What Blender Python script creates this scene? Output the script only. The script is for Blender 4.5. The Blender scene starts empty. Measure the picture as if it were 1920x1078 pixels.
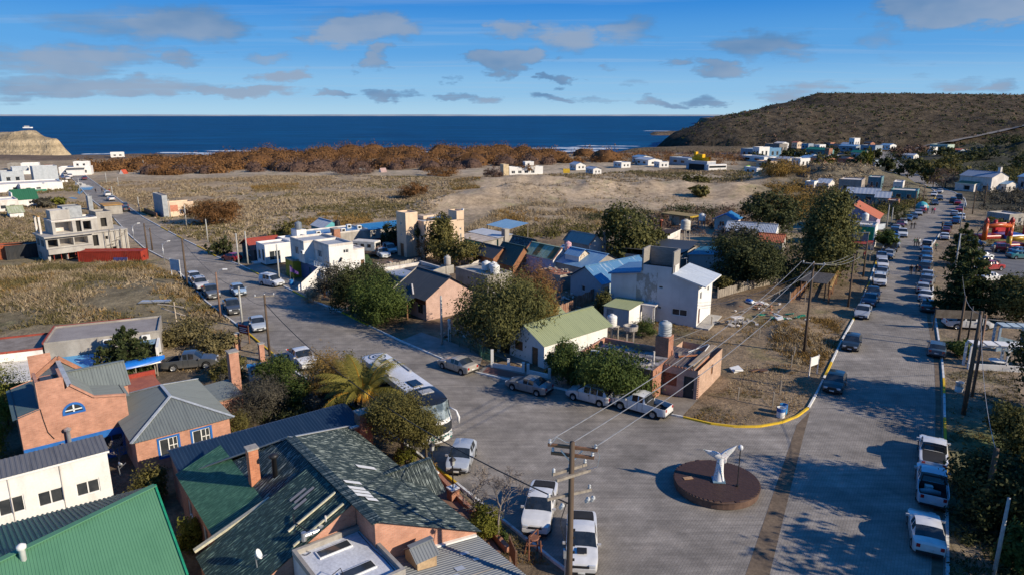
import bpy,bmesh,math,random
import numpy as np
from mathutils import Vector,Matrix
R = math.radians
ORD = 'first second third fourth fifth sixth seventh eighth ninth tenth eleventh twelfth thirteenth fourteenth fifteenth sixteenth seventeenth eighteenth nineteenth twentieth twenty-first twenty-second twenty-third twenty-fourth'.split()
random.seed(7);rng = np.random.default_rng(7)
S = bpy.context.scene
COL = S.collection
# ---------------------------------------------------------------- camera
CAM_H = 25.0;FPX = 1280.0;PITCH = math.atan((539-217)/FPX)
cam = bpy.data.objects.new('camera',bpy.data.cameras.new('camera'));COL.objects.link(cam)
cam.location =(0,0,CAM_H);cam.rotation_euler =(R(90)-PITCH,0,0)
cam.data.sensor_width = 36;cam.data.lens = 36*FPX/1920
cam.data.clip_start = 0.5;cam.data.clip_end = 90000
S.camera = cam
# ---------------------------------------------------------------- light
SUN_AZ,SUN_EL = R(-26),R(25.5)
sdir = Vector((math.cos(SUN_AZ)*math.cos(SUN_EL),math.sin(SUN_AZ)*math.cos(SUN_EL),math.sin(SUN_EL)))
sun = bpy.data.objects.new('sun',bpy.data.lights.new('sun','SUN'));COL.objects.link(sun)
sun.rotation_euler = sdir.to_track_quat('Z','Y').to_euler()
sun.data.energy = 5.0;sun.data.angle = R(0.53);sun.data.color =(1,.87,.68)
S.view_settings.view_transform = 'Standard';S.view_settings.look = 'None'
S.view_settings.exposure = 0.38;S.view_settings.gamma = 1
S.cycles.max_bounces = 5;S.cycles.diffuse_bounces = 2;S.cycles.glossy_bounces = 2
S.cycles.transmission_bounces = 2;S.cycles.transparent_max_bounces = 6;S.cycles.caustics_reflective = False
S.cycles.caustics_refractive = False;S.cycles.use_denoising = True
# world: sky with a scattered layer of small grey cumulus
wd = bpy.data.worlds.new('World');S.world = wd;wd.use_nodes = True
wd.cycles.sampling_method = 'MANUAL';wd.cycles.sample_map_resolution = 256
nt = wd.node_tree;nt.nodes.clear()
def nn(t,**k):
    n = nt.nodes.new(t)
    for a,b in k.items():
        if a.startswith('i_'):
            key = a[2:];n.inputs[int(key)if key.isdigit()else key].default_value = b
        else:setattr(n,a,b)
    return n
def lk(a,ao,b,bi):nt.links.new(a.outputs[ao],b.inputs[bi])
def mth(op,a,b=None,c=None,clamp=False):
    n = nt.nodes.new('ShaderNodeMath');n.operation = op;n.use_clamp = clamp
    for i,v in enumerate((a,b,c)):
        if v is None:continue
        if isinstance(v,(int,float)):n.inputs[i].default_value = v
        else:nt.links.new(v,n.inputs[i])
    return n.outputs[0]
sky = nn('ShaderNodeTexSky',sky_type='NISHITA',sun_disc=False,sun_elevation=SUN_EL,sun_rotation=R(90)-SUN_AZ,altitude=0,air_density=1.0,dust_density=0.0,ozone_density=4.0)
tc = nn('ShaderNodeTexCoord')
sep = nn('ShaderNodeSeparateXYZ');lk(tc,'Generated',sep,0)
X,Y,Z = sep.outputs
zc = mth('MAXIMUM',Z,0.0)
hz = mth('ADD',zc,0.035)
pl = nn('ShaderNodeCombineXYZ');nt.links.new(mth('DIVIDE',X,hz),pl.inputs[0]);nt.links.new(mth('DIVIDE',Y,hz),pl.inputs[1])
def wnoise(scale,detail,off,src=None,rough=.55,stretch=(1,1,1)):
    m = nn('ShaderNodeMapping');m.inputs['Location'].default_value = off;m.inputs['Scale'].default_value = stretch
    nt.links.new((src or pl).outputs[0],m.inputs[0])
    n = nn('ShaderNodeTexNoise',i_Scale=scale,i_Detail=detail,i_Roughness=rough);lk(m,0,n,0)
    return n.outputs['Fac']
n1 = wnoise(.62,7,(3.3,7.1,0),rough=.62,stretch=(.62,1,1))
n2 = wnoise(.13,2,(1.0,2.0,0))
# cloud banks: azimuth (x/y), elevation (z/y), half sizes, weight
ax = mth('DIVIDE',X,mth('MAXIMUM',Y,.001));el = mth('DIVIDE',Z,mth('MAXIMUM',Y,.001))
wob = wnoise(7,6,(0,0,0),tc,.65,(1,1,3.0));wob2 = wnoise(9,5,(4,1,2),tc,.6,(1,1,2))
axw = mth('ADD',ax,mth('MULTIPLY',mth('SUBTRACT',wob,.5),.26));elw = mth('ADD',el,mth('MULTIPLY',mth('SUBTRACT',wob2,.5),.085))
def sky_xy(px,py):
    x =(px-960)/FPX;y = -(py-539)/FPX
    dy = math.cos(PITCH)+y*math.sin(PITCH);dz = -math.sin(PITCH)+y*math.cos(PITCH)
    return x/dy,dz/dy
clouds =[(665,62,85,26,1.0),(590,30,80,26,.55),(350,45,110,34,.85),(215,30,120,30,.6),(190,95,95,26,.75),(90,120,120,30,.85),(170,165,200,20,.9),(30,185,70,10,.6),(440,172,110,10,.9),(520,143,62,15,.95),(330,107,60,9,.7),(470,100,45,9,.6),(690,117,42,14,.85),(630,180,28,7,.7),(755,182,62,9,.8),(885,183,40,9,.8),(952,122,52,18,1.0),(965,50,40,22,.7),(1050,80,62,30,.75),(1170,58,80,22,.7),(1050,155,24,7,.8),(1150,126,22,8,.6),(1180,150,40,7,.4),(1345,120,58,13,.9),(1430,80,90,22,.8),(1500,108,36,14,.6),(1040,187,45,8,.7),(1250,185,50,9,.8),(1335,180,40,11,.8),(1500,170,60,16,.7),(1700,98,46,13,.45),(1820,12,125,30,1.1),(1660,60,60,22,.6),(1790,155,70,10,.6),(1900,160,40,14,.75),(1620,160,30,8,.5),(1140,185,70,6,.5),(830,145,22,5,.5),(1730,140,30,6,.4)]
acc = None
for(px,py,rx,ry,w)in clouds:
    a0,e0 = sky_xy(px,py)
    dx = mth('MULTIPLY',mth('SUBTRACT',axw,a0),FPX/rx*.92);dy = mth('MULTIPLY',mth('SUBTRACT',elw,e0),FPX/ry*.92)
    d2 = mth('MULTIPLY_ADD',dx,dx,mth('MULTIPLY',dy,dy))
    v = mth('MULTIPLY',mth('MAXIMUM',mth('SUBTRACT',1.0,mth('MULTIPLY',d2,.55)),0.0),w)
    acc = v if acc is None else mth('MAXIMUM',acc,v)
front = mth('GREATER_THAN',Y,.05)
acc = mth('MULTIPLY',acc,front)
gen = mth('MULTIPLY',mth('SUBTRACT',mth('MULTIPLY_ADD',n2,.45,n1),.80),3.2)
behind = mth('SUBTRACT',1.0,front)
gen = mth('MULTIPLY',gen,mth('MULTIPLY_ADD',behind,.55,.45))
dens = mth('MAXIMUM',mth('MULTIPLY_ADD',mth('SUBTRACT',n1,.5),1.1,mth('MULTIPLY',acc,.95)),gen)
mr = nn('ShaderNodeMapRange',interpolation_type='SMOOTHSTEP');mr.inputs[1].default_value = .24;mr.inputs[2].default_value = .74
nt.links.new(dens,mr.inputs[0]);cm = mth('MULTIPLY',mr.outputs[0],.86)
# cloud colour: bluish grey body, paler warm crowns where thick
litn = wnoise(5,4,(2,5,1),tc,.55,(1,1,2.2))
lit = nn('ShaderNodeMapRange',interpolation_type='SMOOTHSTEP');lit.inputs[1].default_value = .45;lit.inputs[2].default_value = .80
nt.links.new(mth('MULTIPLY',mth('ADD',litn,mth('MULTIPLY',cm,.22)),1.0),lit.inputs[0])
cc = nn('ShaderNodeMixRGB');cc.inputs[1].default_value =(.78,1.75,3.3,1);cc.inputs[2].default_value =(2.3,2.95,4.0,1)
nt.links.new(lit.outputs[0],cc.inputs[0])
cir = wnoise(1.1,5,(9,3,0),rough=.6,stretch=(.25,1.6,1))
crm = nn('ShaderNodeMapRange');crm.inputs[1].default_value = .52;crm.inputs[2].default_value = .8;crm.inputs[4].default_value = .36
nt.links.new(cir,crm.inputs[0])
tint = nn('ShaderNodeMixRGB',blend_type='MULTIPLY',i_0=1.0);tint.inputs[2].default_value =(.66,.92,1.06,1)
hsv = nn('ShaderNodeHueSaturation',i_Saturation=1.22);lk(sky,0,hsv,'Color');lk(hsv,0,tint,1)
gr = nn('ShaderNodeValToRGB');gr.color_ramp.interpolation = 'EASE'
for i,(q,c)in enumerate(((0,(2.7,4.3,5.7)),(.035,(1.75,3.5,5.5)),(.09,(.70,2.4,5.1)),(.17,(.10,1.45,4.6)),(.45,(.04,.9,3.2)))):
    e = gr.color_ramp.elements[i]if i<2 else gr.color_ramp.elements.new(q)
    e.position = q;e.color =(c[0]/6,c[1]/6,c[2]/6,1)
nt.links.new(zc,gr.inputs[0])
g6 = nn('ShaderNodeVectorMath',operation='SCALE',i_Scale=6.8);lk(gr,0,g6,0)
mg = nn('ShaderNodeMixRGB',i_0=.93);lk(tint,0,mg,1);lk(g6,0,mg,2)
m0 = nn('ShaderNodeMixRGB');m0.inputs[2].default_value =(3.4,4.2,5.2,1)
lk(crm,0,m0,0);lk(mg,0,m0,1)
m1 = nn('ShaderNodeMixRGB');nt.links.new(cm,m1.inputs[0]);lk(m0,0,m1,1);lk(cc,0,m1,2)
bg = nn('ShaderNodeBackground',i_Strength=.1);lk(m1,0,bg,0)
wo = nn('ShaderNodeOutputWorld');lk(bg,0,wo,0)
# ---------------------------------------------------------------- where a spot in the photograph stands on the ground
CP,SP = math.cos(PITCH),math.sin(PITCH)
def g(px,py,z=0.0):
    x =(px-960)/FPX;y = -(py-539)/FPX
    t =(z-CAM_H)/(-SP+y*CP)
    return Vector((x*t,(CP+y*SP)*t,z))
def g2(px,py,z=0.0):
    v = g(px,py,z);return(v.x,v.y)
# ---------------------------------------------------------------- materials
MATS ={}
def newmat(name):
    m = bpy.data.materials.new(name);m.use_nodes = True
    t = m.node_tree;b = t.nodes['Principled BSDF']
    MATS[name] = m
    return m,t,b
def N(t,typ,**k):
    n = t.nodes.new(typ)
    for a,b in k.items():
        if a.startswith('i_'):
            key = a[2:].replace('_',' ');n.inputs[int(key)if key.isdigit()else key].default_value = b
        else:setattr(n,a,b)
    return n
def c4(c,k=1.0):return(c[0]*k,c[1]*k,c[2]*k,1)
def mat(name,c,c2=None,rough=.8,sc=1.2,stretch=(1,1,1),lo=.35,hi=.65,var=.16,bump=0,metal=0,spec=.35,uv=False,fine=9,emis=0,rnd=0,finestretch=None,coat=0,dirt=0):

    if name in MATS:return MATS[name]
    m,t,b = newmat(name);L = t.links
    co = N(t,'ShaderNodeTexCoord');mp = N(t,'ShaderNodeMapping');mp.inputs['Scale'].default_value = stretch
    L.new(co.outputs['UV' if uv else 'Object'],mp.inputs[0])
    src = mp.outputs[0]
    if rnd:
        oi = N(t,'ShaderNodeObjectInfo');ad = N(t,'ShaderNodeVectorMath',operation='ADD')
        mu = N(t,'ShaderNodeMath',operation='MULTIPLY');mu.inputs[1].default_value = 50
        L.new(oi.outputs['Random'],mu.inputs[0]);L.new(mp.outputs[0],ad.inputs[0]);L.new(mu.outputs[0],ad.inputs[1]);src = ad.outputs[0]
    n1 = N(t,'ShaderNodeTexNoise',i_Scale=sc,i_Detail=6,i_Roughness=.62);L.new(src,n1.inputs[0])
    r = N(t,'ShaderNodeMapRange',interpolation_type='SMOOTHSTEP');r.inputs[1].default_value = lo;r.inputs[2].default_value = hi
    L.new(n1.outputs['Fac'],r.inputs[0])
    mx = N(t,'ShaderNodeMixRGB');L.new(r.outputs[0],mx.inputs[0])
    c2 = c2 or tuple(v*(1-var*1.6)for v in c)
    mx.inputs[1].default_value = c4(c);mx.inputs[2].default_value = c4(c2)
    n2 = N(t,'ShaderNodeTexNoise',i_Scale=fine,i_Detail=3);
    if finestretch:
        mp2 = N(t,'ShaderNodeMapping');mp2.inputs['Scale'].default_value = finestretch
        L.new(co.outputs['UV' if uv else 'Object'],mp2.inputs[0]);L.new(mp2.outputs[0],n2.inputs[0])
    else:L.new(src,n2.inputs[0])
    r2 = N(t,'ShaderNodeMapRange');r2.inputs[1].default_value = .3;r2.inputs[2].default_value = .7;r2.inputs[3].default_value = 1-var;r2.inputs[4].default_value = 1+var*.8
    L.new(n2.outputs['Fac'],r2.inputs[0])
    hs = N(t,'ShaderNodeMixRGB',blend_type='MULTIPLY',i_0=1.0);L.new(mx.outputs[0],hs.inputs[1]);L.new(r2.outputs[0],hs.inputs[2])
    out = hs.outputs[0]
    if dirt:
        mp3 = N(t,'ShaderNodeMapping');mp3.inputs['Scale'].default_value =(1.6,1.6,.22);L.new(co.outputs['Object'],mp3.inputs[0])
        n3 = N(t,'ShaderNodeTexNoise',i_Scale=1.3,i_Detail=5);L.new(mp3.outputs[0],n3.inputs[0])
        r3 = N(t,'ShaderNodeMapRange',interpolation_type='SMOOTHSTEP');r3.inputs[1].default_value = .5;r3.inputs[2].default_value = .75;r3.inputs[4].default_value = dirt
        L.new(n3.outputs['Fac'],r3.inputs[0])
        dm = N(t,'ShaderNodeMixRGB',blend_type='MIX');dm.inputs[2].default_value =(.16,.13,.10,1)
        L.new(r3.outputs[0],dm.inputs[0]);L.new(out,dm.inputs[1]);out = dm.outputs[0]
    L.new(out,b.inputs['Base Color'])
    b.inputs['Roughness'].default_value = rough;b.inputs['Metallic'].default_value = metal
    b.inputs['Specular IOR Level'].default_value = spec
    if coat:b.inputs['Coat Weight'].default_value = coat;b.inputs['Coat Roughness'].default_value = .06
    if emis:L.new(out,b.inputs['Emission Color']);b.inputs['Emission Strength'].default_value = emis
    if bump:
        bp = N(t,'ShaderNodeBump',i_Strength=bump,i_Distance=.05);L.new(n2.outputs['Fac'],bp.inputs['Height']);L.new(bp.outputs[0],b.inputs['Normal'])
    return m
def brickmat(name,c1,c2,mortar,w=.25,h=.075):
    if name in MATS:return MATS[name]
    m,t,b = newmat(name);L = t.links
    co = N(t,'ShaderNodeTexCoord');br = N(t,'ShaderNodeTexBrick')
    br.inputs['Scale'].default_value = 1;br.inputs['Brick Width'].default_value = w;br.inputs['Row Height'].default_value = h;br.inputs['Mortar Size'].default_value = .008
    br.inputs['Color1'].default_value = c4(c1);br.inputs['Color2'].default_value = c4(c2);br.inputs['Mortar'].default_value = c4(mortar);br.inputs['Bias'].default_value = -.1
    L.new(co.outputs['UV'],br.inputs[0])
    n = N(t,'ShaderNodeTexNoise',i_Scale=1.1,i_Detail=6,i_Roughness=.7);L.new(co.outputs['UV'],n.inputs[0])
    r = N(t,'ShaderNodeMapRange');r.inputs[1].default_value = .3;r.inputs[2].default_value = .7;r.inputs[3].default_value = .72;r.inputs[4].default_value = 1.2
    L.new(n.outputs['Fac'],r.inputs[0])
    mu = N(t,'ShaderNodeMixRGB',blend_type='MULTIPLY',i_0=1.0);L.new(br.outputs[0],mu.inputs[1]);L.new(r.outputs[0],mu.inputs[2])
    L.new(mu.outputs[0],b.inputs['Base Color']);b.inputs['Roughness'].default_value = .9;b.inputs['Specular IOR Level'].default_value = .2
    bp = N(t,'ShaderNodeBump',i_Strength=.5,i_Distance=.02);bp.invert = True;L.new(br.outputs['Fac'],bp.inputs['Height']);L.new(bp.outputs[0],b.inputs['Normal'])
    return m
def leafmat(name,c,c2,trans=.25):

    if name in MATS:return MATS[name]
    m,t,b = newmat(name);L = t.links
    at = N(t,'ShaderNodeAttribute',attribute_name='tint');mx = N(t,'ShaderNodeMixRGB');L.new(at.outputs['Fac'],mx.inputs[0])
    mx.inputs[1].default_value = c4(c);mx.inputs[2].default_value = c4(c2)
    L.new(mx.outputs[0],b.inputs['Base Color']);b.inputs['Roughness'].default_value = .75;b.inputs['Specular IOR Level'].default_value = .2
    tr = N(t,'ShaderNodeBsdfTranslucent');L.new(mx.outputs[0],tr.inputs[0])
    ms = N(t,'ShaderNodeMixShader',i_0=trans);L.new(b.outputs[0],ms.inputs[1]);L.new(tr.outputs[0],ms.inputs[2])
    L.new(ms.outputs[0],t.nodes['Material Output'].inputs[0])
    return m
def objmat(name,rough=.3,metal=0,coat=.6,var=0.06,spec=.5):

    if name in MATS:return MATS[name]
    m,t,b = newmat(name);L = t.links
    oi = N(t,'ShaderNodeObjectInfo');co = N(t,'ShaderNodeTexCoord')
    n = N(t,'ShaderNodeTexNoise',i_Scale=2.2,i_Detail=5);L.new(co.outputs['Object'],n.inputs[0])
    r = N(t,'ShaderNodeMapRange');r.inputs[1].default_value = .3;r.inputs[2].default_value = .7;r.inputs[3].default_value = 1-var*2;r.inputs[4].default_value = 1+var
    L.new(n.outputs['Fac'],r.inputs[0])
    mu = N(t,'ShaderNodeMixRGB',blend_type='MULTIPLY',i_0=1.0);L.new(oi.outputs['Color'],mu.inputs[1]);L.new(r.outputs[0],mu.inputs[2])
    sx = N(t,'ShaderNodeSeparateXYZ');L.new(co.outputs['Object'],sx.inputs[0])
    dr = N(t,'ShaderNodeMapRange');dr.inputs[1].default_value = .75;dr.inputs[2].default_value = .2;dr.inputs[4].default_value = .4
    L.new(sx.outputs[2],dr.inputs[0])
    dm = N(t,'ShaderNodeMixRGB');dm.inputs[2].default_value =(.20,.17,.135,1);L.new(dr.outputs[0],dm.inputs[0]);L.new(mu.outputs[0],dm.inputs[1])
    L.new((dm if coat else mu).outputs[0],b.inputs['Base Color']);b.inputs['Roughness'].default_value = rough;b.inputs['Metallic'].default_value = metal
    b.inputs['Specular IOR Level'].default_value = spec
    b.inputs['Coat Weight'].default_value = coat;b.inputs['Coat Roughness'].default_value = .08
    return m
# ---------------------------------------------------------------- mesh helpers
def tag(o,label=None,cat=None,group=None,kind=None):
    if label:o['label'] = label
    if cat:o['category'] = cat
    if group:o['group'] = group
    if kind:o['kind'] = kind
    return o
def empty(name,loc=(0,0,0),rz=0.0,label=None,cat=None,group=None):
    o = bpy.data.objects.new(name,None);COL.objects.link(o)
    o.location = loc;o.rotation_euler =(0,0,rz);o.empty_display_size = .3
    return tag(o,label,cat,group)
def link(name,me,parent=None,loc=(0,0,0),rot=(0,0,0),scale=(1,1,1),color=None):
    o = bpy.data.objects.new(name,me);COL.objects.link(o);o.location = loc;o.rotation_euler = rot;o.scale = scale
    if parent:o.parent = parent
    if color:o.color =(*color,1)
    return o
class MB:

    def __init__(s):s.v =[];s.f =[];s.uv =[];s.has = False
    def quad(s,a,b,c,d,uv=None):
        i = len(s.v);s.v +=[tuple(a),tuple(b),tuple(c),tuple(d)];s.f.append((i,i+1,i+2,i+3))
        s.uv.append(uv);s.has = s.has or uv is not None;return s
    def poly(s,pts,uv=None):
        i = len(s.v);s.v +=[tuple(p)for p in pts];s.f.append(tuple(range(i,i+len(pts))));s.uv.append(uv);s.has = s.has or uv is not None;return s
    def box(s,x0,y0,z0,x1,y1,z1,M=None):
        p =[Vector((x,y,z))for z in(z0,z1)for y in(y0,y1)for x in(x0,x1)]
        if M is not None:p =[M@q for q in p]
        i = len(s.v);s.v +=[tuple(q)for q in p]
        for f,(w,h)in(((0,2,3,1),(x1-x0,y1-y0)),((4,5,7,6),(x1-x0,y1-y0)),((0,1,5,4),(x1-x0,z1-z0)),((3,2,6,7),(x1-x0,z1-z0)),((1,3,7,5),(y1-y0,z1-z0)),((2,0,4,6),(y1-y0,z1-z0))):
            s.f.append(tuple(i+k for k in f));s.uv.append([(0,0),(w,0),(w,h),(0,h)])
        s.has = True
        return s
    def bar(s,a,b,w,h=None):

        a = Vector(a);b = Vector(b);d = b-a;h = h or w
        q = d.to_track_quat('X','Z').to_matrix().to_4x4();q.translation = a
        return s.box(0,-w/2,-h/2,d.length,w/2,h/2,q)
    def tube(s,pts,r,n=6,cap=True):
        pts =[Vector(p)for p in pts];rs = r if isinstance(r,(list,tuple))else[r]*len(pts)
        base = len(s.v);pd = None
        for k,p in enumerate(pts):
            d =(pts[min(k+1,len(pts)-1)]-pts[max(k-1,0)]).normalized()
            u = d.orthogonal().normalized()if pd is None else(pd-d*pd.dot(d)).normalized()
            pd = u;w = d.cross(u)
            for j in range(n):
                a = 2*math.pi*j/n
                s.v.append(tuple(p+(u*math.cos(a)+w*math.sin(a))*rs[k]))
        for k in range(len(pts)-1):
            for j in range(n):
                a = base+k*n+j;b = base+k*n+(j+1)%n
                s.f.append((a,b,b+n,a+n));s.uv.append(None)
        if cap:
            s.f.append(tuple(base+j for j in reversed(range(n))));s.uv.append(None)
            s.f.append(tuple(base+(len(pts)-1)*n+j for j in range(n)));s.uv.append(None)
        return s
    def lathe(s,prof,n=16,c=(0,0,0),cap=True):
        base = len(s.v)
        for r,z in prof:
            for j in range(n):
                a = 2*math.pi*j/n;s.v.append((c[0]+r*math.cos(a),c[1]+r*math.sin(a),c[2]+z))
        for k in range(len(prof)-1):
            for j in range(n):
                a = base+k*n+j;b = base+k*n+(j+1)%n
                s.f.append((a,b,b+n,a+n));s.uv.append(None)
        if cap:
            s.f.append(tuple(base+j for j in reversed(range(n))));s.uv.append(None)
            s.f.append(tuple(base+(len(prof)-1)*n+j for j in range(n)));s.uv.append(None)
        return s
    def prism(s,pts,z0,z1):
        n = len(pts);i = len(s.v)
        s.v +=[(p[0],p[1],z0)for p in pts]+[(p[0],p[1],z1)for p in pts]
        s.f.append(tuple(reversed(range(i,i+n))));s.uv.append(None);s.f.append(tuple(range(i+n,i+2*n)));s.uv.append(None)
        for k in range(n):
            l =(k+1)%n;s.f.append((i+k,i+l,i+n+l,i+n+k));s.uv.append(None)
        return s
    def mesh(s,name,m,smooth=False):
        me = bpy.data.meshes.new(name);me.from_pydata(s.v,[],s.f)
        if s.has:
            ul = me.uv_layers.new(name='UVMap');k = 0
            for f,uv in zip(s.f,s.uv):
                for j in range(len(f)):
                    if uv:ul.data[k].uv = uv[j]
                    k += 1
        if m:me.materials.append(m)
        if smooth:me.shade_smooth()
        me.update()
        return me
    def build(s,name,m,parent=None,smooth=False,loc=(0,0,0),rot=(0,0,0),bevel=0,color=None):
        o = link(name,s.mesh(name,m,smooth),parent,loc,rot,color=color)
        if bevel:
            b = o.modifiers.new('bevel','BEVEL');b.width = bevel;b.segments = 2;b.limit_method = 'ANGLE'
        return o
def np_mesh(name,V,Fq,m,attr=None,smooth=False,uv=None):

    me = bpy.data.meshes.new(name);k = Fq.shape[1]
    me.vertices.add(len(V));me.vertices.foreach_set('co',np.ascontiguousarray(V,np.float32).ravel())
    me.loops.add(Fq.size);me.loops.foreach_set('vertex_index',np.ascontiguousarray(Fq,np.int32).ravel())
    me.polygons.add(len(Fq));me.polygons.foreach_set('loop_start',np.arange(0,Fq.size,k,dtype=np.int32))
    me.update(calc_edges=True)
    if attr is not None:
        for an,(typ,arr)in attr.items():
            a = me.attributes.new(an,typ,'POINT')
            a.data.foreach_set('color' if typ=='FLOAT_COLOR' else 'value',np.ascontiguousarray(arr,np.float32).ravel())
    if m:me.materials.append(m)
    if smooth:me.shade_smooth()
    me.validate()
    return me
def copy_tree(o,parent=None):
    c = o.copy();COL.objects.link(c);c.parent = parent
    for ch in o.children:copy_tree(ch,c)
    return c
# ================================================================ terrain
def vnoise(x,y,seed=0):
    xi = np.floor(x).astype(np.int64);yi = np.floor(y).astype(np.int64);fx = x-xi;fy = y-yi
    fx = fx*fx*(3-2*fx);fy = fy*fy*(3-2*fy)
    def h(a,b):
        n =(a*374761393+b*668265263+seed*1442695041)&0x7fffffff
        n =((n^(n>>13))*1274126177)&0x7fffffff
        return((n^(n>>16))&0xffff)/65535.0
    return(h(xi,yi)*(1-fx)+h(xi+1,yi)*fx)*(1-fy)+(h(xi,yi+1)*(1-fx)+h(xi+1,yi+1)*fx)*fy
def fbm(x,y,sc,oct=4,seed=0):
    x = np.asarray(x,float);y = np.asarray(y,float);s = 0;a = .5;f = 1/sc
    for o in range(oct):s = s+a*(vnoise(x*f,y*f,seed+o*17)-.5);a *= .5;f *= 2.03
    return s*2
def sst(a,b,x):
    t = np.clip((x-a)/(b-a),0,1);return t*t*(3-2*t)
def poly_dist(x,y,P):

    x = np.asarray(x,float);y = np.asarray(y,float)
    d = np.full(x.shape,1e18);ins = np.zeros(x.shape,bool);n = len(P)
    for i in range(n):
        ax_,ay_ = P[i];bx_,by_ = P[(i+1)%n]
        ex,ey = bx_-ax_,by_-ay_;l2 = ex*ex+ey*ey+1e-9
        t = np.clip(((x-ax_)*ex+(y-ay_)*ey)/l2,0,1)
        d = np.minimum(d,(x-ax_-t*ex)**2+(y-ay_-t*ey)**2)
        c =((ay_>y)!=(by_>y))&(x<(bx_-ax_)*(y-ay_)/(by_-ay_+1e-12)+ax_)
        ins^=c
    d = np.sqrt(d);return np.where(ins,d,-d)
GP = lambda pts,z = 0.0:[g2(a,b,z)for a,b in pts]
# kerb lines traced along both streets (bottom to top)
K_STREET_L = GP([(1110,1100),(1056,1065),(997,1017),(898,939),(840,893),(767,837),(700,790),(630,745),(563,703),(523,672),(468,626),(440,605),(388,566),(345,519),(317,490),(271,466),(243,441),(211,406),(166,370),(134,333),(120,320)])
K_STREET_R = GP([(1280,785),(1251,779),(1160,757),(1067,735),(1034,728),(953,715),(890,700),(831,676),(752,642),(692,613),(629,582),(572,560),(531,538),(490,519),(449,498),(405,483),(381,469),(331,444),(268,409),(218,372),(166,335),(150,320)])
K_CORNER = GP([(1280,785),(1330,797),(1380,803),(1423,803),(1467,795),(1497,783),(1518,767)])
K_AVE_L = GP([(1518,767),(1533,740),(1557,690),(1580,640),(1602,600),(1615,570),(1632,530),(1641,500),(1651,478),(1662,455),(1672,437),(1682,424),(1697,412),(1709,405),(1723,397),(1744,385),(1756,370),(1752,358),(1735,348),(1700,338),(1668,318),(1652,300),(1645,285)])
K_AVE_R = GP([(1772,1110),(1771,960),(1770,860),(1768,783),(1767,720),(1764,680),(1758,640),(1753,605),(1748,570),(1747,530),(1746,490),(1747,460),(1764,435),(1784,415),(1800,400),(1811,385),(1808,374),(1790,362),(1772,356),(1750,343),(1715,327),(1690,310),(1678,298),(1668,285)])
ROAD = K_STREET_L+list(reversed(K_STREET_R))[:-1]+K_CORNER[:-1]+K_AVE_L+list(reversed(K_AVE_R))
PARKING = GP([(1835,520),(1850,500),(1835,478),(1825,465),(1880,462),(1935,462),(2000,480),(2030,530),(1935,524)])
DUNES =[(g2(1110,362),26,9,4.4,R(12)),(g2(960,372),20,7,3.6,R(8)),(g2(870,385),15,6,3.0,R(20)),(g2(1000,345),22,6,3.6,R(-6)),(g2(1330,362),22,7,3.2,R(-10)),(g2(1540,345),26,18,3.4,R(10)),(g2(1590,342),22,16,2.6,R(0)),(g2(1465,335),12,10,3,0),(g2(1490,622),4.5,3.0,1.0,R(57)),(g2(1530,640),4.0,2.5,.9,R(57)),(g2(1860,282),60,30,10,R(20)),(g2(1960,300),50,30,12,R(20)),(g2(200,560),22,10,.8,0),(g2(700,340),40,16,1.2,0)]
def ground_z(x,y):
    x = np.asarray(x,float);y = np.asarray(y,float)
    dr = np.maximum(poly_dist(x,y,ROAD),poly_dist(x,y,PARKING))
    off = sst(.4,7,-dr)
    far = sst(95,150,y)
    z = off*(fbm(x,y,9,4,3)*.16+far*(fbm(x,y,34,4,5)*.9+fbm(x,y,6,3,9)*.30))+.07*sst(.1,.5,-dr)
    for(cx,cy),rx,ry,h,a in DUNES:
        u =(x-cx)*math.cos(a)+(y-cy)*math.sin(a);v = -(x-cx)*math.sin(a)+(y-cy)*math.cos(a)
        e = np.exp(-(u/rx)**2-(v/ry)**2)
        z = z+h*e*(1+.9*fbm(x,y,13,3,21))*sst(0,6,-dr)
    z = z-7.0*sst(470,545,y+.06*np.abs(x)+12*fbm(x,y,60,2,8))
    return z
def gz(px,py):

    v = g(px,py)
    return Vector((v.x,v.y,float(ground_z(v.x,v.y))))
def onz(v):return Vector((v[0],v[1],float(ground_z(v[0],v[1]))))
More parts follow.
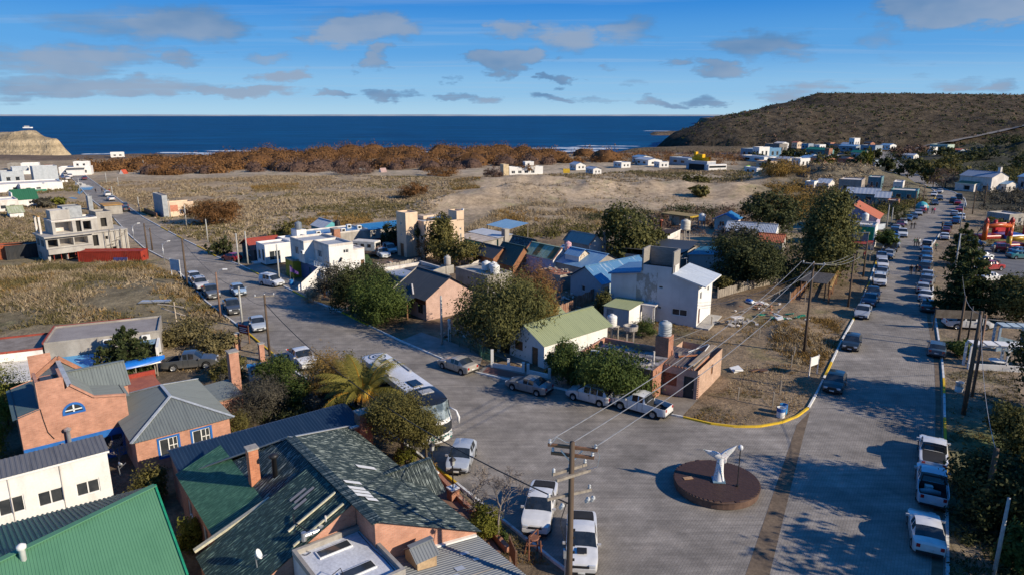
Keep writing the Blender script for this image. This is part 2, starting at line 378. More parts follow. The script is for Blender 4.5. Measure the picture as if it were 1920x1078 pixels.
# ground types: what covers the soil where
ZONES =[((0.352,0.284,0.205),[(-300,300),(160,318),(700,322),(1300,300),(1500,315),(1430,340),(1250,345),(900,330),(500,330),(100,335),(-300,335)],14),((0.352,0.273,0.189),[(770,402),(830,378),(880,352),(960,338),(1060,342),(1150,345),(1290,352),(1420,348),(1420,372),(1370,388),(1300,398),(1210,392),(1100,384),(1000,376),(930,390),(860,408),(800,412)],4),((0.304,0.236,0.158),[(1000,395),(1130,380),(1300,398),(1400,395),(1400,430),(1250,440),(1050,430)],6),((0.173,0.142,0.089),[(-300,470),(60,480),(270,488),(340,520),(400,575),(440,610),(300,625),(-300,640)],5),((0.210,0.163,0.110),[(395,560),(470,620),(560,700),(480,720),(300,690),(330,620)],2),((0.179,0.131,0.087),[(450,500),(560,555),(690,610),(840,680),(1060,735),(1280,785),(1420,805),(1510,775),(1600,600),(1645,500),(1690,430),(1560,440),(1330,500),(1100,450),(880,440),(640,440),(480,470)],3),((0.221,0.163,0.105),[(1310,610),(1340,590),(1480,560),(1600,560),(1600,610),(1540,730),(1500,785),(1380,800),(1270,780),(1370,740)],3),((0.158,0.121,0.082),[(1080,560),(1300,620),(1360,650),(1250,660),(1100,620)],2),((0.210,0.163,0.116),[(1770,1200),(1768,720),(1750,560),(1746,450),(1830,400),(2300,420),(2300,1200)],1.5),((0.105,0.121,0.052),[(1775,800),(1920,790),(2000,900),(1780,1000)],3),((0.179,0.173,0.074),[(1850,470),(1860,430),(2000,425),(2000,460)],3),((0.137,0.105,0.071),[(-400,640),(180,690),(420,690),(560,705),(700,790),(900,940),(1060,1066),(1120,1120),(-400,1300)],1.5),((0.126,0.121,0.079),[(1560,470),(1480,400),(1400,390),(1500,345),(1700,330),(1745,372),(1680,425),(1640,500)],6),((.155,.13,.09),[(1440,372),(1500,325),(1640,322),(1700,350),(1690,385),(1560,385)],8),((0.06,0.058,0.042),[(1380,330),(1400,290),(2300,270),(2400,400),(1830,400),(1760,355),(1600,330)],10),((0.137,0.100,0.074),[(-400,300),(120,302),(240,300),(1250,288),(1420,300),(1400,270),(-400,285)],8),]
BASE =(.29,.222,.148)
rows = 16*np.exp(np.linspace(0,math.log(760/16),300))
cols = np.linspace(-1.05,1.05,520)
YY,TT = np.meshgrid(rows,cols,indexing='ij');XX = TT*(YY*.97+6)
ZZ = ground_z(XX,YY)
colr = np.empty(XX.shape+(4,));colr[...] =(*BASE,1)
jx = XX+fbm(XX,YY,7,3,31)*5*sst(60,200,YY);jy = YY+fbm(XX,YY,7,3,37)*5*sst(60,200,YY)
for c,P,soft in ZONES:
    w = sst(-soft,soft,poly_dist(jx,jy,GP(P)))[...,None]
    colr[...,:3] = colr[...,:3]*(1-w)+np.array(c)*w
nr,ncg = XX.shape
idx = np.arange(nr*ncg).reshape(nr,ncg)
Fq = np.stack([idx[:-1,:-1],idx[:-1,1:],idx[1:,1:],idx[1:,:-1]],-1).reshape(-1,4)
def ground_mat():
    m,t,b = newmat('soil');L = t.links
    at = N(t,'ShaderNodeAttribute',attribute_name='zone');co = N(t,'ShaderNodeTexCoord')
    out = at.outputs['Color']
    for sc,lo,hi,st in((.09,.7,1.35,(1,1,1)),(.55,.62,1.42,(1,1,1)),(4.0,.72,1.3,(1,1,1))):
        n = N(t,'ShaderNodeTexNoise',i_Scale=sc,i_Detail=7,i_Roughness=.68);L.new(co.outputs['Object'],n.inputs[0])
        r = N(t,'ShaderNodeMapRange');r.inputs[1].default_value = .3;r.inputs[2].default_value = .7;r.inputs[3].default_value = lo;r.inputs[4].default_value = hi
        L.new(n.outputs['Fac'],r.inputs[0])
        mu = N(t,'ShaderNodeMixRGB',blend_type='MULTIPLY',i_0=1.0);L.new(out,mu.inputs[1]);L.new(r.outputs[0],mu.inputs[2]);out = mu.outputs[0]
    n = N(t,'ShaderNodeTexNoise',i_Scale=.16,i_Detail=6,i_Roughness=.7);mp = N(t,'ShaderNodeMapping');mp.inputs['Location'].default_value =(40,3,1)
    L.new(co.outputs['Object'],mp.inputs[0]);L.new(mp.outputs[0],n.inputs[0])
    r = N(t,'ShaderNodeMapRange',interpolation_type='SMOOTHSTEP');r.inputs[1].default_value = .52;r.inputs[2].default_value = .7;r.inputs[4].default_value = .5
    L.new(n.outputs['Fac'],r.inputs[0])
    mx = N(t,'ShaderNodeMixRGB',blend_type='MULTIPLY');mx.inputs[2].default_value =(.55,.72,.42,1);L.new(r.outputs[0],mx.inputs[0]);L.new(out,mx.inputs[1])
    L.new(mx.outputs[0],b.inputs['Base Color']);b.inputs['Roughness'].default_value = .95;b.inputs['Specular IOR Level'].default_value = .1
    n = N(t,'ShaderNodeTexNoise',i_Scale=1.6,i_Detail=8,i_Roughness=.7);L.new(co.outputs['Object'],n.inputs[0])
    bp = N(t,'ShaderNodeBump',i_Strength=.7,i_Distance=.35);L.new(n.outputs['Fac'],bp.inputs['Height']);L.new(bp.outputs[0],b.inputs['Normal'])
    return m
me = np_mesh('ground',np.stack([XX,YY,ZZ],-1).reshape(-1,3),Fq,ground_mat(),{'zone':('FLOAT_COLOR',colr.reshape(-1,4))},True)
tag(link('ground',me),kind='structure')
# ---------------------------------------------------------------- roads
def paving(name,c,c2,s=1.0,rot=R(57.5)):
    m,t,b = newmat(name);L = t.links
    co = N(t,'ShaderNodeTexCoord');mp = N(t,'ShaderNodeMapping');mp.inputs['Rotation'].default_value =(0,0,-rot)
    L.new(co.outputs['Object'],mp.inputs[0])
    br = N(t,'ShaderNodeTexBrick');br.inputs['Scale'].default_value = 1;br.inputs['Brick Width'].default_value = .32*s;br.inputs['Row Height'].default_value = .17*s;br.inputs['Mortar Size'].default_value = .016*s
    br.inputs['Color1'].default_value = c4(c);br.inputs['Color2'].default_value = c4(c2);br.inputs['Mortar'].default_value = c4(c,.84)
    L.new(mp.outputs[0],br.inputs[0]);out = br.outputs[0]
    for sc,lo,hi,st,dt in((.07,.8,1.2,(1,1,1),4),(.9,.8,1.18,(1,1,1),7),(2.2,.80,1.16,(.05,1.2,1),5),(.28,.74,1.18,(1,1,1),8)):
        m2 = N(t,'ShaderNodeMapping');m2.inputs['Scale'].default_value = st;m2.inputs['Rotation'].default_value =(0,0,-R(135)if st[0]<1 else 0);L.new(co.outputs['Object'],m2.inputs[0])
        n = N(t,'ShaderNodeTexNoise',i_Scale=sc,i_Detail=dt,i_Roughness=.65);L.new(m2.outputs[0],n.inputs[0])
        r = N(t,'ShaderNodeMapRange');r.inputs[1].default_value = .3;r.inputs[2].default_value = .7;r.inputs[3].default_value = lo;r.inputs[4].default_value = hi
        L.new(n.outputs['Fac'],r.inputs[0]);mu = N(t,'ShaderNodeMixRGB',blend_type='MULTIPLY',i_0=1.0);L.new(out,mu.inputs[1]);L.new(r.outputs[0],mu.inputs[2]);out = mu.outputs[0]
    n = N(t,'ShaderNodeTexNoise',i_Scale=.35,i_Detail=6,i_Roughness=.7);L.new(co.outputs['Object'],n.inputs[0])
    r = N(t,'ShaderNodeMapRange',interpolation_type='SMOOTHSTEP');r.inputs[1].default_value = .55;r.inputs[2].default_value = .8;r.inputs[4].default_value = .45;L.new(n.outputs['Fac'],r.inputs[0])
    mx = N(t,'ShaderNodeMixRGB');mx.inputs[2].default_value =(.24,.195,.15,1);L.new(r.outputs[0],mx.inputs[0]);L.new(out,mx.inputs[1])
    L.new(mx.outputs[0],b.inputs['Base Color']);b.inputs['Roughness'].default_value = .82;b.inputs['Specular IOR Level'].default_value = .25
    bp = N(t,'ShaderNodeBump',i_Strength=.5,i_Distance=.03);bp.invert = True;L.new(br.outputs['Fac'],bp.inputs['Height']);L.new(bp.outputs[0],b.inputs['Normal'])
    return m
M_PAVE = paving('paving_blocks',(.238,.215,.19),(.262,.238,.212))
def sheet(name,pts,z,m,kind='structure',parent=None):
    b = MB();b.poly([(x,y,z)for x,y in pts])
    o = b.build(name,m,parent)
    bm = bmesh.new();bm.from_mesh(o.data);bmesh.ops.triangulate(bm,faces=bm.faces[:]);
    for f in bm.faces:
        if f.normal.z<0:f.normal_flip()
    bm.to_mesh(o.data);bm.free()
    if kind and not parent:tag(o,kind=kind)
    return o
sheet('road',ROAD,.075,M_PAVE)
sheet('parking_lot',PARKING,.075,mat('asphalt_pale',(.15,.148,.15),(.11,.11,.115),sc=.4))
M_DIRT = mat('packed_dirt',(.17,.125,.085),(.115,.085,.06),rough=.95,sc=.8,fine=6,var=.22,bump=.3)
sheet('drainage_strip',GP([(1494,797),(1519,772),(1508,812),(1442,1082),(1430,1130),(1380,1130),(1398,1078)]),.083,M_DIRT)
sheet('gutter',GP([(1745,600),(1757,640),(1763,690),(1766,800),(1768,950),(1768,1100),(1745,1100),(1752,900),(1754,760),(1752,690),(1746,640),(1738,600),(1738,560),(1745,560)]),.083,M_DIRT)
M_CONC = mat('pavement_concrete',(.27,.25,.225),(.2,.18,.16),sc=.8,fine=7,bump=.15)
M_PATH = mat('path_dirt',(.25,.205,.155),(.18,.145,.11),sc=.6,bump=.2,rough=.95)
sheet('driveway',GP([(440,690),(490,655),(508,650),(545,682),(520,690),(465,700)]),.095,M_PATH)
sheet('driveway',GP([(270,668),(330,640),(400,628),(470,640),(455,652),(400,642),(345,655),(300,676)]),.10,M_PATH)
sheet('sidewalk',GP([(752,640),(790,625),(880,655),(905,672),(895,700),(831,676)]),.16,M_CONC)
sheet('sidewalk',GP([(895,699),(920,682),(985,698),(1060,712),(1100,730),(1080,737),(1034,727),(953,714)]),.16,M_CONC)
sheet('sidewalk',GP([(1230,745),(1310,750),(1278,784),(1252,778),(1200,765)]),.16,mat('slab',(.23,.2,.165),(.17,.145,.12),sc=.7))
sheet('sidewalk',GP([(460,505),(480,492),(560,530),(610,545),(572,559),(531,537)]),.16,M_CONC)
sheet('yard',GP([(690,500),(745,470),(800,475),(770,505),(720,515)]),.17,mat('yard_dirt',(.15,.11,.085),(.11,.08,.06),sc=.5,rough=.95))
M_BPATH = brickmat('brick_path',(.30,.11,.06),(.22,.08,.05),(.2,.12,.09),.24,.12)
# kerbs: painted runs, each a section of its own
M_KW = mat('kerb_white',(.62,.62,.60),(.36,.35,.33),sc=2,lo=.45,hi=.75,var=.12)
M_KY = mat('kerb_yellow',(.62,.40,.02),(.42,.29,.04),sc=2,lo=.45,hi=.75,var=.12)
M_KC = mat('kerb_concrete',(.30,.28,.25),(.2,.18,.16),sc=2)
def resample(P,step):
    P =[Vector(p)for p in P];out =[P[0].copy()];d = 0
    for a,b in zip(P,P[1:]):
        L =(b-a).length;t = step-d
        while t<=L:out.append(a.lerp(b,t/L));t += step
        d =(d+L)%step if L else d
    return out
def kerb(line,runs,side,step=1.5,label=None):

    root = empty('kerb');root['kind'] = 'structure'
    P = resample(line,step);i = 0;k = 0;left = runs[0][0]
    while i<len(P)-1:
        L,key = runs[k%len(runs)];n = max(1,int(round(L/step)));seg = P[i:i+n+1]
        if len(seg)<2:break
        b = MB();w = .20;h = .21
        for q,p in enumerate(seg):
            d =(seg[min(q+1,len(seg)-1)]-seg[max(q-1,0)]).normalized();nr_ = Vector((-d.y,d.x))*side
            o = p+nr_*w
            for xx,yy,zz in((p.x,p.y,.02),(p.x+nr_.x*.03,p.y+nr_.y*.03,h),(o.x,o.y,h),(o.x,o.y,.02)):b.v.append((xx,yy,zz))
        for q in range(len(seg)-1):
            for j in range(3):
                a = q*4+j;b.f.append((a,a+4,a+5,a+1)if side>0 else(a,a+1,a+5,a+4));b.uv.append(None)
        if key:b.build('kerb_section',{'w':M_KW,'y':M_KY,'c':M_KC}[key],root)
        i += n;k += 1
kerb(K_STREET_L[:9],[(14,'w'),(5,'y'),(10,'w'),(4.5,'y'),(9,'w'),(12,'w')],1)
kerb(K_STREET_L[8:],[(7,'w'),(9,'y'),(8,'w'),(40,'w'),(6,None),(60,'w'),(30,'c'),(300,'w')],1)
kerb(K_STREET_R,[(4.5,'w'),(13,'w'),(6,'w'),(9,'w'),(9,'w'),(7.5,'y'),(9,'w'),(6,'y'),(13,'w'),(4.5,'y'),(15,'w'),(13,'y'),(9,'w'),(6,'y'),(7,'w'),(8,'y'),(40,'w'),(400,'w')],-1)
kerb(K_CORNER,[(50,'y')],1,.6)
kerb(K_AVE_L,[(9,'w'),(4.5,'y'),(12,'w'),(6,'w'),(4,'y'),(14,'w'),(6,'y'),(14,'w'),(6,'y'),(30,'w'),(10,'y')],1)
kerb(K_AVE_R,[(10,'w'),(9,'y'),(6,'y'),(6,'w'),(5,'y'),(8,'w'),(4,'y'),(10,'w'),(6,'w'),(9,'c'),(30,'w'),(300,'w')],-1)
# ---------------------------------------------------------------- sea
def sea_mat():
    m,t,b = newmat('sea_water');L = t.links
    co = N(t,'ShaderNodeTexCoord');mp = N(t,'ShaderNodeMapping');mp.inputs['Scale'].default_value =(.35,1,1);L.new(co.outputs['Object'],mp.inputs[0])
    n = N(t,'ShaderNodeTexNoise',i_Scale=.011,i_Detail=9,i_Roughness=.68);L.new(mp.outputs[0],n.inputs[0])
    r = N(t,'ShaderNodeMapRange');r.inputs[1].default_value = .38;r.inputs[2].default_value = .62;L.new(n.outputs['Fac'],r.inputs[0])
    mx = N(t,'ShaderNodeMixRGB');mx.inputs[1].default_value =(.001,.030,.092,1);mx.inputs[2].default_value =(.002,.062,.155,1);L.new(r.outputs[0],mx.inputs[0])
    n2 = N(t,'ShaderNodeTexNoise',i_Scale=.05,i_Detail=8,i_Roughness=.7);L.new(mp.outputs[0],n2.inputs[0])
    r2 = N(t,'ShaderNodeMapRange');r2.inputs[1].default_value = .3;r2.inputs[2].default_value = .7;r2.inputs[3].default_value = .6;r2.inputs[4].default_value = 1.5;L.new(n2.outputs['Fac'],r2.inputs[0])
    mu = N(t,'ShaderNodeMixRGB',blend_type='MULTIPLY',i_0=1.0);L.new(mx.outputs[0],mu.inputs[1]);L.new(r2.outputs[0],mu.inputs[2])
    n3 = N(t,'ShaderNodeTexNoise',i_Scale=.11,i_Detail=6,i_Roughness=.75);L.new(mp.outputs[0],n3.inputs[0])
    r3 = N(t,'ShaderNodeMapRange',interpolation_type='SMOOTHSTEP');r3.inputs[1].default_value = .74;r3.inputs[2].default_value = .80;r3.inputs[4].default_value = .6;L.new(n3.outputs['Fac'],r3.inputs[0])
    wc = N(t,'ShaderNodeMixRGB');wc.inputs[2].default_value =(.5,.55,.6,1);L.new(r3.outputs[0],wc.inputs[0]);L.new(mu.outputs[0],wc.inputs[1])
    L.new(wc.outputs[0],b.inputs['Base Color']);b.inputs['Roughness'].default_value = .5;b.inputs['IOR'].default_value = 1.33;b.inputs['Specular IOR Level'].default_value = .22
    bp = N(t,'ShaderNodeBump',i_Strength=1.0,i_Distance=2.5);L.new(n2.outputs['Fac'],bp.inputs['Height']);L.new(bp.outputs[0],b.inputs['Normal'])
    return m
SEA = -3.0
b = MB();ys =[440,520,640,900,1500,3000,8000,20000,60000]
for y0,y1 in zip(ys,ys[1:]):
    b.quad((-1.4*y0-300,y0,SEA),(1.4*y0+300,y0,SEA),(1.4*y1+300,y1,SEA),(-1.4*y1-300,y1,SEA))
tag(b.build('sea',sea_mat()),kind='structure')
# low far shore across the gulf
b = MB();rr = random.Random(3);xs = np.linspace(-32000,32000,140)
for a,c in zip(xs,xs[1:]):
    h0 = 34+26*float(fbm(a,0,4000,4,2))+20;h1 = 34+26*float(fbm(c,0,4000,4,2))+20
    b.quad((a,30000,SEA),(c,30000,SEA),(c,30000,h1),(a,30000,h0));b.quad((a,30000,h0),(c,30000,h1),(c,31500,h1+8),(a,31500,h0+8))
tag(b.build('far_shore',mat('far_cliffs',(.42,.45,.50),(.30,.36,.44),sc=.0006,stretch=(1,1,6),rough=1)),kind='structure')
# breaking surf: ragged low ridges of foam along the beach
M_FOAM = mat('foam',(.66,.70,.74),(.40,.50,.58),sc=.25,lo=.4,hi=.7,rough=.7)
def surf(px0,py0,px1,py1,w,seed):
    a = g(px0,py0,SEA);c = g(px1,py1,SEA);n = 46;V =[];F =[]
    for i in range(n+1):
        t = i/n;p = a.lerp(c,t);ww = w*(.6+abs(float(fbm(p.x,p.y,14,3,seed)))*2.2)*(1-abs(2*t-1)**6);p.y += 9*float(fbm(p.x,p.y,40,3,seed+5))
        V +=[(p.x,p.y-ww,SEA+.02),(p.x,p.y,SEA+.05+.35*min(1,ww/4)),(p.x,p.y+ww*.7,SEA+.02)]
    for i in range(n):
        for j in range(2):k = i*3+j;F.append((k,k+3,k+4,k+1))
    me = bpy.data.meshes.new('surf');me.from_pydata(V,[],F);me.materials.append(M_FOAM);me.shade_smooth()
    tag(link('surf',me),kind='stuff')
for i,q in enumerate([(290,287,500,288,6),(380,284,560,285,3),(980,279,1180,279,6),(1080,274,1200,275,3),(300,291,460,292,5),(330,295,480,293,6),(560,289,640,290,3),(150,290,215,289,4),(1060,281,1140,280,4),(1010,284,1150,284,6),(1040,277,1090,277,2),(700,288,760,288,3),(250,294,340,294,5),(1205,246,1280,247,7),(760,286,900,287,4)]):surf(*q,seed=40+i)
# ---------------------------------------------------------------- table hill across the bay and sandstone headland
def hill_mat(name,c,c2,sc,speck,bands=None):
    m,t,b = newmat(name);L = t.links;co = N(t,'ShaderNodeTexCoord')
    n = N(t,'ShaderNodeTexNoise',i_Scale=sc,i_Detail=8,i_Roughness=.7);L.new(co.outputs['Object'],n.inputs[0])
    r = N(t,'ShaderNodeMapRange');r.inputs[1].default_value = .38;r.inputs[2].default_value = .62;L.new(n.outputs['Fac'],r.inputs[0])
    mx = N(t,'ShaderNodeMixRGB');mx.inputs[1].default_value = c4(c);mx.inputs[2].default_value = c4(c2);L.new(r.outputs[0],mx.inputs[0]);out = mx.outputs[0]
    n2 = N(t,'ShaderNodeTexNoise',i_Scale=sc*14,i_Detail=5,i_Roughness=.7);L.new(co.outputs['Object'],n2.inputs[0])
    r2 = N(t,'ShaderNodeMapRange');r2.inputs[1].default_value = .35;r2.inputs[2].default_value = .65;r2.inputs[3].default_value = 1-speck;r2.inputs[4].default_value = 1+speck;L.new(n2.outputs['Fac'],r2.inputs[0])
    mu = N(t,'ShaderNodeMixRGB',blend_type='MULTIPLY',i_0=1.0);L.new(out,mu.inputs[1]);L.new(r2.outputs[0],mu.inputs[2]);out = mu.outputs[0]
    if bands:
        mp = N(t,'ShaderNodeMapping');mp.inputs['Scale'].default_value =(.004,.004,bands);L.new(co.outputs['Object'],mp.inputs[0])
        n3 = N(t,'ShaderNodeTexNoise',i_Scale=1,i_Detail=4);L.new(mp.outputs[0],n3.inputs[0])
        r3 = N(t,'ShaderNodeMapRange');r3.inputs[1].default_value = .35;r3.inputs[2].default_value = .65;r3.inputs[3].default_value = .75;r3.inputs[4].default_value = 1.2;L.new(n3.outputs['Fac'],r3.inputs[0])
        m3 = N(t,'ShaderNodeMixRGB',blend_type='MULTIPLY',i_0=1.0);L.new(out,m3.inputs[1]);L.new(r3.outputs[0],m3.inputs[2]);out = m3.outputs[0]
    L.new(out,b.inputs['Base Color']);b.inputs['Roughness'].default_value = 1;b.inputs['Specular IOR Level'].default_value = .05
    bp = N(t,'ShaderNodeBump',i_Strength=1,i_Distance=2.0);L.new(n2.outputs['Fac'],bp.inputs['Height']);L.new(bp.outputs[0],b.inputs['Normal'])
    return m
def hill(name,x0,x1,y0,y1,nx,ny,hf,m):
    gx,gy = np.meshgrid(np.linspace(x0,x1,nx),np.linspace(y0,y1,ny),indexing='xy');z = hf(gx,gy)
    i = np.arange(nx*ny).reshape(ny,nx);F = np.stack([i[:-1,:-1],i[:-1,1:],i[1:,1:],i[1:,:-1]],-1).reshape(-1,4)
    me = np_mesh(name,np.stack([gx,gy,z],-1).reshape(-1,3),F,m,smooth=True)
    return tag(link(name,me),kind='structure')
MESA =[(128,645),(145,597),(210,548),(290,520),(390,495),(520,470),(900,420),(1600,500),(1600,1900),(640,1900),(470,1500),(330,1120),(235,860),(158,730)]
PLATEAU =[(322,735),(446,760),(600,800),(850,850),(1600,900),(1600,1900),(900,1900),(630,1400),(442,1000)]
def mesa_h(x,y):
    wx,wy = x+16*fbm(x,y,70,4,4),y+16*fbm(x,y,70,4,6)
    d = poly_dist(wx,wy,MESA);e = np.maximum(0,-poly_dist(wx,wy,PLATEAU));dd = np.maximum(d,0)
    t = dd/(dd+e+1e-6);gul = fbm(x,y,45,5,12)
    z = -5+5*sst(-4,12,d)+47.5*(t**.74+.05*np.sin(t*6.28)+.10*gul*np.sin(np.clip(t,0,1)*3.14))+1.6*fbm(x,y,16,4,3)*sst(0,40,d)*(1-sst(.9,1,t))
    return np.where(d<-6,-8,z)
hill('table_hill',120,1400,420,1700,330,330,mesa_h,hill_mat('hill_scrub',(.050,.041,.030),(.098,.076,.050),.012,.5))  # dark scrub, its colour lowered further to stand in for cloud shade
CLIFF =[(-620,470),(-400,486),(-328,495),(-322,503),(-330,515),(-352,540),(-400,600),(-480,700),(-620,720)]
def cliff_h(x,y):
    d = poly_dist(x+5*fbm(x,y,18,3,4),y+5*fbm(x,y,18,3,6),CLIFF)
    z = -6+6.5*sst(-5,3,d)+8.2*sst(2,7.5,d)+5.5*sst(8,15,d)*sst(-378,-356,x)*(1-sst(-352,-340,x)*.5)+2.0*sst(30,90,d)+1.2*fbm(x,y,9,4,3)*sst(2,12,d)
    return np.where(d<-5,-8,z)
hill('headland',-600,-300,465,720,170,140,cliff_h,hill_mat('sandstone',(.44,.35,.225),(.33,.255,.16),.02,.25,.35))
def reef_h(x,y):
    d = poly_dist(x+12*fbm(x,y,40,3,4),y+12*fbm(x,y,40,3,6),[(205,1010),(300,1000),(400,1080),(420,1200),(330,1190),(270,1150),(215,1100)])
    return-5+6*sst(-8,14,d)+3*fbm(x,y,25,3,3)*sst(0,20,d)
hill('rock_shelf',170,460,960,1240,60,60,reef_h,hill_mat('reef_rock',(.16,.12,.085),(.10,.08,.06),.03,.4))
def point_h(x,y):
    d = poly_dist(x+30*fbm(x,y,90,3,4),y,[(610,2250),(1000,2200),(1300,2300),(1300,2800),(760,2800),(640,2450)])
    return-6+22*sst(-6,14,d)+3*fbm(x,y,60,3,3)*sst(0,30,d)
hill('far_point',560,1300,2150,2800,70,50,point_h,hill_mat('point_rock',(.14,.11,.08),(.2,.15,.1),.01,.3))
def spit_h(x,y):
    d = poly_dist(x+6*fbm(x,y,20,3,4),y+6*fbm(x,y,20,3,6),[(78,545),(100,560),(150,590),(200,580),(230,545),(170,530),(110,532)])
    return-6+6.4*sst(-6,10,d)+.6*fbm(x,y,12,3,3)
hill('shore_spit',60,250,515,610,60,40,spit_h,hill_mat('spit_rock',(.11,.09,.065),(.16,.125,.085),.05,.35))
# ================================================================ building kit
M_GLASS = mat('window_glass',(.025,.03,.036),(.05,.055,.06),rough=.12,spec=.6,sc=.7,var=.1)
M_WHITE = mat('white_plaster',(.70,.69,.67),(.60,.58,.55),sc=.5,dirt=.16,var=.06,lo=.4,hi=.75)
M_OFFW = mat('off_white_plaster',(.66,.62,.58),(.50,.46,.42),sc=.5,dirt=.30,var=.06)
M_CREAM = mat('peach_plaster',(.66,.50,.36),(.56,.42,.30),sc=.5,dirt=.22,var=.06)
M_CEM = mat('bare_cement',(.36,.335,.30),(.25,.23,.205),sc=.6,dirt=.35,var=.1)
M_CEMD = mat('dark_cement',(.22,.205,.19),(.15,.14,.13),sc=.6,dirt=.3,var=.1)
M_WFRAME = mat('white_frame',(.72,.72,.70),rough=.5,var=.05)
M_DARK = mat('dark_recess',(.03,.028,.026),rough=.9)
M_WOOD = mat('brown_wood',(.22,.11,.055),(.14,.07,.035),stretch=(1,1,6),sc=2,rough=.7)
M_GWOOD = mat('grey_wood',(.30,.26,.21),(.20,.17,.14),stretch=(1,1,.3),sc=3,rough=.85)
M_BRICK = brickmat('brick',(.40,.17,.10),(.30,.12,.075),(.36,.27,.21))
M_BRICKL = brickmat('brick_pale',(.50,.245,.165),(.41,.19,.125),(.43,.30,.235))
M_BLUE = mat('blue_paint',(.02,.13,.42),(.015,.10,.33),rough=.55,var=.08)
M_BLACK = mat('black_paint',(.02,.02,.022),rough=.5)
M_STEEL = mat('galvanised',(.52,.53,.54),(.40,.41,.42),rough=.38,metal=.7,sc=1.5)
def roofmat(name,c,c2,rough=.5,metal=0,lo=.45,hi=.7,sc=1.0,st=(3.0,.35,1),var=.1,spec=.4):
    return mat(name,c,c2,rough=rough,metal=metal,uv=True,stretch=st,sc=sc,lo=lo,hi=hi,var=var,spec=spec,finestretch=(6,.3,1))
M_RGREY = roofmat('roof_grey_green',(.145,.165,.162),(.115,.13,.13))
M_RZINC = roofmat('roof_zinc',(.50,.52,.54),(.38,.40,.42),metal=.35,rough=.42)
M_RBLUE = roofmat('roof_blue',(.16,.30,.46),(.24,.38,.50),metal=.2,rough=.4)
M_RBLUE2 = roofmat('roof_bright_blue',(.03,.17,.38),(.05,.21,.42),rough=.4)
M_RGREEN = roofmat('roof_green',(.085,.215,.128),(.072,.19,.112),var=.05,st=(.4,.25,1),spec=.25)
M_RDARK = roofmat('roof_charcoal',(.045,.05,.055),(.065,.068,.07))
M_RDGREEN = roofmat('roof_weathered_green',(.011,.022,.022),(.24,.28,.26),lo=.51,hi=.63,sc=1.5,st=(11,.9,1),rough=.5)
M_RPALE = roofmat('roof_pale_green',(.27,.30,.165),(.22,.25,.14))
M_RRED = roofmat('roof_red',(.36,.07,.04),(.27,.06,.04))
M_RTERR = roofmat('roof_terracotta',(.46,.14,.06),(.36,.11,.05))
M_RMEMB = mat('roof_membrane',(.40,.42,.44),(.28,.30,.33),sc=.4,rough=.6)
M_ROLD = roofmat('roof_old_sheet',(.42,.38,.34),(.24,.20,.17),lo=.4,hi=.6)
def tpx(c,a,px,z=0.0):

    k =(px-960)/FPX;dx,dy = math.cos(a),math.sin(a)
    return(k*(c.y*CP+(CAM_H-z)*SP)-c.x)/(dx-k*dy*CP)
def corr(b,e0,e1,up,pitch=.2,amp=.024,a=0.0,c=1.0,flip=False):

    e0,e1,up = Vector(e0),Vector(e1),Vector(up);ev = e1-e0;W = ev.length
    nrm = ev.cross(up).normalized()
    if nrm.z<0:nrm = -nrm
    n = max(2,int(W/pitch));ss =[]
    for i in range(n):
        for q,o in((0,0),(.30,0),(.42,1),(.78,1),(.90,0)):ss.append(((i+q)/n,o))
    ss.append((1,0));base = len(b.v)
    if not pitch or pitch>5:ss =[(0,0),(.25,0),(.5,0),(.75,0),(1,0)]
    for s_,o in ss:
        h = 1 if a<=s_<=c else(s_/a if s_<a else(1-s_)/(1-c))
        p = e0+ev*s_+nrm*(o*amp);q = e0+ev*s_+up*h+nrm*(o*amp)
        b.v +=[tuple(p),tuple(q)]
    Lup = up.length
    for i in range(len(ss)-1):
        k = base+2*i;b.f.append((k,k+2,k+3,k+1));s0,s1 = ss[i][0]*W,ss[i+1][0]*W
        b.uv.append([(s0,0),(s1,0),(s1,Lup),(s0,Lup)])
    b.has = True
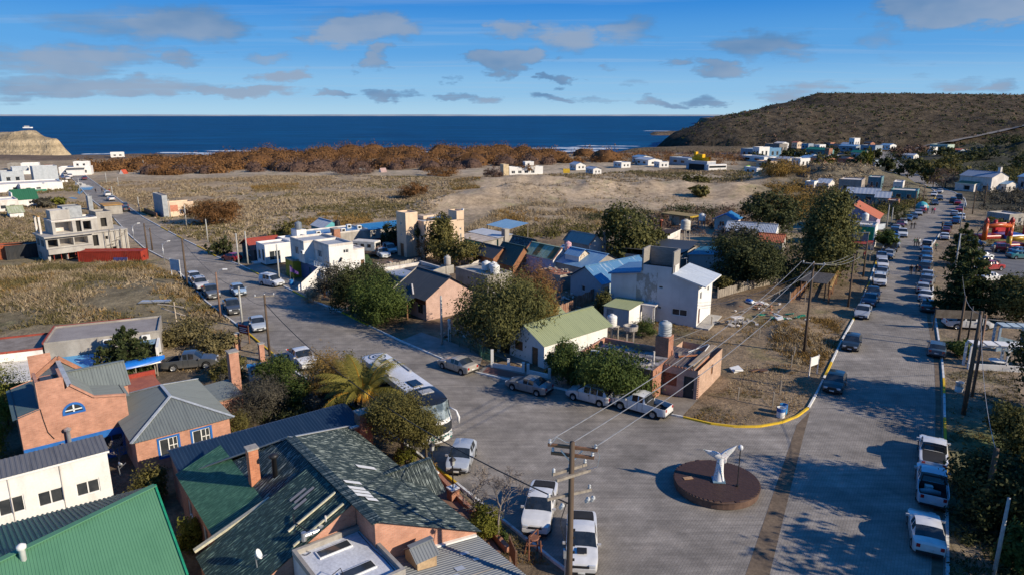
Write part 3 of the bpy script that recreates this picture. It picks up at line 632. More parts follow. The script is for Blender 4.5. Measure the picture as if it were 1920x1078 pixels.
class House:
    def __init__(s,name,label,c=None,ang=40,ll=8,lr=8,cat='house',z=0.0,a=None,group=None):

        A = R(ang);c = g(*c)if not isinstance(c,Vector)else c
        s.L = tpx(c,A+R(90),ll)if ll>40 or ll<=0 else ll
        s.D = tpx(c,A,lr)if lr>40 else lr
        o = c+Vector((math.cos(A+R(90)),math.sin(A+R(90)),0))*s.L;o.z = z
        s.root = empty(name,o,A-R(90),label,cat,group);s.o = o;s.A = A
    def loc(s,x,y,z=0):

        c,n = math.cos(s.A-R(90)),math.sin(s.A-R(90))
        return Vector((s.o.x+x*c-y*n,s.o.y+x*n+y*c,s.o.z+z))
    def wall(s,p,q,z0,zl,zr,m,ops=(),ridge=None,frame=None,glass=None,name='wall'):

        p = Vector((p[0],p[1]));q = Vector((q[0],q[1]));d = q-p;W = d.length;d/=W;nin = Vector((-d.y,d.x))
        P = lambda u,z,k = 0.0:(p.x+d.x*u+nin.x*k,p.y+d.y*u+nin.y*k,z)
        b = MB();zt = min(zl,zr)
        ops =[o for o in ops if o[0]>=0 and o[0]+o[2]<=W+.01 and o[1]+o[3]<=zt-z0+.01]
        us = sorted({0.0,W}|{o[0]for o in ops}|{o[0]+o[2]for o in ops});zs = sorted({z0,zt}|{z0+o[1]for o in ops}|{z0+o[1]+o[3]for o in ops})
        for u0,u1 in zip(us,us[1:]):
            for a,c in zip(zs,zs[1:]):
                um,zm =(u0+u1)/2,(a+c)/2
                if any(o[0]<um<o[0]+o[2]and z0+o[1]<zm<z0+o[1]+o[3]for o in ops):continue
                b.quad(P(u0,a),P(u1,a),P(u1,c),P(u0,c),[(u0,a),(u1,a),(u1,c),(u0,c)])
        if ridge is not None or zl!=zr:
            pts =[(0,zt),(W,zt)]
            if zr>zt:pts.append((W,zr))
            if ridge is not None:pts.append((ridge[0]if isinstance(ridge,tuple)else W/2,ridge[1]if isinstance(ridge,tuple)else ridge))
            if zl>zt:pts.append((0,zl))
            b.poly([P(u,z)for u,z in pts],[(u,z)for u,z in pts])
        for o in ops:
            u,z,w,h = o[0],z0+o[1],o[2],o[3];dep = .5 if o[4]in 'ov' else.14
            b.quad(P(u,z),P(u,z,dep),P(u,z+h,dep),P(u,z+h));b.quad(P(u+w,z,dep),P(u+w,z),P(u+w,z+h),P(u+w,z+h,dep))
            b.quad(P(u,z+h),P(u,z+h,dep),P(u+w,z+h,dep),P(u+w,z+h));b.quad(P(u,z),P(u+w,z),P(u+w,z,dep),P(u,z,dep))
        ob = b.build(name,m,s.root)
        for o in ops:s.fit(P,o,z0,frame)
        return ob
    def fit(s,P,o,z0,frame):
        u,z,w,h,kind = o[0],z0+o[1],o[2],o[3],o[4]
        fm = o[5]if len(o)>5 else frame or M_WFRAME
        def slab(b,u0,z0_,u1,z1,k0,k1):
            c =[P(u0,z0_,k0),P(u1,z0_,k0),P(u1,z1,k0),P(u0,z1,k0),P(u0,z0_,k1),P(u1,z0_,k1),P(u1,z1,k1),P(u0,z1,k1)]
            i = len(b.v);b.v += c
            for f in((0,1,2,3),(0,4,5,1),(1,5,6,2),(2,6,7,3),(3,7,4,0)):b.f.append(tuple(i+k for k in f));b.uv.append(None)
        if kind in 'wWtb':
            b = MB();t = .07;k0,k1 = .05,.135
            if kind=='b':
                for q in((-.14,-.14,w+.14,0),(-.14,h,w+.14,h+.14),(-.14,0,0,h),(w,0,w+.14,h)):slab(b,u+q[0],z+q[1],u+q[2],z+q[3],-.03,.05)
            fmi = M_WFRAME if kind=='b' else fm
            bars =[(0,0,w,t),(0,h-t,w,h),(0,t,t,h-t),(w-t,t,w,h-t)]
            if kind in 'Wb':bars.append((w/2-t/2,t,w/2+t/2,h-t))
            if kind=='b':bars +=[(w/2,h*.5,w-t,h*.5+.05),(w*.73,t,w*.73+.05,h-t)]
            if kind=='t':bars.append((t,h*.45,w-t,h*.45+t))
            if kind=='b':
                f = b.build('window',fm,s.root);b2 = MB()
                for q in bars:slab(b2,u+q[0],z+q[1],u+q[2],z+q[3],k0,k1)
                b2.build('frame',fmi,f)
            else:
                for q in bars:slab(b,u+q[0],z+q[1],u+q[2],z+q[3],k0,k1)
                f = b.build('window',fmi,s.root)
            g_ = MB();g_.quad(P(u,z,.11),P(u+w,z,.11),P(u+w,z+h,.11),P(u,z+h,.11));g_.build('pane',M_GLASS,f)
        elif kind=='d':
            b = MB();slab(b,u,z,u+w,z+h,.10,.14)
            for zz in(.12,.52):slab(b,u+w*.16,z+h*zz,u+w*.84,z+h*(zz+.34),.08,.10)
            d = b.build('door',fm,s.root);k = MB();slab(k,u+w*.88,z+h*.45,u+w*.93,z+h*.49,.04,.10);k.build('handle',M_STEEL,d)
        elif kind=='s':
            b = MB();n = max(4,int(h/.16))
            for i in range(n):slab(b,u,z+h*i/n,u+w,z+h*(i+.8)/n,.06,.12)
            b.build('shutter',fm,s.root)
        elif kind=='v':
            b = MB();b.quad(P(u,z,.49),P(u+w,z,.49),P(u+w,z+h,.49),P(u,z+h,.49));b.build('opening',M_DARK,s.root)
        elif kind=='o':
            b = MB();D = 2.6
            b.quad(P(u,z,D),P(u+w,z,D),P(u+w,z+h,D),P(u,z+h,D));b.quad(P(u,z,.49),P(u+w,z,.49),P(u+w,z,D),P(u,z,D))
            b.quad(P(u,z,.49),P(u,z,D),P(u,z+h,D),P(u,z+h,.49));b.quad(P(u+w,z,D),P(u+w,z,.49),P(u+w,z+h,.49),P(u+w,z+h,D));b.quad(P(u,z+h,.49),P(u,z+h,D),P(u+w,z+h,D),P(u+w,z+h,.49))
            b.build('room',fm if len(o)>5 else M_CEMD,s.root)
        elif kind=='a':
            b = MB();n = 12;r = w/2;pr =[(u+r-r*math.cos(math.pi*i/n),z+r*1.0*math.sin(math.pi*i/n))for i in range(n+1)]
            po =[(u+r-(r+.16)*math.cos(math.pi*i/n),z-.0+(r+.16)*math.sin(math.pi*i/n))for i in range(n+1)]
            for i in range(n):b.quad(P(*po[i],-.05),P(*pr[i],-.05),P(*pr[i+1],-.05),P(*po[i+1],-.05));b.quad(P(*po[i],-.05),P(*po[i+1],-.05),P(*po[i+1],.02),P(*po[i],.02))
            slab(b,u-.16,z-.16,u+w+.16,z,-.05,.02);f = b.build('window',fm,s.root)
            q = MB();q.poly([P(a_,c_,-.012)for a_,c_ in reversed(pr)]);q.build('pane',M_GLASS,f)
            q = MB();slab(q,u+r-.05,z,u+r+.05,z+r,-.03,0);slab(q,u,z+.12,u+w,z+.2,-.03,0);q.build('frame',M_WFRAME,f)
    def box(s,x0,y0,L,D,z0,z1,m,f=(),r=(),b=(),l=(),skip='',frame=None):
        for side,p,q,ops in(('f',(x0,y0),(x0+L,y0),f),('r',(x0+L,y0),(x0+L,y0+D),r),('b',(x0+L,y0+D),(x0,y0+D),b),('l',(x0,y0+D),(x0,y0),l)):
            if side not in skip:s.wall(p,q,z0,z1,z1,m,ops,frame=frame)
    def flat(s,x0,y0,L,D,z,m,par=.35,t=.18,mp=None,name='roof',drop=0.12):
        b = MB();zz = z-drop
        b.box(x0+.02,y0+.02,zz-.1,x0+L-.02,y0+D-.02,zz);r = b.build(name,m,s.root)
        if par:
            for q in((x0-.02,y0-.02,x0+L+.02,y0+t),(x0-.02,y0+D-t,x0+L+.02,y0+D+.02),(x0-.02,y0+t,x0+t,y0+D-t),(x0+L-t,y0+t,x0+L+.02,y0+D-t)):
                b = MB();b.box(q[0],q[1],z-.14,q[2],q[3],z+par);b.build('parapet',mp or m,r)
        return r
    def slope(s,e0,e1,up,m,pitch=.2,a=0.0,c=1.0,amp=.024,name='roof'):
        b = MB();corr(b,e0,e1,up,pitch,amp,a,c);return b.build(name,m,s.root)
    def gable(s,x0,y0,L,D,z0,z,rise,m,wm,axis='x',ov=.35,pitch=.2,ops={},cap=None,frame=None,gm=None,skip='',base=True):

        if axis=='x':
            s_ = ov*rise/(D/2)
            for side,p,q in(('f',(x0,y0),(x0+L,y0)),('b',(x0+L,y0+D),(x0,y0+D))):
                if side not in skip:s.wall(p,q,z0,z,z,wm,ops.get(side,()),frame=frame)
            for side,p,q in(('r',(x0+L,y0),(x0+L,y0+D)),('l',(x0,y0+D),(x0,y0))):
                if side not in skip:s.wall(p,q,z0,z,z,gm or wm,ops.get(side,()),ridge=z+rise,frame=frame)
            s.slope((x0-ov,y0-ov,z-s_+.06),(x0+L+ov,y0-ov,z-s_+.06),(0,D/2+ov,rise+s_),m,pitch)
            s.slope((x0+L+ov,y0+D+ov,z-s_+.06),(x0-ov,y0+D+ov,z-s_+.06),(0,-D/2-ov,rise+s_),m,pitch)
            a_,b_ =(x0-ov,y0+D/2,z+rise+.10),(x0+L+ov,y0+D/2,z+rise+.10)
        else:
            s_ = ov*rise/(L/2)
            for side,p,q in(('r',(x0+L,y0),(x0+L,y0+D)),('l',(x0,y0+D),(x0,y0))):
                if side not in skip:s.wall(p,q,z0,z,z,wm,ops.get(side,()),frame=frame)
            for side,p,q in(('f',(x0,y0),(x0+L,y0)),('b',(x0+L,y0+D),(x0,y0+D))):
                if side not in skip:s.wall(p,q,z0,z,z,gm or wm,ops.get(side,()),ridge=z+rise,frame=frame)
            s.slope((x0-ov,y0+D+ov,z-s_+.06),(x0-ov,y0-ov,z-s_+.06),(L/2+ov,0,rise+s_),m,pitch)
            s.slope((x0+L+ov,y0-ov,z-s_+.06),(x0+L+ov,y0+D+ov,z-s_+.06),(-L/2-ov,0,rise+s_),m,pitch)
            a_,b_ =(x0+L/2,y0-ov,z+rise+.10),(x0+L/2,y0+D+ov,z+rise+.10)
        MB().bar(a_,b_,.30,.06).build('ridge_cap',cap or m,s.root)
    def shed(s,x0,y0,L,D,z0,zf,zb,m,wm,axis='y',ov=.3,pitch=.2,ops={},frame=None,skip=''):

        if axis=='y':
            tops ={'f':(zf,zf),'r':(zf,zb),'b':(zb,zb),'l':(zb,zf)};k =(zb-zf)/D
            e0,e1,up =(x0-ov,y0-ov,zf-k*ov+.05),(x0+L+ov,y0-ov,zf-k*ov+.05),(0,D+2*ov,(zb-zf)+2*k*ov)
        else:
            tops ={'f':(zf,zb),'r':(zb,zb),'b':(zb,zf),'l':(zf,zf)};k =(zb-zf)/L
            e0,e1,up =(x0-ov,y0+D+ov,zf-k*ov+.05),(x0-ov,y0-ov,zf-k*ov+.05),(L+2*ov,0,(zb-zf)+2*k*ov)
        for side,p,q in(('f',(x0,y0),(x0+L,y0)),('r',(x0+L,y0),(x0+L,y0+D)),('b',(x0+L,y0+D),(x0,y0+D)),('l',(x0,y0+D),(x0,y0))):
            if side not in skip:s.wall(p,q,z0,*tops[side],wm,ops.get(side,()),frame=frame)
        r = s.slope(e0,e1,up,m,pitch)
        b = MB();e0,e1,up = Vector(e0),Vector(e1),Vector(up);dn = Vector((0,0,-.14))
        for p,q in((e0,e1),(e1,e1+up),(e1+up,e0+up),(e0+up,e0)):b.quad(p+dn,q+dn,q,p)
        b.build('fascia',M_WFRAME if wm in(M_WHITE,M_OFFW)else M_CEMD,r)
    def hip(s,x0,y0,L,D,z,rise,m,ov=.4,pitch=.2,cap=None):
        x0 -= ov;y0 -= ov;L += 2*ov;D += 2*ov
        h = min(L,D)/2
        if L>=D:
            s.slope((x0,y0,z),(x0+L,y0,z),(0,h,rise),m,pitch,h/L,1-h/L);s.slope((x0+L,y0+D,z),(x0,y0+D,z),(0,-h,rise),m,pitch,h/L,1-h/L)
            s.slope((x0+L,y0,z),(x0+L,y0+D,z),(-h,0,rise),m,pitch,.5,.5);s.slope((x0,y0+D,z),(x0,y0,z),(h,0,rise),m,pitch,.5,.5)
            A,B =(x0+h,y0+h,z+rise),(x0+L-h,y0+h,z+rise)
        else:
            s.slope((x0,y0,z),(x0+L,y0,z),(0,h,rise),m,pitch,.5,.5);s.slope((x0+L,y0+D,z),(x0,y0+D,z),(0,-h,rise),m,pitch,.5,.5)
            s.slope((x0+L,y0,z),(x0+L,y0+D,z),(-h,0,rise),m,pitch,h/D,1-h/D);s.slope((x0,y0+D,z),(x0,y0,z),(h,0,rise),m,pitch,h/D,1-h/D)
            A,B =(x0+h,y0+h,z+rise),(x0+h,y0+D-h,z+rise)
        up = Vector((0,0,.06))
        for p,q in((A,B),(A,(x0,y0,z)),(B,(x0+L,y0+D,z)),(A,(x0,y0+D,z)if L>=D else(x0+L,y0,z)),(B,(x0+L,y0,z)if L>=D else(x0,y0+D,z))):
            MB().bar(Vector(p)+up,Vector(q)+up,.22,.05).build('ridge_cap',cap or m,s.root)
    def part(s,name,m,fn,smooth=False,bevel=0):
        b = MB();fn(b);return b.build(name,m,s.root,smooth,bevel=bevel)
    def chimney(s,x,y,z0,z1,w=.6,m=None,cap=True):
        b = MB();b.box(x-w/2,y-w/2,z0,x+w/2,y+w/2,z1);o = b.build('chimney',m or M_BRICK,s.root)
        if cap:MB().box(x-w/2-.06,y-w/2-.06,z1,x+w/2+.06,y+w/2+.06,z1+.1).build('chimney_cap',M_CEM,o)
        return o
    def flue(s,x,y,z0,z1,r=.09,m=None):
        b = MB();b.lathe([(r,z0),(r,z1-.2),(r*1.9,z1-.15),(r*1.9,z1),(r*.5,z1+.08)],10,(x,y,0));return b.build('flue',m or M_STEEL,s.root,True)
def tank(label,p,r=.55,h=1.1,m=None,group=None,name='water_tank'):

    root = empty(name,p,0,label,'water tank',group);m = m or mat('tank_white',(.72,.72,.70),(.58,.57,.54),sc=1.5,rough=.5)
    b = MB();pr =[(r*.96,0)]
    for i in range(5):z = h*.8*i/5;pr +=[(r*.96,z+.02),(r,z+.06),(r,z+h*.16-.06),(r*.96,z+h*.16-.02)]
    pr +=[(r,h*.82),(r*.86,h*.92),(r*.5,h*.985),(r*.32,h)]
    b.lathe(pr,20);b.build('tank_body',m,root,True)
    b = MB();b.lathe([(r*.34,h-.01),(r*.36,h+.02),(r*.36,h+.09),(r*.1,h+.12)],14);b.build('lid',m,root)
    return root
def rand_box_pile(root,n,rx,ry,mats,seed,s=(.2,.9)):
    r_ = random.Random(seed)
    for i in range(n):
        w,d,h = r_.uniform(*s),r_.uniform(s[0],s[1]*.6),r_.uniform(.04,.22)
        b = MB();b.box(-w/2,-d/2,0,w/2,d/2,h)
        b.build('board',r_.choice(mats),root,loc=(r_.gauss(0,rx),r_.gauss(0,ry),.05+r_.random()*.15),rot=(r_.uniform(-.25,.25),r_.uniform(-.25,.25),r_.uniform(0,3)))
# ================================================================ houses in the near left corner
def top(px,py,z):v = g(px,py,z);v.z = 0;return v
# --- green ribbed roof, bottom corner
h = House('green_roof_house','house under a bright green ribbed metal gable roof, bottom left corner',top(290,911,0),38,.001,7.4)
h.root.location =(0,0,0);h.root.rotation_euler =(0,0,0)
r0,r1 = g(291,910,5.8),g(49,1027,5.8);r2 = r0+(r1-r0)*2.2
e0,e1 = g(266,916,4.2),g(0,985,4.2);e2 = e0+(e1-e0)*2.0
v1 = g(352,1079,3.3);v2 = v1+(r2-r0)+Vector((.4,-.6,0))
def skew(H,p0,p1,p2,p3,m,pitch,amp=.035):
    b = MB();n = int((p1-p0).length/pitch);nrm =(p1-p0).cross(p3-p0).normalized();nrm = -nrm if nrm.z<0 else nrm;ss =[]
    for i in range(n):
        for q,o in((0,0),(.30,0),(.42,1),(.78,1),(.90,0)):ss.append(((i+q)/n,o))
    ss.append((1,0));W =(p1-p0).length;Lh =(p3-p0).length
    for t,o in ss:b.v +=[tuple(p0.lerp(p1,t)+nrm*o*amp),tuple(p3.lerp(p2,t)+nrm*o*amp)]
    for i in range(len(ss)-1):k = 2*i;b.f.append((k,k+2,k+3,k+1));b.uv.append([(ss[i][0]*W,0),(ss[i+1][0]*W,0),(ss[i+1][0]*W,Lh),(ss[i][0]*W,Lh)])
    b.has = True;return b.build('roof',m,H.root)
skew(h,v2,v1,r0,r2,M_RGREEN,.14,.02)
skew(h,e0,e2,r2,r0,roofmat('roof_green_shaded',(.03,.12,.075),(.025,.1,.06)),.22,.06)  # slope turned from the sun: its shade is put into a darker green
dn = Vector((0,0,1))
h.part('wall',M_OFFW,lambda b:b.poly([(v1.x-.3,v1.y+.1,0),(e0.x+.2,e0.y-.1,0),(e0.x+.2,e0.y-.1,4.1),(r0.x,r0.y-.15,5.7),(v1.x-.3,v1.y+.1,3.25)]))
h.part('wall',M_OFFW,lambda b:b.poly([(v2.x-.3,v2.y,0),(v1.x-.3,v1.y,0),(v1.x-.3,v1.y,3.2),(v2.x-.3,v2.y,3.2)]))
h.part('wall',M_OFFW,lambda b:b.poly([(e0.x+.2,e0.y-.2,0),(e2.x+.2,e2.y-.2,0),(e2.x+.2,e2.y-.2,4.15),(e0.x+.2,e0.y-.2,4.15)]))
h.part('ridge_cap',M_RGREEN,lambda b:b.bar(r0+dn*.05,r2+dn*.05,.34,.05))
h.part('verge',mat('green_trim',(.02,.24,.13),rough=.4),lambda b:b.bar(r0+dn*.04,v1+dn*.04,.10,.14))
h.part('chimney',M_WHITE,lambda b:b.lathe([(.13,0),(.13,.9),(.2,.95),(.2,1.1),(.05,1.2)],12,g(47,1062,5.2)),True)
# --- white flat block with three windows
B = top(200,845,4.2)
h = House('white_block_house','white rendered block with three windows and a grey ribbed roof',B,38.8,2.0,7)
h.A = R(38.8)
# the wall seen runs from B towards the lower left, so it is the far part of the right-hand face
c_,n_ = math.cos(R(38.8)),math.sin(R(38.8))
h.o = B-Vector((c_,n_,0))*12+Vector((-n_,c_,0))*2.0;h.root.location = h.o
wins =[(12-5.9,1.75,1.3,1.1,'W'),(12-3.95,1.65,1.35,1.0,'W'),(12-1.95,1.6,1.3,.95,'W')]
h.shed(0,0,2.0,12,0,4.45,4.2,roofmat('roof_dark_rib',(.13,.13,.135),(.09,.09,.095)),M_WHITE,'x',.12,.25,{'r':wins})
for y_ in(12-2.6,12-5.2,12-7.6):h.part('rain_pipe',M_OFFW,lambda b:b.tube([(2.04,y_,.2),(2.04,y_,4.1)],.035,6))
# --- tall brick house with blue base band
A = top(44,841,2.4)
h = House('brick_house','tall brick house with arched blue window and blue base band',A,39,6.7,6.67);L,D = h.L,h.D
def face(pts,x,m,name='wall'):
    b = MB();b.poly([(x,u,z)for u,z in pts],[(u,z)for u,z in pts]);return b.build(name,m,h.root)
h.wall((L,0),(L,D),0,2.3,2.3,M_BLUE,[(.25,.0,1.0,2.0,'v'),(2.2,.5,1.7,1.4,'v'),(4.6,.6,1.5,1.2,'W',M_BLUE)])
pf =[(0,2.3),(D,2.3),(D,4.66),(4.75,4.95),(4.55,5.15),(3.27,6.33),(2.9,6.04),(2.86,7.05),(1.38,7.05),(1.38,5.1),(0,4.78)]
face(pf,L,M_BRICKL)
P_ = lambda u,z,k = 0.0:(L-k,u,z)
h.fit(P_,(2.74,4.3,1.1,.6,'a',M_BLUE),0,None)
face(pf,0.0,M_BRICKL)
b = MB();b.quad((L,0,0),(0,0,0),(0,0,4.78),(L,0,4.78),[(0,0),(L,0),(L,4.78),(0,4.78)]);b.build('wall',M_BRICK,h.root)
b = MB();b.quad((L,D,0),(0,D,0),(0,D,4.66),(L,D,4.66),[(0,0),(L,0),(L,4.66),(0,4.66)]);b.build('wall',M_BRICKL,h.root)
for y_,z0,z1 in((1.4,5.0,7.0),(2.86,5.0,7.0)):
    b = MB();b.box(L-2.4,y_-.1,z0,L-.005,y_+.1,z1);b.build('tower_wall',M_BRICKL,h.root)
h.part('tower_wall',M_BRICKL,lambda b:b.box(L-2.5,1.31,4.9,L-2.3,2.96,6.6))
h.part('tower_roof',M_CEM,lambda b:b.box(L-2.3,1.5,6.3,L-.02,2.76,6.42))
h.part('skylight',M_RDARK,lambda b:b.box(L-2.2,1.7,6.43,L-1.2,2.5,6.62))
h.slope((0,1.36,4.95),(L-.02,1.36,4.95),(0,3.27-1.36,6.2-4.95),M_RGREY,.2)
h.slope((L-.02,4.7,4.95),(0,4.7,4.95),(0,-1.43,1.25),M_RGREY,.2)
h.slope((L-.02,D+.25,4.55),(0,D+.25,4.55),(0,-(D+.25-4.7),.4),M_RGREY,.2)
h.slope((0,-.3,4.62),(L+.1,-.3,4.62),(0,1.66,.42),roofmat('roof_teal_dark',(.05,.085,.10),(.07,.1,.11)),.2)
h.part('ridge_cap',mat('lead_pale',(.42,.45,.47),rough=.4),lambda b:b.bar((0,3.27,6.28),(L,3.27,6.28),.32,.07))
h.part('coping',M_BRICK,lambda b:[b.bar((.05,3.27,6.55),(.05,4.9,5.05),.2,.3),b.bar((.05,3.27,6.55),(.05,1.5,5.2),.2,.3)])
h.part('coping',M_BRICKL,lambda b:[b.bar((L,3.3,6.36),(L,4.62,5.12),.22,.14),b.bar((L,4.62,5.1),(L,D,4.72),.22,.14)])
h.gable(.9,3.6,3.0,D-3.6+.6,3.6,4.6,1.3,roofmat('roof_ribbed_grey',(.16,.185,.18),(.12,.14,.14)),M_BRICKL,'y',.2,.2,skip='b')
h.part('vent_pipe',M_STEEL,lambda b:(b.tube([(L+.25,2.7,1.2),(L+.25,2.7,3.0)],.13,10),b.tube([(L+.25,2.7,1.6),(L+.25,2.3,1.6),(L+.25,2.25,2.2)],.1,8),b.lathe([(.13,0),(.24,.1),(.24,.22),(.05,.32)],10,(L+.25,2.7,3.0))))
h.part('cable',M_BLACK,lambda b:b.tube([(L+.03,1.35,5.0),(L+.03,1.42,4.2),(L+.03,1.55,3.2),(L+.03,1.85,2.6)],.03,4))
# --- hipped grey roof house
C = top(253,828,2.7)
h = House('hipped_roof_house','low brick house with blue framed windows and a grey hipped roof',C,39,9.4,6.45);L,D = h.L,h.D
h.box(0,0,L,D,0,2.72,M_BRICKL,r=[(1.5,1.0,1.25,1.35,'b',M_BLUE),(3.75,1.0,1.25,1.35,'b',M_BLUE)],f=[(3,1,1.2,1.2,'b',M_BLUE)])
h.hip(0,0,L,D,2.72,1.45,M_RGREY,.3,.2,mat('lead_pale',(.42,.45,.47)))
h.shed(1.0,D,4.0,2.4,0,2.4,2.5,M_RGREY,M_BRICKL,'y',.1,.25)
h.chimney(1.6,D+2.9,0,5.2,.8,M_BRICKL)
h.part('parapet',mat('red_paint',(.34,.05,.03)),lambda b:[b.box(-4.2,.2,2.0,-4.0,4.2,3.1)])
h.part('terrace',mat('red_tiles',(.36,.12,.07),(.28,.09,.06)),lambda b:b.box(-4.0,.2,1.9,-.5,4.0,2.75))
ac_m = M_WFRAME
def ac_unit(parent,loc,rz):
    o = empty('air_conditioner',loc,rz);o.parent = parent
    MB().box(-.4,-.15,0,.4,.15,.55).build('casing',ac_m,o,bevel=.03)
    b = MB();b.lathe([(.2,0),(.22,.02),(.16,.03),(.05,.02)],12);b.build('fan',M_BLACK,o,rot=(R(90),0,0),loc=(-.1,-.155,.28))
ac_unit(h.root,(L*.2+.2,D+2.32,1.7),R(20))
# --- blue kayak-like boat cover on posts beside it
bc = empty('covered_boat',gz(255,712)+Vector((0,0,0)),R(42),'upturned boat under a bright blue cover on trestles','boat')
V =[];F =[];n = 18
for i in range(n+1):
    t = i/n;w = .85*max(.05,math.sin(math.pi*min(1,.12+t*.88))**.6)*(1 if t<.9 else(1-(t-.9)*4));hgt = .75-.25*t
    for j in range(9):a = math.pi*j/8;V.append((t*5.6-2.8,w*math.cos(a),1.5+hgt*.75*math.sin(a)))
for i in range(n):
    for j in range(8):k = i*9+j;F.append((k,k+9,k+10,k+1))
me = bpy.data.meshes.new('cover');me.from_pydata(V,[],F);me.materials.append(mat('blue_tarp',(.015,.16,.55),(.01,.12,.45),sc=1.2,rough=.35));me.shade_smooth();link('cover',me,bc)
V2 =[(x,y*.96,z-.02 if z>1.52 else z-.10)for x,y,z in V]
MB().box(-2.6,-.5,1.32,2.3,.5,1.46).build('hull',M_WFRAME,bc,bevel=.05)
for sx in(-1.8,0,1.9):
    for sy in(-.5,.5):MB().bar((sx,sy*.7,0),(sx,sy,1.35),.09).build('leg',M_GWOOD,bc)
# --- long dark green roofed house
O = top(545,820,6.0)
h = House('restaurant_house','large house under weathered dark green ribbed roofs with brick gable',O,38,.001,6.0)
wr = M_RDGREEN;rb = .2
h.slope((11.3,6.2,2.9),(-5.3,6.2,2.9),(0,-6.2,3.1),wr,rb,0,.68)
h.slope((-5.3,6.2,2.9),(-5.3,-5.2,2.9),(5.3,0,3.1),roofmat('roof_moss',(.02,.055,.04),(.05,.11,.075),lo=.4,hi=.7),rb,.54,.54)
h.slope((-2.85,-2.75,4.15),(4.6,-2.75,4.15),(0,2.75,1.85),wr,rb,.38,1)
h.slope((-5.6,-5.6,3.0),(3.6,-5.6,3.0),(0,2.85,1.15),roofmat('roof_moss_lit',(.02,.075,.045),(.075,.17,.11),lo=.45,hi=.62,sc=2.2,st=(6,1.0,1)),rb)  # gentler slope: its sunlit look is put into a brighter green
h.slope((3.7,-6.7,2.75),(9.0,-6.7,2.75),(0,6.7,3.25),roofmat('roof_weathered_two',(.011,.028,.024),(.11,.17,.135),lo=.5,hi=.62,sc=2.2,st=(6,1.0,1)),rb)
h.part('flashing',mat('cream_flashing',(.55,.52,.38),rough=.5),lambda b:b.bar((3.55,-6.7,3.0),(3.55,-2.6,4.55),.26,.14))
h.part('ridge_cap',wr,lambda b:(b.bar((-.1,-.14,6.02),(11.4,-.14,6.02),.3,.05),b.bar((-.1,.14,6.02),(11.4,.14,6.02),.3,.05)))
h.part('hip_cap',M_RZINC,lambda b:b.bar((0,0,6.05),(-5.3,6.2,2.98),.22,.05))
h.part('hip_cap',M_RGREY,lambda b:b.bar((-.2,-.1,6.0),(-5.3,-5.2,2.98),.22,.05))
h.wall((11.05,0.0),(11.05,6.0),0,5.9,2.9,M_BRICKL)
h.wall((8.9,-6.4),(8.9,0.0),0,2.75,5.9,M_BRICKL)
h.wall((11.05,.02),(8.9,.02),0,5.95,5.95,M_BRICKL)
h.wall((11.05,6.0),(-5.0,6.0),0,2.95,2.95,M_BRICK,[(2,.8,1.2,1.2,'W'),(6,0,1.1,2.1,'d',M_WOOD),(9,.8,1.2,1.2,'W')])
h.wall((-5.4,-5.4),(3.6,-5.4),0,3.0,3.0,M_BRICK,[(1.5,.9,1.1,1.2,'w'),(5,.9,1.1,1.2,'w')])
h.wall((-5.1,6.0),(-5.1,-5.4),0,2.9,2.9,M_BRICK)
h.wall((3.7,-6.5),(8.9,-6.5),0,2.75,2.75,M_BRICK)
h.chimney(.75,-2.55,3.6,6.4,.55,brickmat('brick_orange',(.52,.20,.10),(.40,.14,.07),(.42,.26,.18)))
h.flue(1.9,-1.7,4.4,6.2,.14,M_BLACK)
for i,x_ in enumerate((6.25,7.05,7.5,7.95,8.4)):
    ln =(.95,1.0,.95,1.0,.6)[i];o_ =(.55,.35,.45,.35,.8)[i];k = 3.1/6.2
    h.part('skylight_sheet',M_WFRAME,lambda b:b.quad((x_,o_,6.0-k*o_+.07),(x_,o_+ln,6.0-k*(o_+ln)+.07),(x_+.36,o_+ln,6.0-k*(o_+ln)+.07),(x_+.36,o_,6.0-k*o_+.07)))
k = 3.1/6.2;h.part('skylight_sheet',M_WFRAME,lambda b:b.quad((3.3,2.6,6-k*2.6+.07),(3.3,3.8,6-k*3.8+.07),(3.75,3.8,6-k*3.8+.07),(3.75,2.6,6-k*2.6+.07)))
k = 3.25/6.7
for x_,y_,l_ in((5.2,-2.1,.9),(5.6,-2.0,1.1),(6.0,-2.2,.7)):h.part('faded_sheet',M_ROLD,lambda b:b.quad((x_,y_,6+k*y_+.06),(x_,y_+l_,6+k*(y_+l_)+.06),(x_+.22,y_+l_,6+k*(y_+l_)+.06),(x_+.22,y_,6+k*y_+.06)))
h.gable(2.7,4.0,2.9,3.1,2.2,2.55,1.35,wr,M_BRICK,'y',.25,.2,skip='frl')
for x_,y0_,y1_ in((7.4,-3.0,-.4),(8.6,-3.2,-.5)):h.part('batten',mat('cream_flashing',(.55,.52,.38)),lambda b:b.bar((x_,y0_,6+k*y0_+.12),(x_,y1_,6+k*y1_+.12),.1,.1))
h.part('cable',M_BLACK,lambda b:b.tube([(6.5,-2.4,4.95),(7.2,-2.6,4.9),(8.2,-2.45,5.0),(8.9,-2.3,5.05)],.04,5))
# navy lean-to along its far side
h2 = House('long_shed','long low shed with a navy ribbed roof and pale flashing',h.loc(-4.95,-5.3),38,3.1,12.4)
h2.shed(0,0,3.1,12.4,0,3.45,2.9,roofmat('roof_navy',(.013,.028,.055),(.022,.04,.07),rough=.4),M_BRICK,'x',.1,.22)
h2.part('flashing',mat('pale_flashing',(.55,.57,.58),rough=.4),lambda b:b.bar((3.2,-.1,3.02),(3.2,12.5,3.02),.28,.08))
h2.slope((-.9,12.5,3.2),(-.9,-.1,3.2),(.9,0,.30),roofmat('roof_slate_rib',(.17,.18,.20),(.12,.13,.15)),.22)
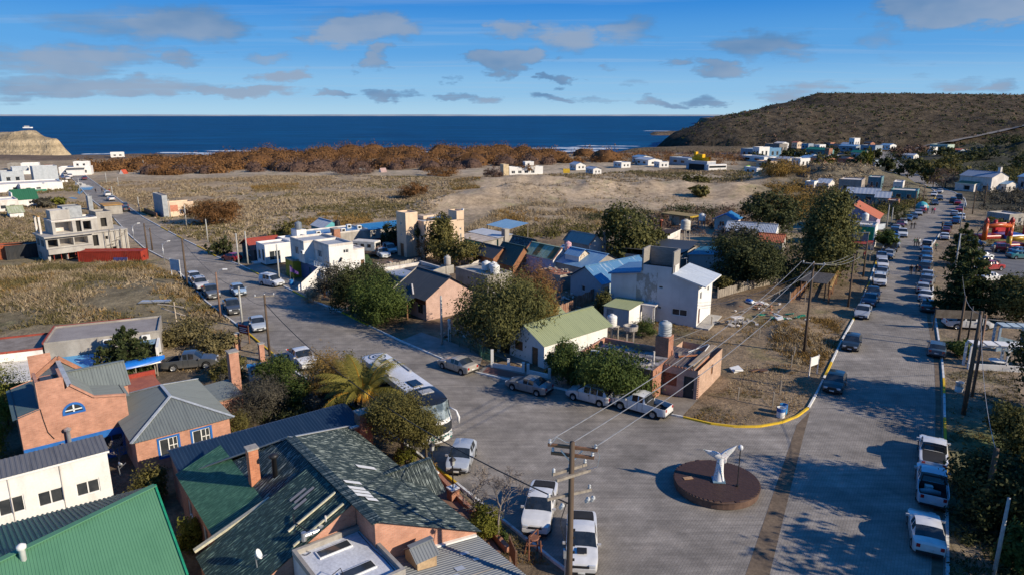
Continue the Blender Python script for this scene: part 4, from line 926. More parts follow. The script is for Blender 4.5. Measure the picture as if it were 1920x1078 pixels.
# white rendered block with roof lights
h3 = House('white_roof_block','pale flat roofed block with two dark roof lights and flue pipes',h.loc(13.6,-3.4),38,4.6,3.6);L,D = h3.L,h3.D
h3.box(0,0,L,D,0,4.5,M_OFFW)
rf = h3.flat(0,0,L,D,4.5,mat('roof_paint',(.56,.58,.62),(.46,.48,.53),sc=.7,rough=.5),.16,.16,M_CEM)
for x_,y_ in((.55,.9),(2.75,1.1)):
    b = MB();b.box(x_,y_,4.38,x_+.62,y_+1.7,4.46);o = b.build('roof_light',M_WFRAME,h3.root);MB().box(x_+.06,y_+.06,4.46,x_+.56,y_+1.64,4.475).build('pane',M_GLASS,o)
h3.part('flue',M_STEEL,lambda b:(b.tube([(-.25,1.15,3.6),(-.25,1.15,5.0)],.12,10),b.tube([(-.25,.7,5.0),(-.25,1.6,5.0)],.13,10),b.tube([(-.25,.7,4.75),(-.25,.7,5.2)],.13,10),b.tube([(-.25,1.6,4.75),(-.25,1.6,5.2)],.13,10)))
h3.flue(-.45,2.55,3.8,5.1,.16)
h3.part('vent_pole',M_OFFW,lambda b:b.tube([(-.3,1.9,3.8),(-.35,1.9,5.6)],.05,6))
h3.part('cable',M_BLACK,lambda b:(b.tube([(.3,.35,4.42),(.5,.5,4.44),(.4,.75,4.42),(.15,.6,4.44),(.0,.9,4.7)],.018,4),b.tube([(.3,3.3,4.42),(2,3.25,4.44),(3,3.35,4.42),(4.4,3.3,4.42)],.018,4)))
h3.part('rail',M_BLACK,lambda b:b.tube([(3.4,.3,4.4),(3.4,.3,4.9),(3.1,1.1,4.95),(3.4,1.2,4.4)],.025,5))
# lower green ribbed roof and wall to the left of the block
h4 = House('green_lean_to','small green ribbed lean-to roof beside the pale flat block',h.loc(14.5,-6.6),38,4.2,3.1)
h4.shed(0,0,4.2,3.1,0,2.6,3.3,M_RGREEN,M_OFFW,'y',.1,.2)
# zinc ribbed roof at the front with a little roof house
h5 = House('zinc_roof_house','zinc ribbed lean-to roof with patched sheets below the brick gable',h.loc(16.2,.5),38,5.0,5.4);L,D = h5.L,h5.D
zm = roofmat('roof_zinc_front',(.155,.17,.185),(.11,.12,.13),metal=.0,rough=.5,st=(1.2,.3,1))
h5.shed(0,0,L,D,0,3.5,2.6,zm,M_BRICKL,'y',.15,.17)
zr_ = lambda y:3.5-.9*y/D+.1
for x_,y_,w_,l_ in((1.0,3.6,.25,.5),(1.75,3.9,.2,.35),(2.0,2.6,.35,.5),(2.5,1.6,.5,.9)):h5.part('patch_sheet',M_RZINC,lambda b:b.quad((x_,y_,zr_(y_)),(x_+w_,y_,zr_(y_)),(x_+w_,y_+l_,zr_(y_+l_)),(x_,y_+l_,zr_(y_+l_))))
for x_ in(2.9,4.0):h5.part('sheet_lap',M_CEM,lambda b:b.bar((x_,.1,zr_(.1)-.03),(x_,D,zr_(D)-.03),.06,.03))
h5.gable(.2,.9,1.2,1.1,2.9,3.9,.45,zm,mat('plywood',(.42,.30,.18),(.32,.22,.13)),'y',.12,.15)
h5.part('flashing',M_WFRAME,lambda b:b.bar((-.1,1.5,3.35),(-.1,D,2.75),.3,.1))
# satellite dishes
def dish(label,loc,rz,r=.45,m=None):
    o = empty('satellite_dish',loc,rz,label,'satellite dish')
    b = MB();b.lathe([(.02,0),(r*.4,.03),(r*.75,.09),(r,.17),(r*.98,.18),(r*.7,.1),(.02,.02)],18,cap=False);b.build('reflector',m or M_WFRAME,o,True,rot=(R(62),0,0),loc=(0,0,.75))
    MB().tube([(0,0,0),(0,.05,.75)],.03,6).build('mast',M_STEEL,o);MB().tube([(0,0,.5),(0,-.5,.75)],.015,5).build('feed_arm',M_STEEL,o)
dish('white satellite dish on the dark green roof beside the flat block',g(483,1066,3.6),R(100),.27)
dish('grey satellite dish standing in the garden by the white block',g(228,905)+Vector((0,0,.6)),R(150),.22,M_STEEL)
# brick gate pillar by the palm, garden posts and lamps
def pillar(label,p,w,hh,m,z0=0):
    o = empty('brick_pillar',p,R(38),label,'pillar');MB().box(-w/2,-w/2,z0,w/2,w/2,hh).build('shaft',m,o);MB().box(-w/2-.06,-w/2-.06,hh,w/2+.06,w/2+.06,hh+.09).build('cap',M_CEM,o);return o
pillar('tall brown brick chimney stack at the foot of the palm',top(680,772,3.9),.95,3.9,M_BRICK)
pillar('slim brick gate pillar beside the red sign',g(446,656),.55,1.9,M_BRICKL)
pillar('slim brick gate pillar beside the white letter board',g(492,678),.5,2.0,M_BRICKL)
def lantern(label,p,hh=1.6,base=True):
    o = empty('garden_lamp',p,R(38),label,'lamp')
    if base:MB().box(-.3,-.3,0,.3,.3,.9).build('pedestal',M_BRICK,o);MB().box(-.33,-.33,.9,.33,.33,1.0).build('pedestal_cap',M_WFRAME,o)
    z = 1.0 if base else 0
    MB().tube([(0,0,z),(0,0,z+hh)],.045,8).build('post',M_BLACK,o)
    MB().lathe([(.08,0),(.15,.05),(.2,.38),(.22,.4)],6,(0,0,z+hh)).build('glass',mat('lantern_glass',(.45,.47,.45),rough=.15),o)
    MB().lathe([(.26,0),(.12,.14),(.03,.22),(.02,.3)],6,(0,0,z+hh+.4)).build('cap',M_BLACK,o)
lantern('black garden lantern on a brick pedestal by the porch gable',g(812,908));lantern('black garden lantern on a brick pedestal nearer the bare trees',g(850,938))
lantern('black garden lantern among the shrubs beside the white letter board',g(447,690),1.3,False);lantern('low black lantern in front of the hipped roof house chimney',g(455,712),1.1,False)
# brick paths and low wall beside the street
sheet('garden_path',GP([(800,895),(815,890),(880,955),(940,1040),(905,1052),(850,985)]),.16,M_BPATH)
lw = empty('low_garden_wall',g(1050,1040),0,'low brick planter wall beside the brick path','wall')
pts =[g(808,882),g(850,930),g(905,985),g(952,1038)]
for a_,c_ in zip(pts,pts[1:]):
    MB().bar(a_-lw.location+Vector((0,0,.25)),c_-lw.location+Vector((0,0,.25)),.28,.5).build('wall_section',M_BRICK,lw)
# letter board with blue roof
o = empty('letter_board',g(483,712),R(20),'small white house-shaped board with a blue roof among shrubs','sign')
MB().box(-.75,-.3,0,.75,.3,1.5).build('board',M_WFRAME,o);b = MB();b.prism([(-.85,-.4),(.85,-.4),(.85,.4),(-.85,.4)],1.5,1.62);b.build('roof',mat('sky_blue_paint',(.03,.25,.55)),o)
for i in range(4):MB().box(-.5+.27*i,-.315,.75+.1*(i%2),-.32+.27*i,-.30,1.15).build('mark',M_BLACK,o)
# --- blue terrace building behind
h = House('blue_terrace_building','low building with grey flat roof, sky blue terrace and white walls',g(300,668),50,13.0,3.0)
c0 = Vector((-37.15,68.45,0));h.root.location = c0;h.o = c0;h.A = R(114);h.root.rotation_euler =(0,0,R(24))
h.box(-10.2,0,10.2,6.0,0,3.1,M_CEM,f=[(6.4,.2,1.0,2.0,'v'),(8.1,.2,1.0,2.1,'d',M_WOOD)])
h.flat(-10.2,0,10.2,6.0,3.12,mat('roof_felt',(.30,.27,.25),(.23,.205,.19),sc=.5),.06,.12,M_CEM)
h.part('coping',mat('red_coping',(.30,.06,.04)),lambda b:[b.box(-10.32,-.03,3.02,-10.18,6.1,3.26),b.box(-10.1,5.98,3.02,-3,6.12,3.22)])
h.part('terrace',mat('terrace_blue',(.10,.33,.58),(.13,.40,.66),sc=.5,rough=.6),lambda b:b.box(-9.8,-5.3,.8,-3.2,-.02,1.5))
h.part('terrace_wall',M_WHITE,lambda b:[b.box(-10.3,-5.6,0,-9.82,-.02,1.75)])
h.part('terrace_wall',M_WHITE,lambda b:[b.box(-3.18,-2.5,0,-2.95,-.02,2.3)])
for u_ in(-8.6,-7.2,-4.4):h.part('roof_hatch',M_WHITE,lambda b:b.box(u_,-1.6-.3*u_%1,1.5,u_+.5,-1.45-.3*u_%1,1.56))
h.part('canopy',M_RBLUE,lambda b:b.box(-2.9,-1.5,2.2,-.3,-.02,2.3))
h.part('canopy_post',M_GWOOD,lambda b:b.box(-1.6,-1.45,0,-1.45,-1.3,2.2))
h.part('end_wall',M_WHITE,lambda b:b.box(-.2,-3.4,0,.05,-.03,2.4))
for x_ in(-4.7,-1.2):ac_unit(h.root,(x_,-.18,2.35),0)
h.box(-15.9,.1,5.5,5.6,0,2.6,M_WHITE,f=[(2.0,.5,1,1.2,'w')])
h.flat(-15.9,.1,5.5,5.6,2.62,mat('roof_litter',(.26,.225,.195),(.18,.15,.125),sc=1),.06,.1,mat('red_coping',(.30,.06,.04)))
h.box(-18.5,-5.0,4.0,5.0,0,3.9,M_WHITE,r=[(1,1,1.2,1.2,'w')])
h.flat(-18.5,-5.0,4.0,5.0,3.9,M_BRICKL,.3,.2,M_CREAM)
h.part('porch_roof',mat('pale_canvas',(.62,.60,.56),(.52,.50,.46)),lambda b:b.box(-14.4,-6.4,1.5,-10.35,.05,1.62))
lean = empty('timber_poles',gz(315,610),R(-18),'pale timber poles propped on posts beside the grey flat roof','timber')
for i,(a_,c_)in enumerate((((-1.2,0,2.5),(2.4,.3,2.3)),((-1.0,.3,1.9),(2.6,.2,1.3)),((1.2,.2,0),(1.15,.2,2.9)))):MB().tube([a_,c_],.07,6).build('pole',mat('peeled_wood',(.5,.42,.32),(.4,.33,.25)),lean)
sl = empty('sheet_pile',gz(292,577),R(5),'grey sheets stacked flat on the grass lot','sheets')
for i in range(4):MB().box(-2+.1*i,-.5,.1+.06*i,2,.5-.06*i,.14+.06*i).build('sheet',M_RZINC,sl)
# ================================================================ houses between the two streets
# --- white two-storey house above a small shop
h = House('white_two_storey_house','white two-storey house with grey flat roof and outside stair on the street',top(597,462,6.2),40,10.6,5.0);L,D = h.L,h.D
h.box(0,0,5.2,D,2.7,6.0,M_OFFW,f=[(1.7,1.0,1.3,1.3,'W')],skip='r')
h.wall((5.2,0),(5.2,1.6),2.7,6.0,6.0,M_WHITE)
h.wall((5.2,1.6),(L,1.6),2.7,6.0,6.0,M_OFFW,[(1.4,1.1,1.3,1.1,'W'),(.2,0,.9,2.0,'d',M_WFRAME)])
h.wall((L,1.6),(L,D+.6),0,6.0,6.0,M_WHITE,[(2.3,4.6,.9,.6,'W')])
h.wall((L,D+.6),(0,D+.6),0,6.0,6.0,M_WHITE)
h.flat(0,.02,5.2,D+.55,6.0,M_RMEMB,.2,.15,M_OFFW);h.flat(5.22,1.62,L-5.22,D-1.05,6.0,M_RMEMB,.2,.15,M_OFFW)
h.box(.3,.3,L-.6,D,0,2.7,mat('purple_shop',(.10,.10,.22),(.07,.12,.2)),f=[(5.6,.1,1.0,2.1,'d',mat('teal_door',(.02,.13,.16))),(7.3,.5,1.4,1.4,'W')],skip='b')
h.box(-.1,-1.0,3.0,2.0,0,2.9,mat('yellow_paint',(.48,.33,.03),(.38,.26,.03)),f=[(1.4,.9,1.0,1.1,'W',mat('lilac_frame',(.3,.3,.5)))]);h.flat(-.1,-1.0,3.0,2.0,2.9,M_CEM,.12,.1)
h.part('balcony',M_WHITE,lambda b:b.box(5.25,.3,2.55,L-.05,1.58,2.72));h.part('railing',mat('pale_rail',(.5,.55,.6)),lambda b:[b.bar((5.3,.35,3.5),(L-.1,.35,3.5),.06)]+[b.bar((5.3+i*.65,.35,2.7),(5.3+i*.65,.35,3.5),.04)for i in range(8)])
ac_unit(h.root,(5.0,-.18,4.2),0)
h.box(L-3.4,D+.62,3.3,1.9,1.2,5.0,M_WHITE,r=[(.5,1.2,.5,.5,'w'),(1.2,0,.6,2.0,'d',M_WOOD)]);h.flat(L-3.4,D+.62,3.3,1.9,5.0,M_OFFW,.08,.1)
dish('black satellite dish on the white two-storey house',h.loc(L+.25,3.4,2.9),R(-50),.4,M_BLACK)
st = empty('outside_stair',h.loc(L+.6,-3.4),R(-50),'white outside stair climbing to the white two-storey house','stair')
for i in range(11):MB().box(-1.6-i*.0,-.2+i*.30,0,-.2,.1+i*.30,.22+i*.22).build('step',M_OFFW,st)
MB().poly([(-.18,-.3,0),(-.18,3.2,0),(-.18,3.2,3.3),(-.18,-.3,.9)]).build('side_wall',M_WHITE,st);MB().box(-.2,3.2,0,1.1,3.45,2.8).build('landing_wall',M_WHITE,st);MB().box(-1.6,3.2,2.3,1.1,4.6,2.5).build('landing',M_CEM,st)
# grassed bank
V =[];pts_ =[g(598,512),g(652,487),g(690,482),g(700,500),g(640,525)]
b = MB();b.prism([(p.x,p.y)for p in pts_],0,.5);tag(b.build('lawn_bank',mat('lawn',(.055,.11,.025),(.09,.12,.035),sc=1.5,bump=.5)),'bright green lawn bank below the white two-storey house','lawn')
# --- low white house with a tank
h = House('low_white_house','low white house with big windows next to the red roof',top(496,462,3.5),40,4.0,4.8);L,D = h.L,h.D
h.box(0,0,L,D,.3,3.5,M_WHITE,f=[(.6,.5,1.1,1.7,'w'),(2.5,.5,.9,2.0,'d',M_BLACK)],r=[(.7,.6,1.9,1.6,'W')]);h.flat(0,0,L,D,3.5,mat('roof_white_old',(.55,.52,.5),(.4,.38,.36),sc=1),.2,.15,M_WHITE)
h.box(-2.5,D,L+1.5,4.5,0,3.6,M_WHITE,r=[(1,0,2.6,2.6,'v')]);h.flat(-2.5,D,L+1.5,4.5,3.6,M_WHITE,.15,.15);h.box(-2.2,D+2.5,2.6,1.8,3.6,5.0,M_WHITE);h.flat(-2.2,D+2.5,2.6,1.8,5.0,M_WHITE,0)
h.part('canopy',M_RBLUE2,lambda b:b.box(L-2.4,D+.3,2.9,L+1.4,D+4.0,3.0));h.part('porch_slab',M_WHITE,lambda b:b.box(-.3,-1.0,.1,1.6,-.02,.3))
tank('dark grey water tank on the low white house',h.loc(-.9,D+3.4,5.0),.62,1.3,mat('tank_slate',(.17,.20,.23),(.13,.15,.18),rough=.45))
# --- red roofed cottage
h = House('red_roof_cottage','small dark cottage with red roof beside the left street',g(478,492),40,6.0,5.0);L,D = h.L,h.D
h.gable(0,0,L,D,0,2.4,1.3,M_RRED,mat('dark_boards',(.06,.07,.075)),'y',.5,.25,{'f':[(1,.2,.9,1.9,'d',mat('teal_door',(.02,.13,.16))),(3,.8,1,1,'w')]})
# --- long cement row behind, red lower wall
h = House('long_cement_building','long bare cement building with red dado wall and blue roof',top(575,443,4.2),40,6.6,12.2);L,D = h.L,h.D
h.box(0,0,L,D,0,4.1,M_CEM,f=[(2,1,1,1,'w')]);h.flat(0,0,L,D,4.1,M_RBLUE,.12,.2,M_OFFW)
for y_,x_ in((2.2,5.2),(7.0,5.4),(11.0,4.0),(10.0,1.8)):b = MB();b.box(x_,y_,4.0,x_+.7,y_+.8,4.7);o = b.build('vent_box',M_WFRAME,h.root);MB().box(x_+.7,y_+.12,4.12,x_+.715,y_+.68,4.58).build('grille',M_DARK,o)
h.box(L-1.0,5.0,1.6,1.2,0,4.9,M_BRICK);h.part('wall_cap',M_CEM,lambda b:b.box(L-1.1,4.9,4.9,L+.7,6.3,5.0))
h.box(1.0,D+.02,5.2,9.0,0,3.9,M_CEM,r=[(1.2,2.6,.5,.35,'v'),(5,2.6,.5,.35,'v')]);h.gable(.8,D+.04,5.6,9.0,3.8,3.9,.7,M_RBLUE2,M_CEM,'y',.15,.25,skip='rl')
h.part('dado_wall',mat('red_wall',(.32,.035,.035),(.25,.03,.03),dirt=.25),lambda b:b.box(L+.03,7.0,0,L+.14,D,2.1));h.part('dado_wall',mat('red_wall',(.32,.035,.035)),lambda b:b.box(6.25,D+.05,0,6.36,D+8.8,2.1))
tank('black water tank behind the long cement building',h.loc(-.9,9.6,4.0),.55,1.2,M_BLACK)
h = House('gabled_shed','little pale gabled shed at the edge of the scrub',g(608,452),40,6,4);h.gable(0,0,h.L,h.D,0,2.6,1.2,M_RZINC,mat('turquoise_wall',(.10,.36,.40)),'x',.2,.25)
# --- peach house with tower
h = House('peach_tower_house','peach coloured house with square entrance tower and flat roofs',top(760,400,8.2),40,3.2,1.9,'house');L,D = h.L,h.D
h.box(0,0,L,D+.6,0,8.1,M_CREAM,f=[(1.0,0,1.2,2.5,'d',M_WOOD),(1.3,5.9,.4,.5,'w'),(1.4,3.9,.35,.45,'w')]);h.flat(0,0,L,D+.6,8.1,M_CREAM,.12,.15)
h.box(-1.0,D+.62,6.2,3.4,0,6.4,M_CREAM,f=[(4.9,3.2,.9,.9,'w')]);h.flat(-1.0,D+.62,6.2,3.4,6.4,M_RMEMB,.25,.18,M_CREAM)
x1,y1 = 1.6,D+4.05
h.box(x1-3,y1,8.2,4.2,0,6.4,M_CREAM,r=[(.9,.6,.5,1.0,'w'),(2.5,2.6,.35,1.4,'w'),(3.3,2.6,.35,1.4,'w'),(3.2,4.6,.4,.5,'w')],f=[(6.4,1,.9,1.1,'w')]);h.flat(x1-3,y1,8.2,4.2,6.4,M_RBLUE,.22,.18,M_CREAM)
h.box(x1+2.6,y1+2.6,2.62,1.62,6.4,8.1,M_CREAM);h.flat(x1+2.6,y1+2.6,2.62,1.62,8.1,M_CREAM,.1,.15)
h.part('camera_arm',M_WFRAME,lambda b:b.box(x1+4.6,y1+4.1,8.2,x1+5.2,y1+4.3,8.45))
h.part('roof_boxes',M_CREAM,lambda b:b.box(-.5,D+3.0,6.4,1.4,D+3.9,7.0))
# --- pale roofed house and dark gable house on the street
h = House('pale_roof_house','cement house with a two-tone grey sheet roof and parapet',top(764,523,3.6),40,7.4,6.9);L,D = h.L,h.D
h.box(0,0,L,D,0,3.4,M_CEM);h.shed(.2,.2,L-.4,D-.4,3.0,3.25,3.6,M_RZINC,M_OFFW,'x',-.02,.3)
h.part('dark_sheet',M_RDARK,lambda b:b.quad((.5,3.4,3.45),(4.4,3.4,3.63),(4.4,D-.3,3.63),(.5,D-.3,3.45)))
h.part('parapet',M_OFFW,lambda b:[b.box(-.05,D-.2,3.3,L+.05,D+.05,3.95),b.box(-.1,0,3.3,.12,D-.2,3.8)]);h.part('gable_wall',M_CEM,lambda b:b.poly([(L+.02,0,3.2),(L+.02,D,3.2),(L+.02,D,4.5),(L+.02,D-1.5,4.4),(L+.02,0,3.4)]))
h.box(L-1.2,D-.6,1.3,1.3,3.3,4.5,M_CEM);h.flat(L-1.2,D-.6,1.3,1.3,4.5,M_CEM,0)
tank('concrete coloured water tank above the two-tone sheet roof',h.loc(L-.6,D+.1,4.5),.48,1.25,mat('tank_cement',(.40,.37,.33),(.32,.29,.26)))
h = House('dark_gable_house','timber fronted house with charcoal gable roof and pink gable wall',top(800,600,.1),40,7.0,7.2);L,D = h.L,h.D
h.gable(0,0,L,D,0,2.9,2.2,M_RDARK,mat('pink_roughcast',(.50,.34,.28),(.42,.28,.23),bump=.4),'x',.4,.25,{'f':[(.6,0,1.0,2.1,'d',M_BLACK),(2.4,.8,1.4,1.2,'W',M_WOOD),(5,.7,1.2,1.3,'W',M_WOOD)]})
h.part('porch_roof',M_RDARK,lambda b:b.quad((.8,-1.8,2.3),(5.2,-1.8,2.3),(5.2,-.4,2.75),(.8,-.4,2.75)))
for x_ in(1.0,2.9,5.0):h.part('porch_post',M_WOOD,lambda b:b.box(x_-.1,-1.7,0,x_+.1,-1.5,2.3))
h.part('timber_cladding',mat('red_timber',(.16,.05,.025),(.11,.035,.02),stretch=(1,1,5)),lambda b:[b.box(0,-.07,2.05,L,-.03,2.85)])
h.part('roof_strip',M_OFFW,lambda b:b.bar((2.2,1.0,3.72),(4.4,-.2,3.0),.16,.05));h.part('barge_board',mat('pale_board',(.5,.45,.38)),lambda b:[b.bar((-.42,-.4,2.72),(-.42,D/2,5.2),.1,.2)])
h = House('cement_flat_house','cement flat roofed house carrying three white water tanks',top(914,518,3.5),40,7.6,3.2);L,D = h.L,h.D
h.box(0,0,L,D+1.2,0,3.4,M_CEM,f=[(5.5,1.2,.8,.9,'w'),(3.0,2.3,.4,.3,'v')],r=[(1,1,.8,.9,'w')]);h.flat(0,0,L,D+1.2,3.4,M_CEM,.12,.2)
for i,(x_,y_)in enumerate(((4.0,2.6),(5.3,2.9),(6.5,2.2))):tank(['white water tank, first of three on the cement house','white water tank, middle of three on the cement house','white water tank, last of three on the cement house'][i],h.loc(x_,y_,3.4),.68,1.25,group='three tanks on the cement house')
# --- teal shop, sheds and cabins
h = House('teal_shop','teal fronted shop under a patchy white sheet roof',g(904,484),40,8.0,3.4);L,D = h.L,h.D
h.shed(0,0,L,D,0,2.9,3.1,M_ROLD,mat('teal_paint',(.02,.26,.25),(.02,.2,.2)),'y',.2,.3,{'f':[(6.2,.2,1.0,1.7,'v')]});h.wall((L+.02,0),(L+.02,D),0,2.9,3.05,M_CEM)
h.shed(-1.0,D+.4,L+1,3.2,0,3.2,3.5,M_RZINC,M_CEM,'y',.2,.3);h.chimney(L-.2,D+2.2,0,4.6,1.0,M_CEM)
h = House('blue_canopy','pale blue sheet canopy on posts behind the teal shop',g(955,462),40,7,5,'shelter')
h.slope((-.2,-.2,3.4),(h.L+.2,-.2,3.4),(0,5.2,.7),M_RBLUE,.3)
for x_ in(0,h.L):[h.part('post',M_GWOOD,lambda b:b.bar((x_,y_,0),(x_,y_,3.4+y_*.13),.14))for y_ in(0,4.8)]
for i,(px,py,l_,d_,lab)in enumerate(((962,514,5.2,4.6,'steep dark green roofed timber cabin nearest the cement house'),(985,500,5.6,4.4,'steep dark green roofed timber cabin beside the striped roof'),(925,508,5.5,4.0,'low charcoal roofed cabin behind the three white tanks'))):
    h = House('timber_cabin',lab,g(px,py),40,l_,d_,group='dark roofed cabins');h.gable(0,0,l_,d_,0,(1.6,1.7,2.2)[i],(2.6,2.6,1.4)[i],(roofmat('roof_cabin',(.035,.065,.05),(.05,.08,.065)),M_RDGREEN,M_RDARK)[i],mat('orange_timber',(.27,.12,.06),(.2,.09,.045)),'x',.3,.3,{'r':[(d_/2-.4,.6,.8,.9,'w')]})
h = House('striped_roof_house','lilac walled house with green and brown striped gable roof',top(1037,485,3.2),40,6.9,3.6);L,D = h.L,h.D
lil = mat('lilac_wall',(.46,.43,.56),(.38,.36,.47))
h.gable(0,0,L,D,0,3.0,1.6,roofmat('roof_striped',(.24,.32,.20),(.34,.44,.33),lo=.4,hi=.6),lil,'x',.15,.25,gm=M_WHITE)
k = 1.6/(D/2)
for x_ in(1.9,5.5):h.part('brown_sheet',mat('brown_sheet',(.15,.12,.05)),lambda b:b.quad((x_,-.1,3.0),(x_+1.2,-.1,3.0),(x_+1.2,D/2,4.74),(x_,D/2,4.74)))
h.part('barge_board',M_BRICK,lambda b:[b.bar((L+.15,-.1,3.05),(L+.15,D/2,4.75),.25,.12)]);h.part('barge_board',M_BRICK,lambda b:[b.bar((-.15,-.1,3.05),(-.15,D/2,4.75),.25,.12)])
h = House('brick_tank_tower','unfinished brick tower with open niches beside the striped roof house',g(1068,520),40,2.6,2.2,'tower');L,D = h.L,h.D
h.box(0,0,L,D,0,1.2,M_CEM);h.box(0,0,L,D,1.2,4.0,brickmat('brick_orange',(.52,.20,.10),(.40,.14,.07),(.42,.26,.18)),f=[(.9,.3,.6,2.2,'v')],r=[(.9,.3,.8,2.2,'v')]);h.flat(0,0,L,D,4.0,M_CEM,0)
tank('pink blotched water tank on the unfinished brick tower',h.loc(1.0,1.1,4.0),.55,1.35,mat('tank_pink',(.58,.40,.42),(.40,.12,.16),sc=3,lo=.5,hi=.55))
h = House('rubble_lean_to','broken brick lean-to with rubble on its roof',g(1050,545),40,5,3,'ruin');h.box(0,0,5,3,0,2.3,M_CEM);h.flat(0,0,5,3,2.35,M_BRICK,0)
rand_box_pile(h.root,18,1.2,.7,[M_BRICK,M_CEM,M_GWOOD],5,(.2,.6))
for o in h.root.children:
    if o.name.startswith('board'):o.location.x += 2.5;o.location.y += 1.5;o.location.z += 2.3
h = House('grey_gable_house','grey gable roofed house with red brick verges by dark trees',top(1105,459,3.0),40,6.3,3.6);L,D = h.L,h.D
h.gable(0,0,L,D,0,2.9,1.5,roofmat('roof_fibre',(.30,.31,.28),(.24,.25,.23)),M_CEM,'x',.15,.25,gm=M_WHITE);h.part('barge_board',M_BRICK,lambda b:[b.bar((L+.15,-.1,2.95),(L+.15,D/2,4.6),.25,.12)]);h.part('barge_board',M_BRICK,lambda b:[b.bar((-.15,-.1,2.95),(-.15,D/2,4.6),.25,.12)])
h.chimney(L+1.0,D-.5,0,4.9,.8,M_CEMD)
# --- blue roofed houses
h = House('blue_hip_house','blue sheet roofed house with a small raised roof lantern',g(1105,537),40,9.5,7.5);L,D = h.L,h.D
h.gable(0,0,L,D,0,2.7,1.7,M_RBLUE,M_CEM,'x',.3,.3);h.gable(3.4,.8,3.0,2.4,3.0,4.0,.8,M_RBLUE,M_WHITE,'x',.2,.3,gm=mat('half_timber',(.55,.48,.38),(.2,.13,.08),lo=.55,hi=.58,sc=3))
h = House('pale_blue_house','house with bright blue and shiny zinc sheet roof, boarded pale blue walls',top(1127,565,.2),40,10.5,8.5);L,D = h.L,h.D
h.gable(L-6.0,0,6.0,D+2.5,0,2.8,1.8,roofmat('roof_shiny_blue',(.12,.27,.44),(.45,.55,.62),lo=.55,hi=.62,sc=.8,st=(2.2,.3,1),metal=.25,rough=.35),mat('pale_blue_boards',(.34,.42,.47),(.28,.35,.40),stretch=(8,8,1)),'y',.35,.3,{'f':[(2.2,1.0,.7,.8,'w')],'r':[(.6,0,.9,2.1,'d',mat('tan_door',(.4,.3,.16)))]})
h.part('ridge_cap',M_BRICK,lambda b:b.bar((L-6.4,-.3,2.85),(L-6.4,D+2.4,2.85),.3,.2))
# --- big white house with roof box
h = House('white_house','big plain white house with grey roofs and a cement roof box',g(1305,615),60,11.2,6.7);L,D = h.L,h.D
wm = mat('white_render',(.64,.60,.58),(.54,.50,.48),sc=.35,dirt=.10,var=.05,bump=.12,fine=14)
P1 =[(4.2,4.4,.55,.38,'w'),(6.25,4.35,.6,.35,'w'),(6.25,1.75,.55,.35,'w'),(7.7,1.2,1.8,.85,'W')]
h.wall((0,0),(4.0,0),0,5.55,6.15,wm);h.wall((4.0,0),(8.0,0),0,6.3,6.3,wm,[(o[0]-4.0,*o[1:])for o in P1[:3]]+[(3.72,1.2,.26,.8,'w')][:0]);h.wall((8.0,0),(L,0),0,6.3,5.45,wm,[(.1,1.25,1.9,.85,'W')])
h.wall((L,0),(L,D),0,5.45,5.45,M_WHITE,[(.9,3.3,.8,.95,'w'),(.55,.3,.75,1.9,'d',M_WOOD),(4.3,3.6,.8,.95,'w'),(3.4,.2,.12,5,'v')][:3]);h.wall((L,D),(0,D),0,5.45,5.55,wm);h.wall((0,D),(0,0),0,5.55,5.55,wm)
h.slope((L+.9,-.25,5.32),(L+.9,D+.4,5.32),(-(L+.9-8.0),0,1.1),mat('roof_sheet_pale',(.50,.55,.60),(.42,.47,.53),uv=True,rough=.45,stretch=(2,.3,1)),.3);h.slope((-.3,D+.4,5.62),(-.3,-.25,5.62),(4.3,0,.65),M_RBLUE,.3)
h.part('fascia',M_RBLUE2,lambda b:b.bar((-.3,-.27,5.56),(4.0,-.27,6.2),.08,.2));h.part('fascia',M_WFRAME,lambda b:b.bar((8.0,-.27,6.35),(L+.9,-.27,5.24),.08,.16));h.part('fascia',M_WFRAME,lambda b:b.bar((L+.92,-.25,5.26),(L+.92,D+.4,5.26),.06,.16))
cm_ = mat('board_marked_cement',(.27,.25,.225),(.20,.185,.165),stretch=(1,1,9),sc=1.5,dirt=.2)
h.part('roof_box_wall',cm_,lambda b:b.box(4.0,.0,6.28,4.2,2.6,9.1));h.part('roof_box_wall',cm_,lambda b:b.box(7.8,.0,6.28,8.0,2.6,9.0));h.part('roof_box_wall',cm_,lambda b:b.box(4.2,2.4,6.28,7.8,2.6,9.05))
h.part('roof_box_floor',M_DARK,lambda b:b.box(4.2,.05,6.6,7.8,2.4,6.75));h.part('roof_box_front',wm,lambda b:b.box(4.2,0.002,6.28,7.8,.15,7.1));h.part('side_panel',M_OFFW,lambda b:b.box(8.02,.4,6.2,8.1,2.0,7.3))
h.part('damp_patch',mat('damp_plaster',(.36,.32,.28),(.60,.56,.54),sc=.8,lo=.50,hi=.56,stretch=(1,1,.5)),lambda b:b.quad((3.4,-.012,1.6),(6.1,-.012,1.6),(6.1,-.012,6.29),(3.4,-.012,5.9)))
h.part('porch',M_OFFW,lambda b:[b.box(4.6,-1.3,2.25,6.4,-.01,2.4)]);h.part('porch_wall',wm,lambda b:b.box(4.7,-1.2,0,6.1,-1.05,2.25));h.part('porch_post',M_WFRAME,lambda b:b.tube([(6.3,-1.2,0),(6.3,-1.2,2.25)],.06,6))
h.part('side_step',mat('plank_deck',(.42,.40,.37),(.3,.28,.25),stretch=(1,6,1)),lambda b:b.box(L+.1,-.4,0,L+1.6,D-.6,.25))
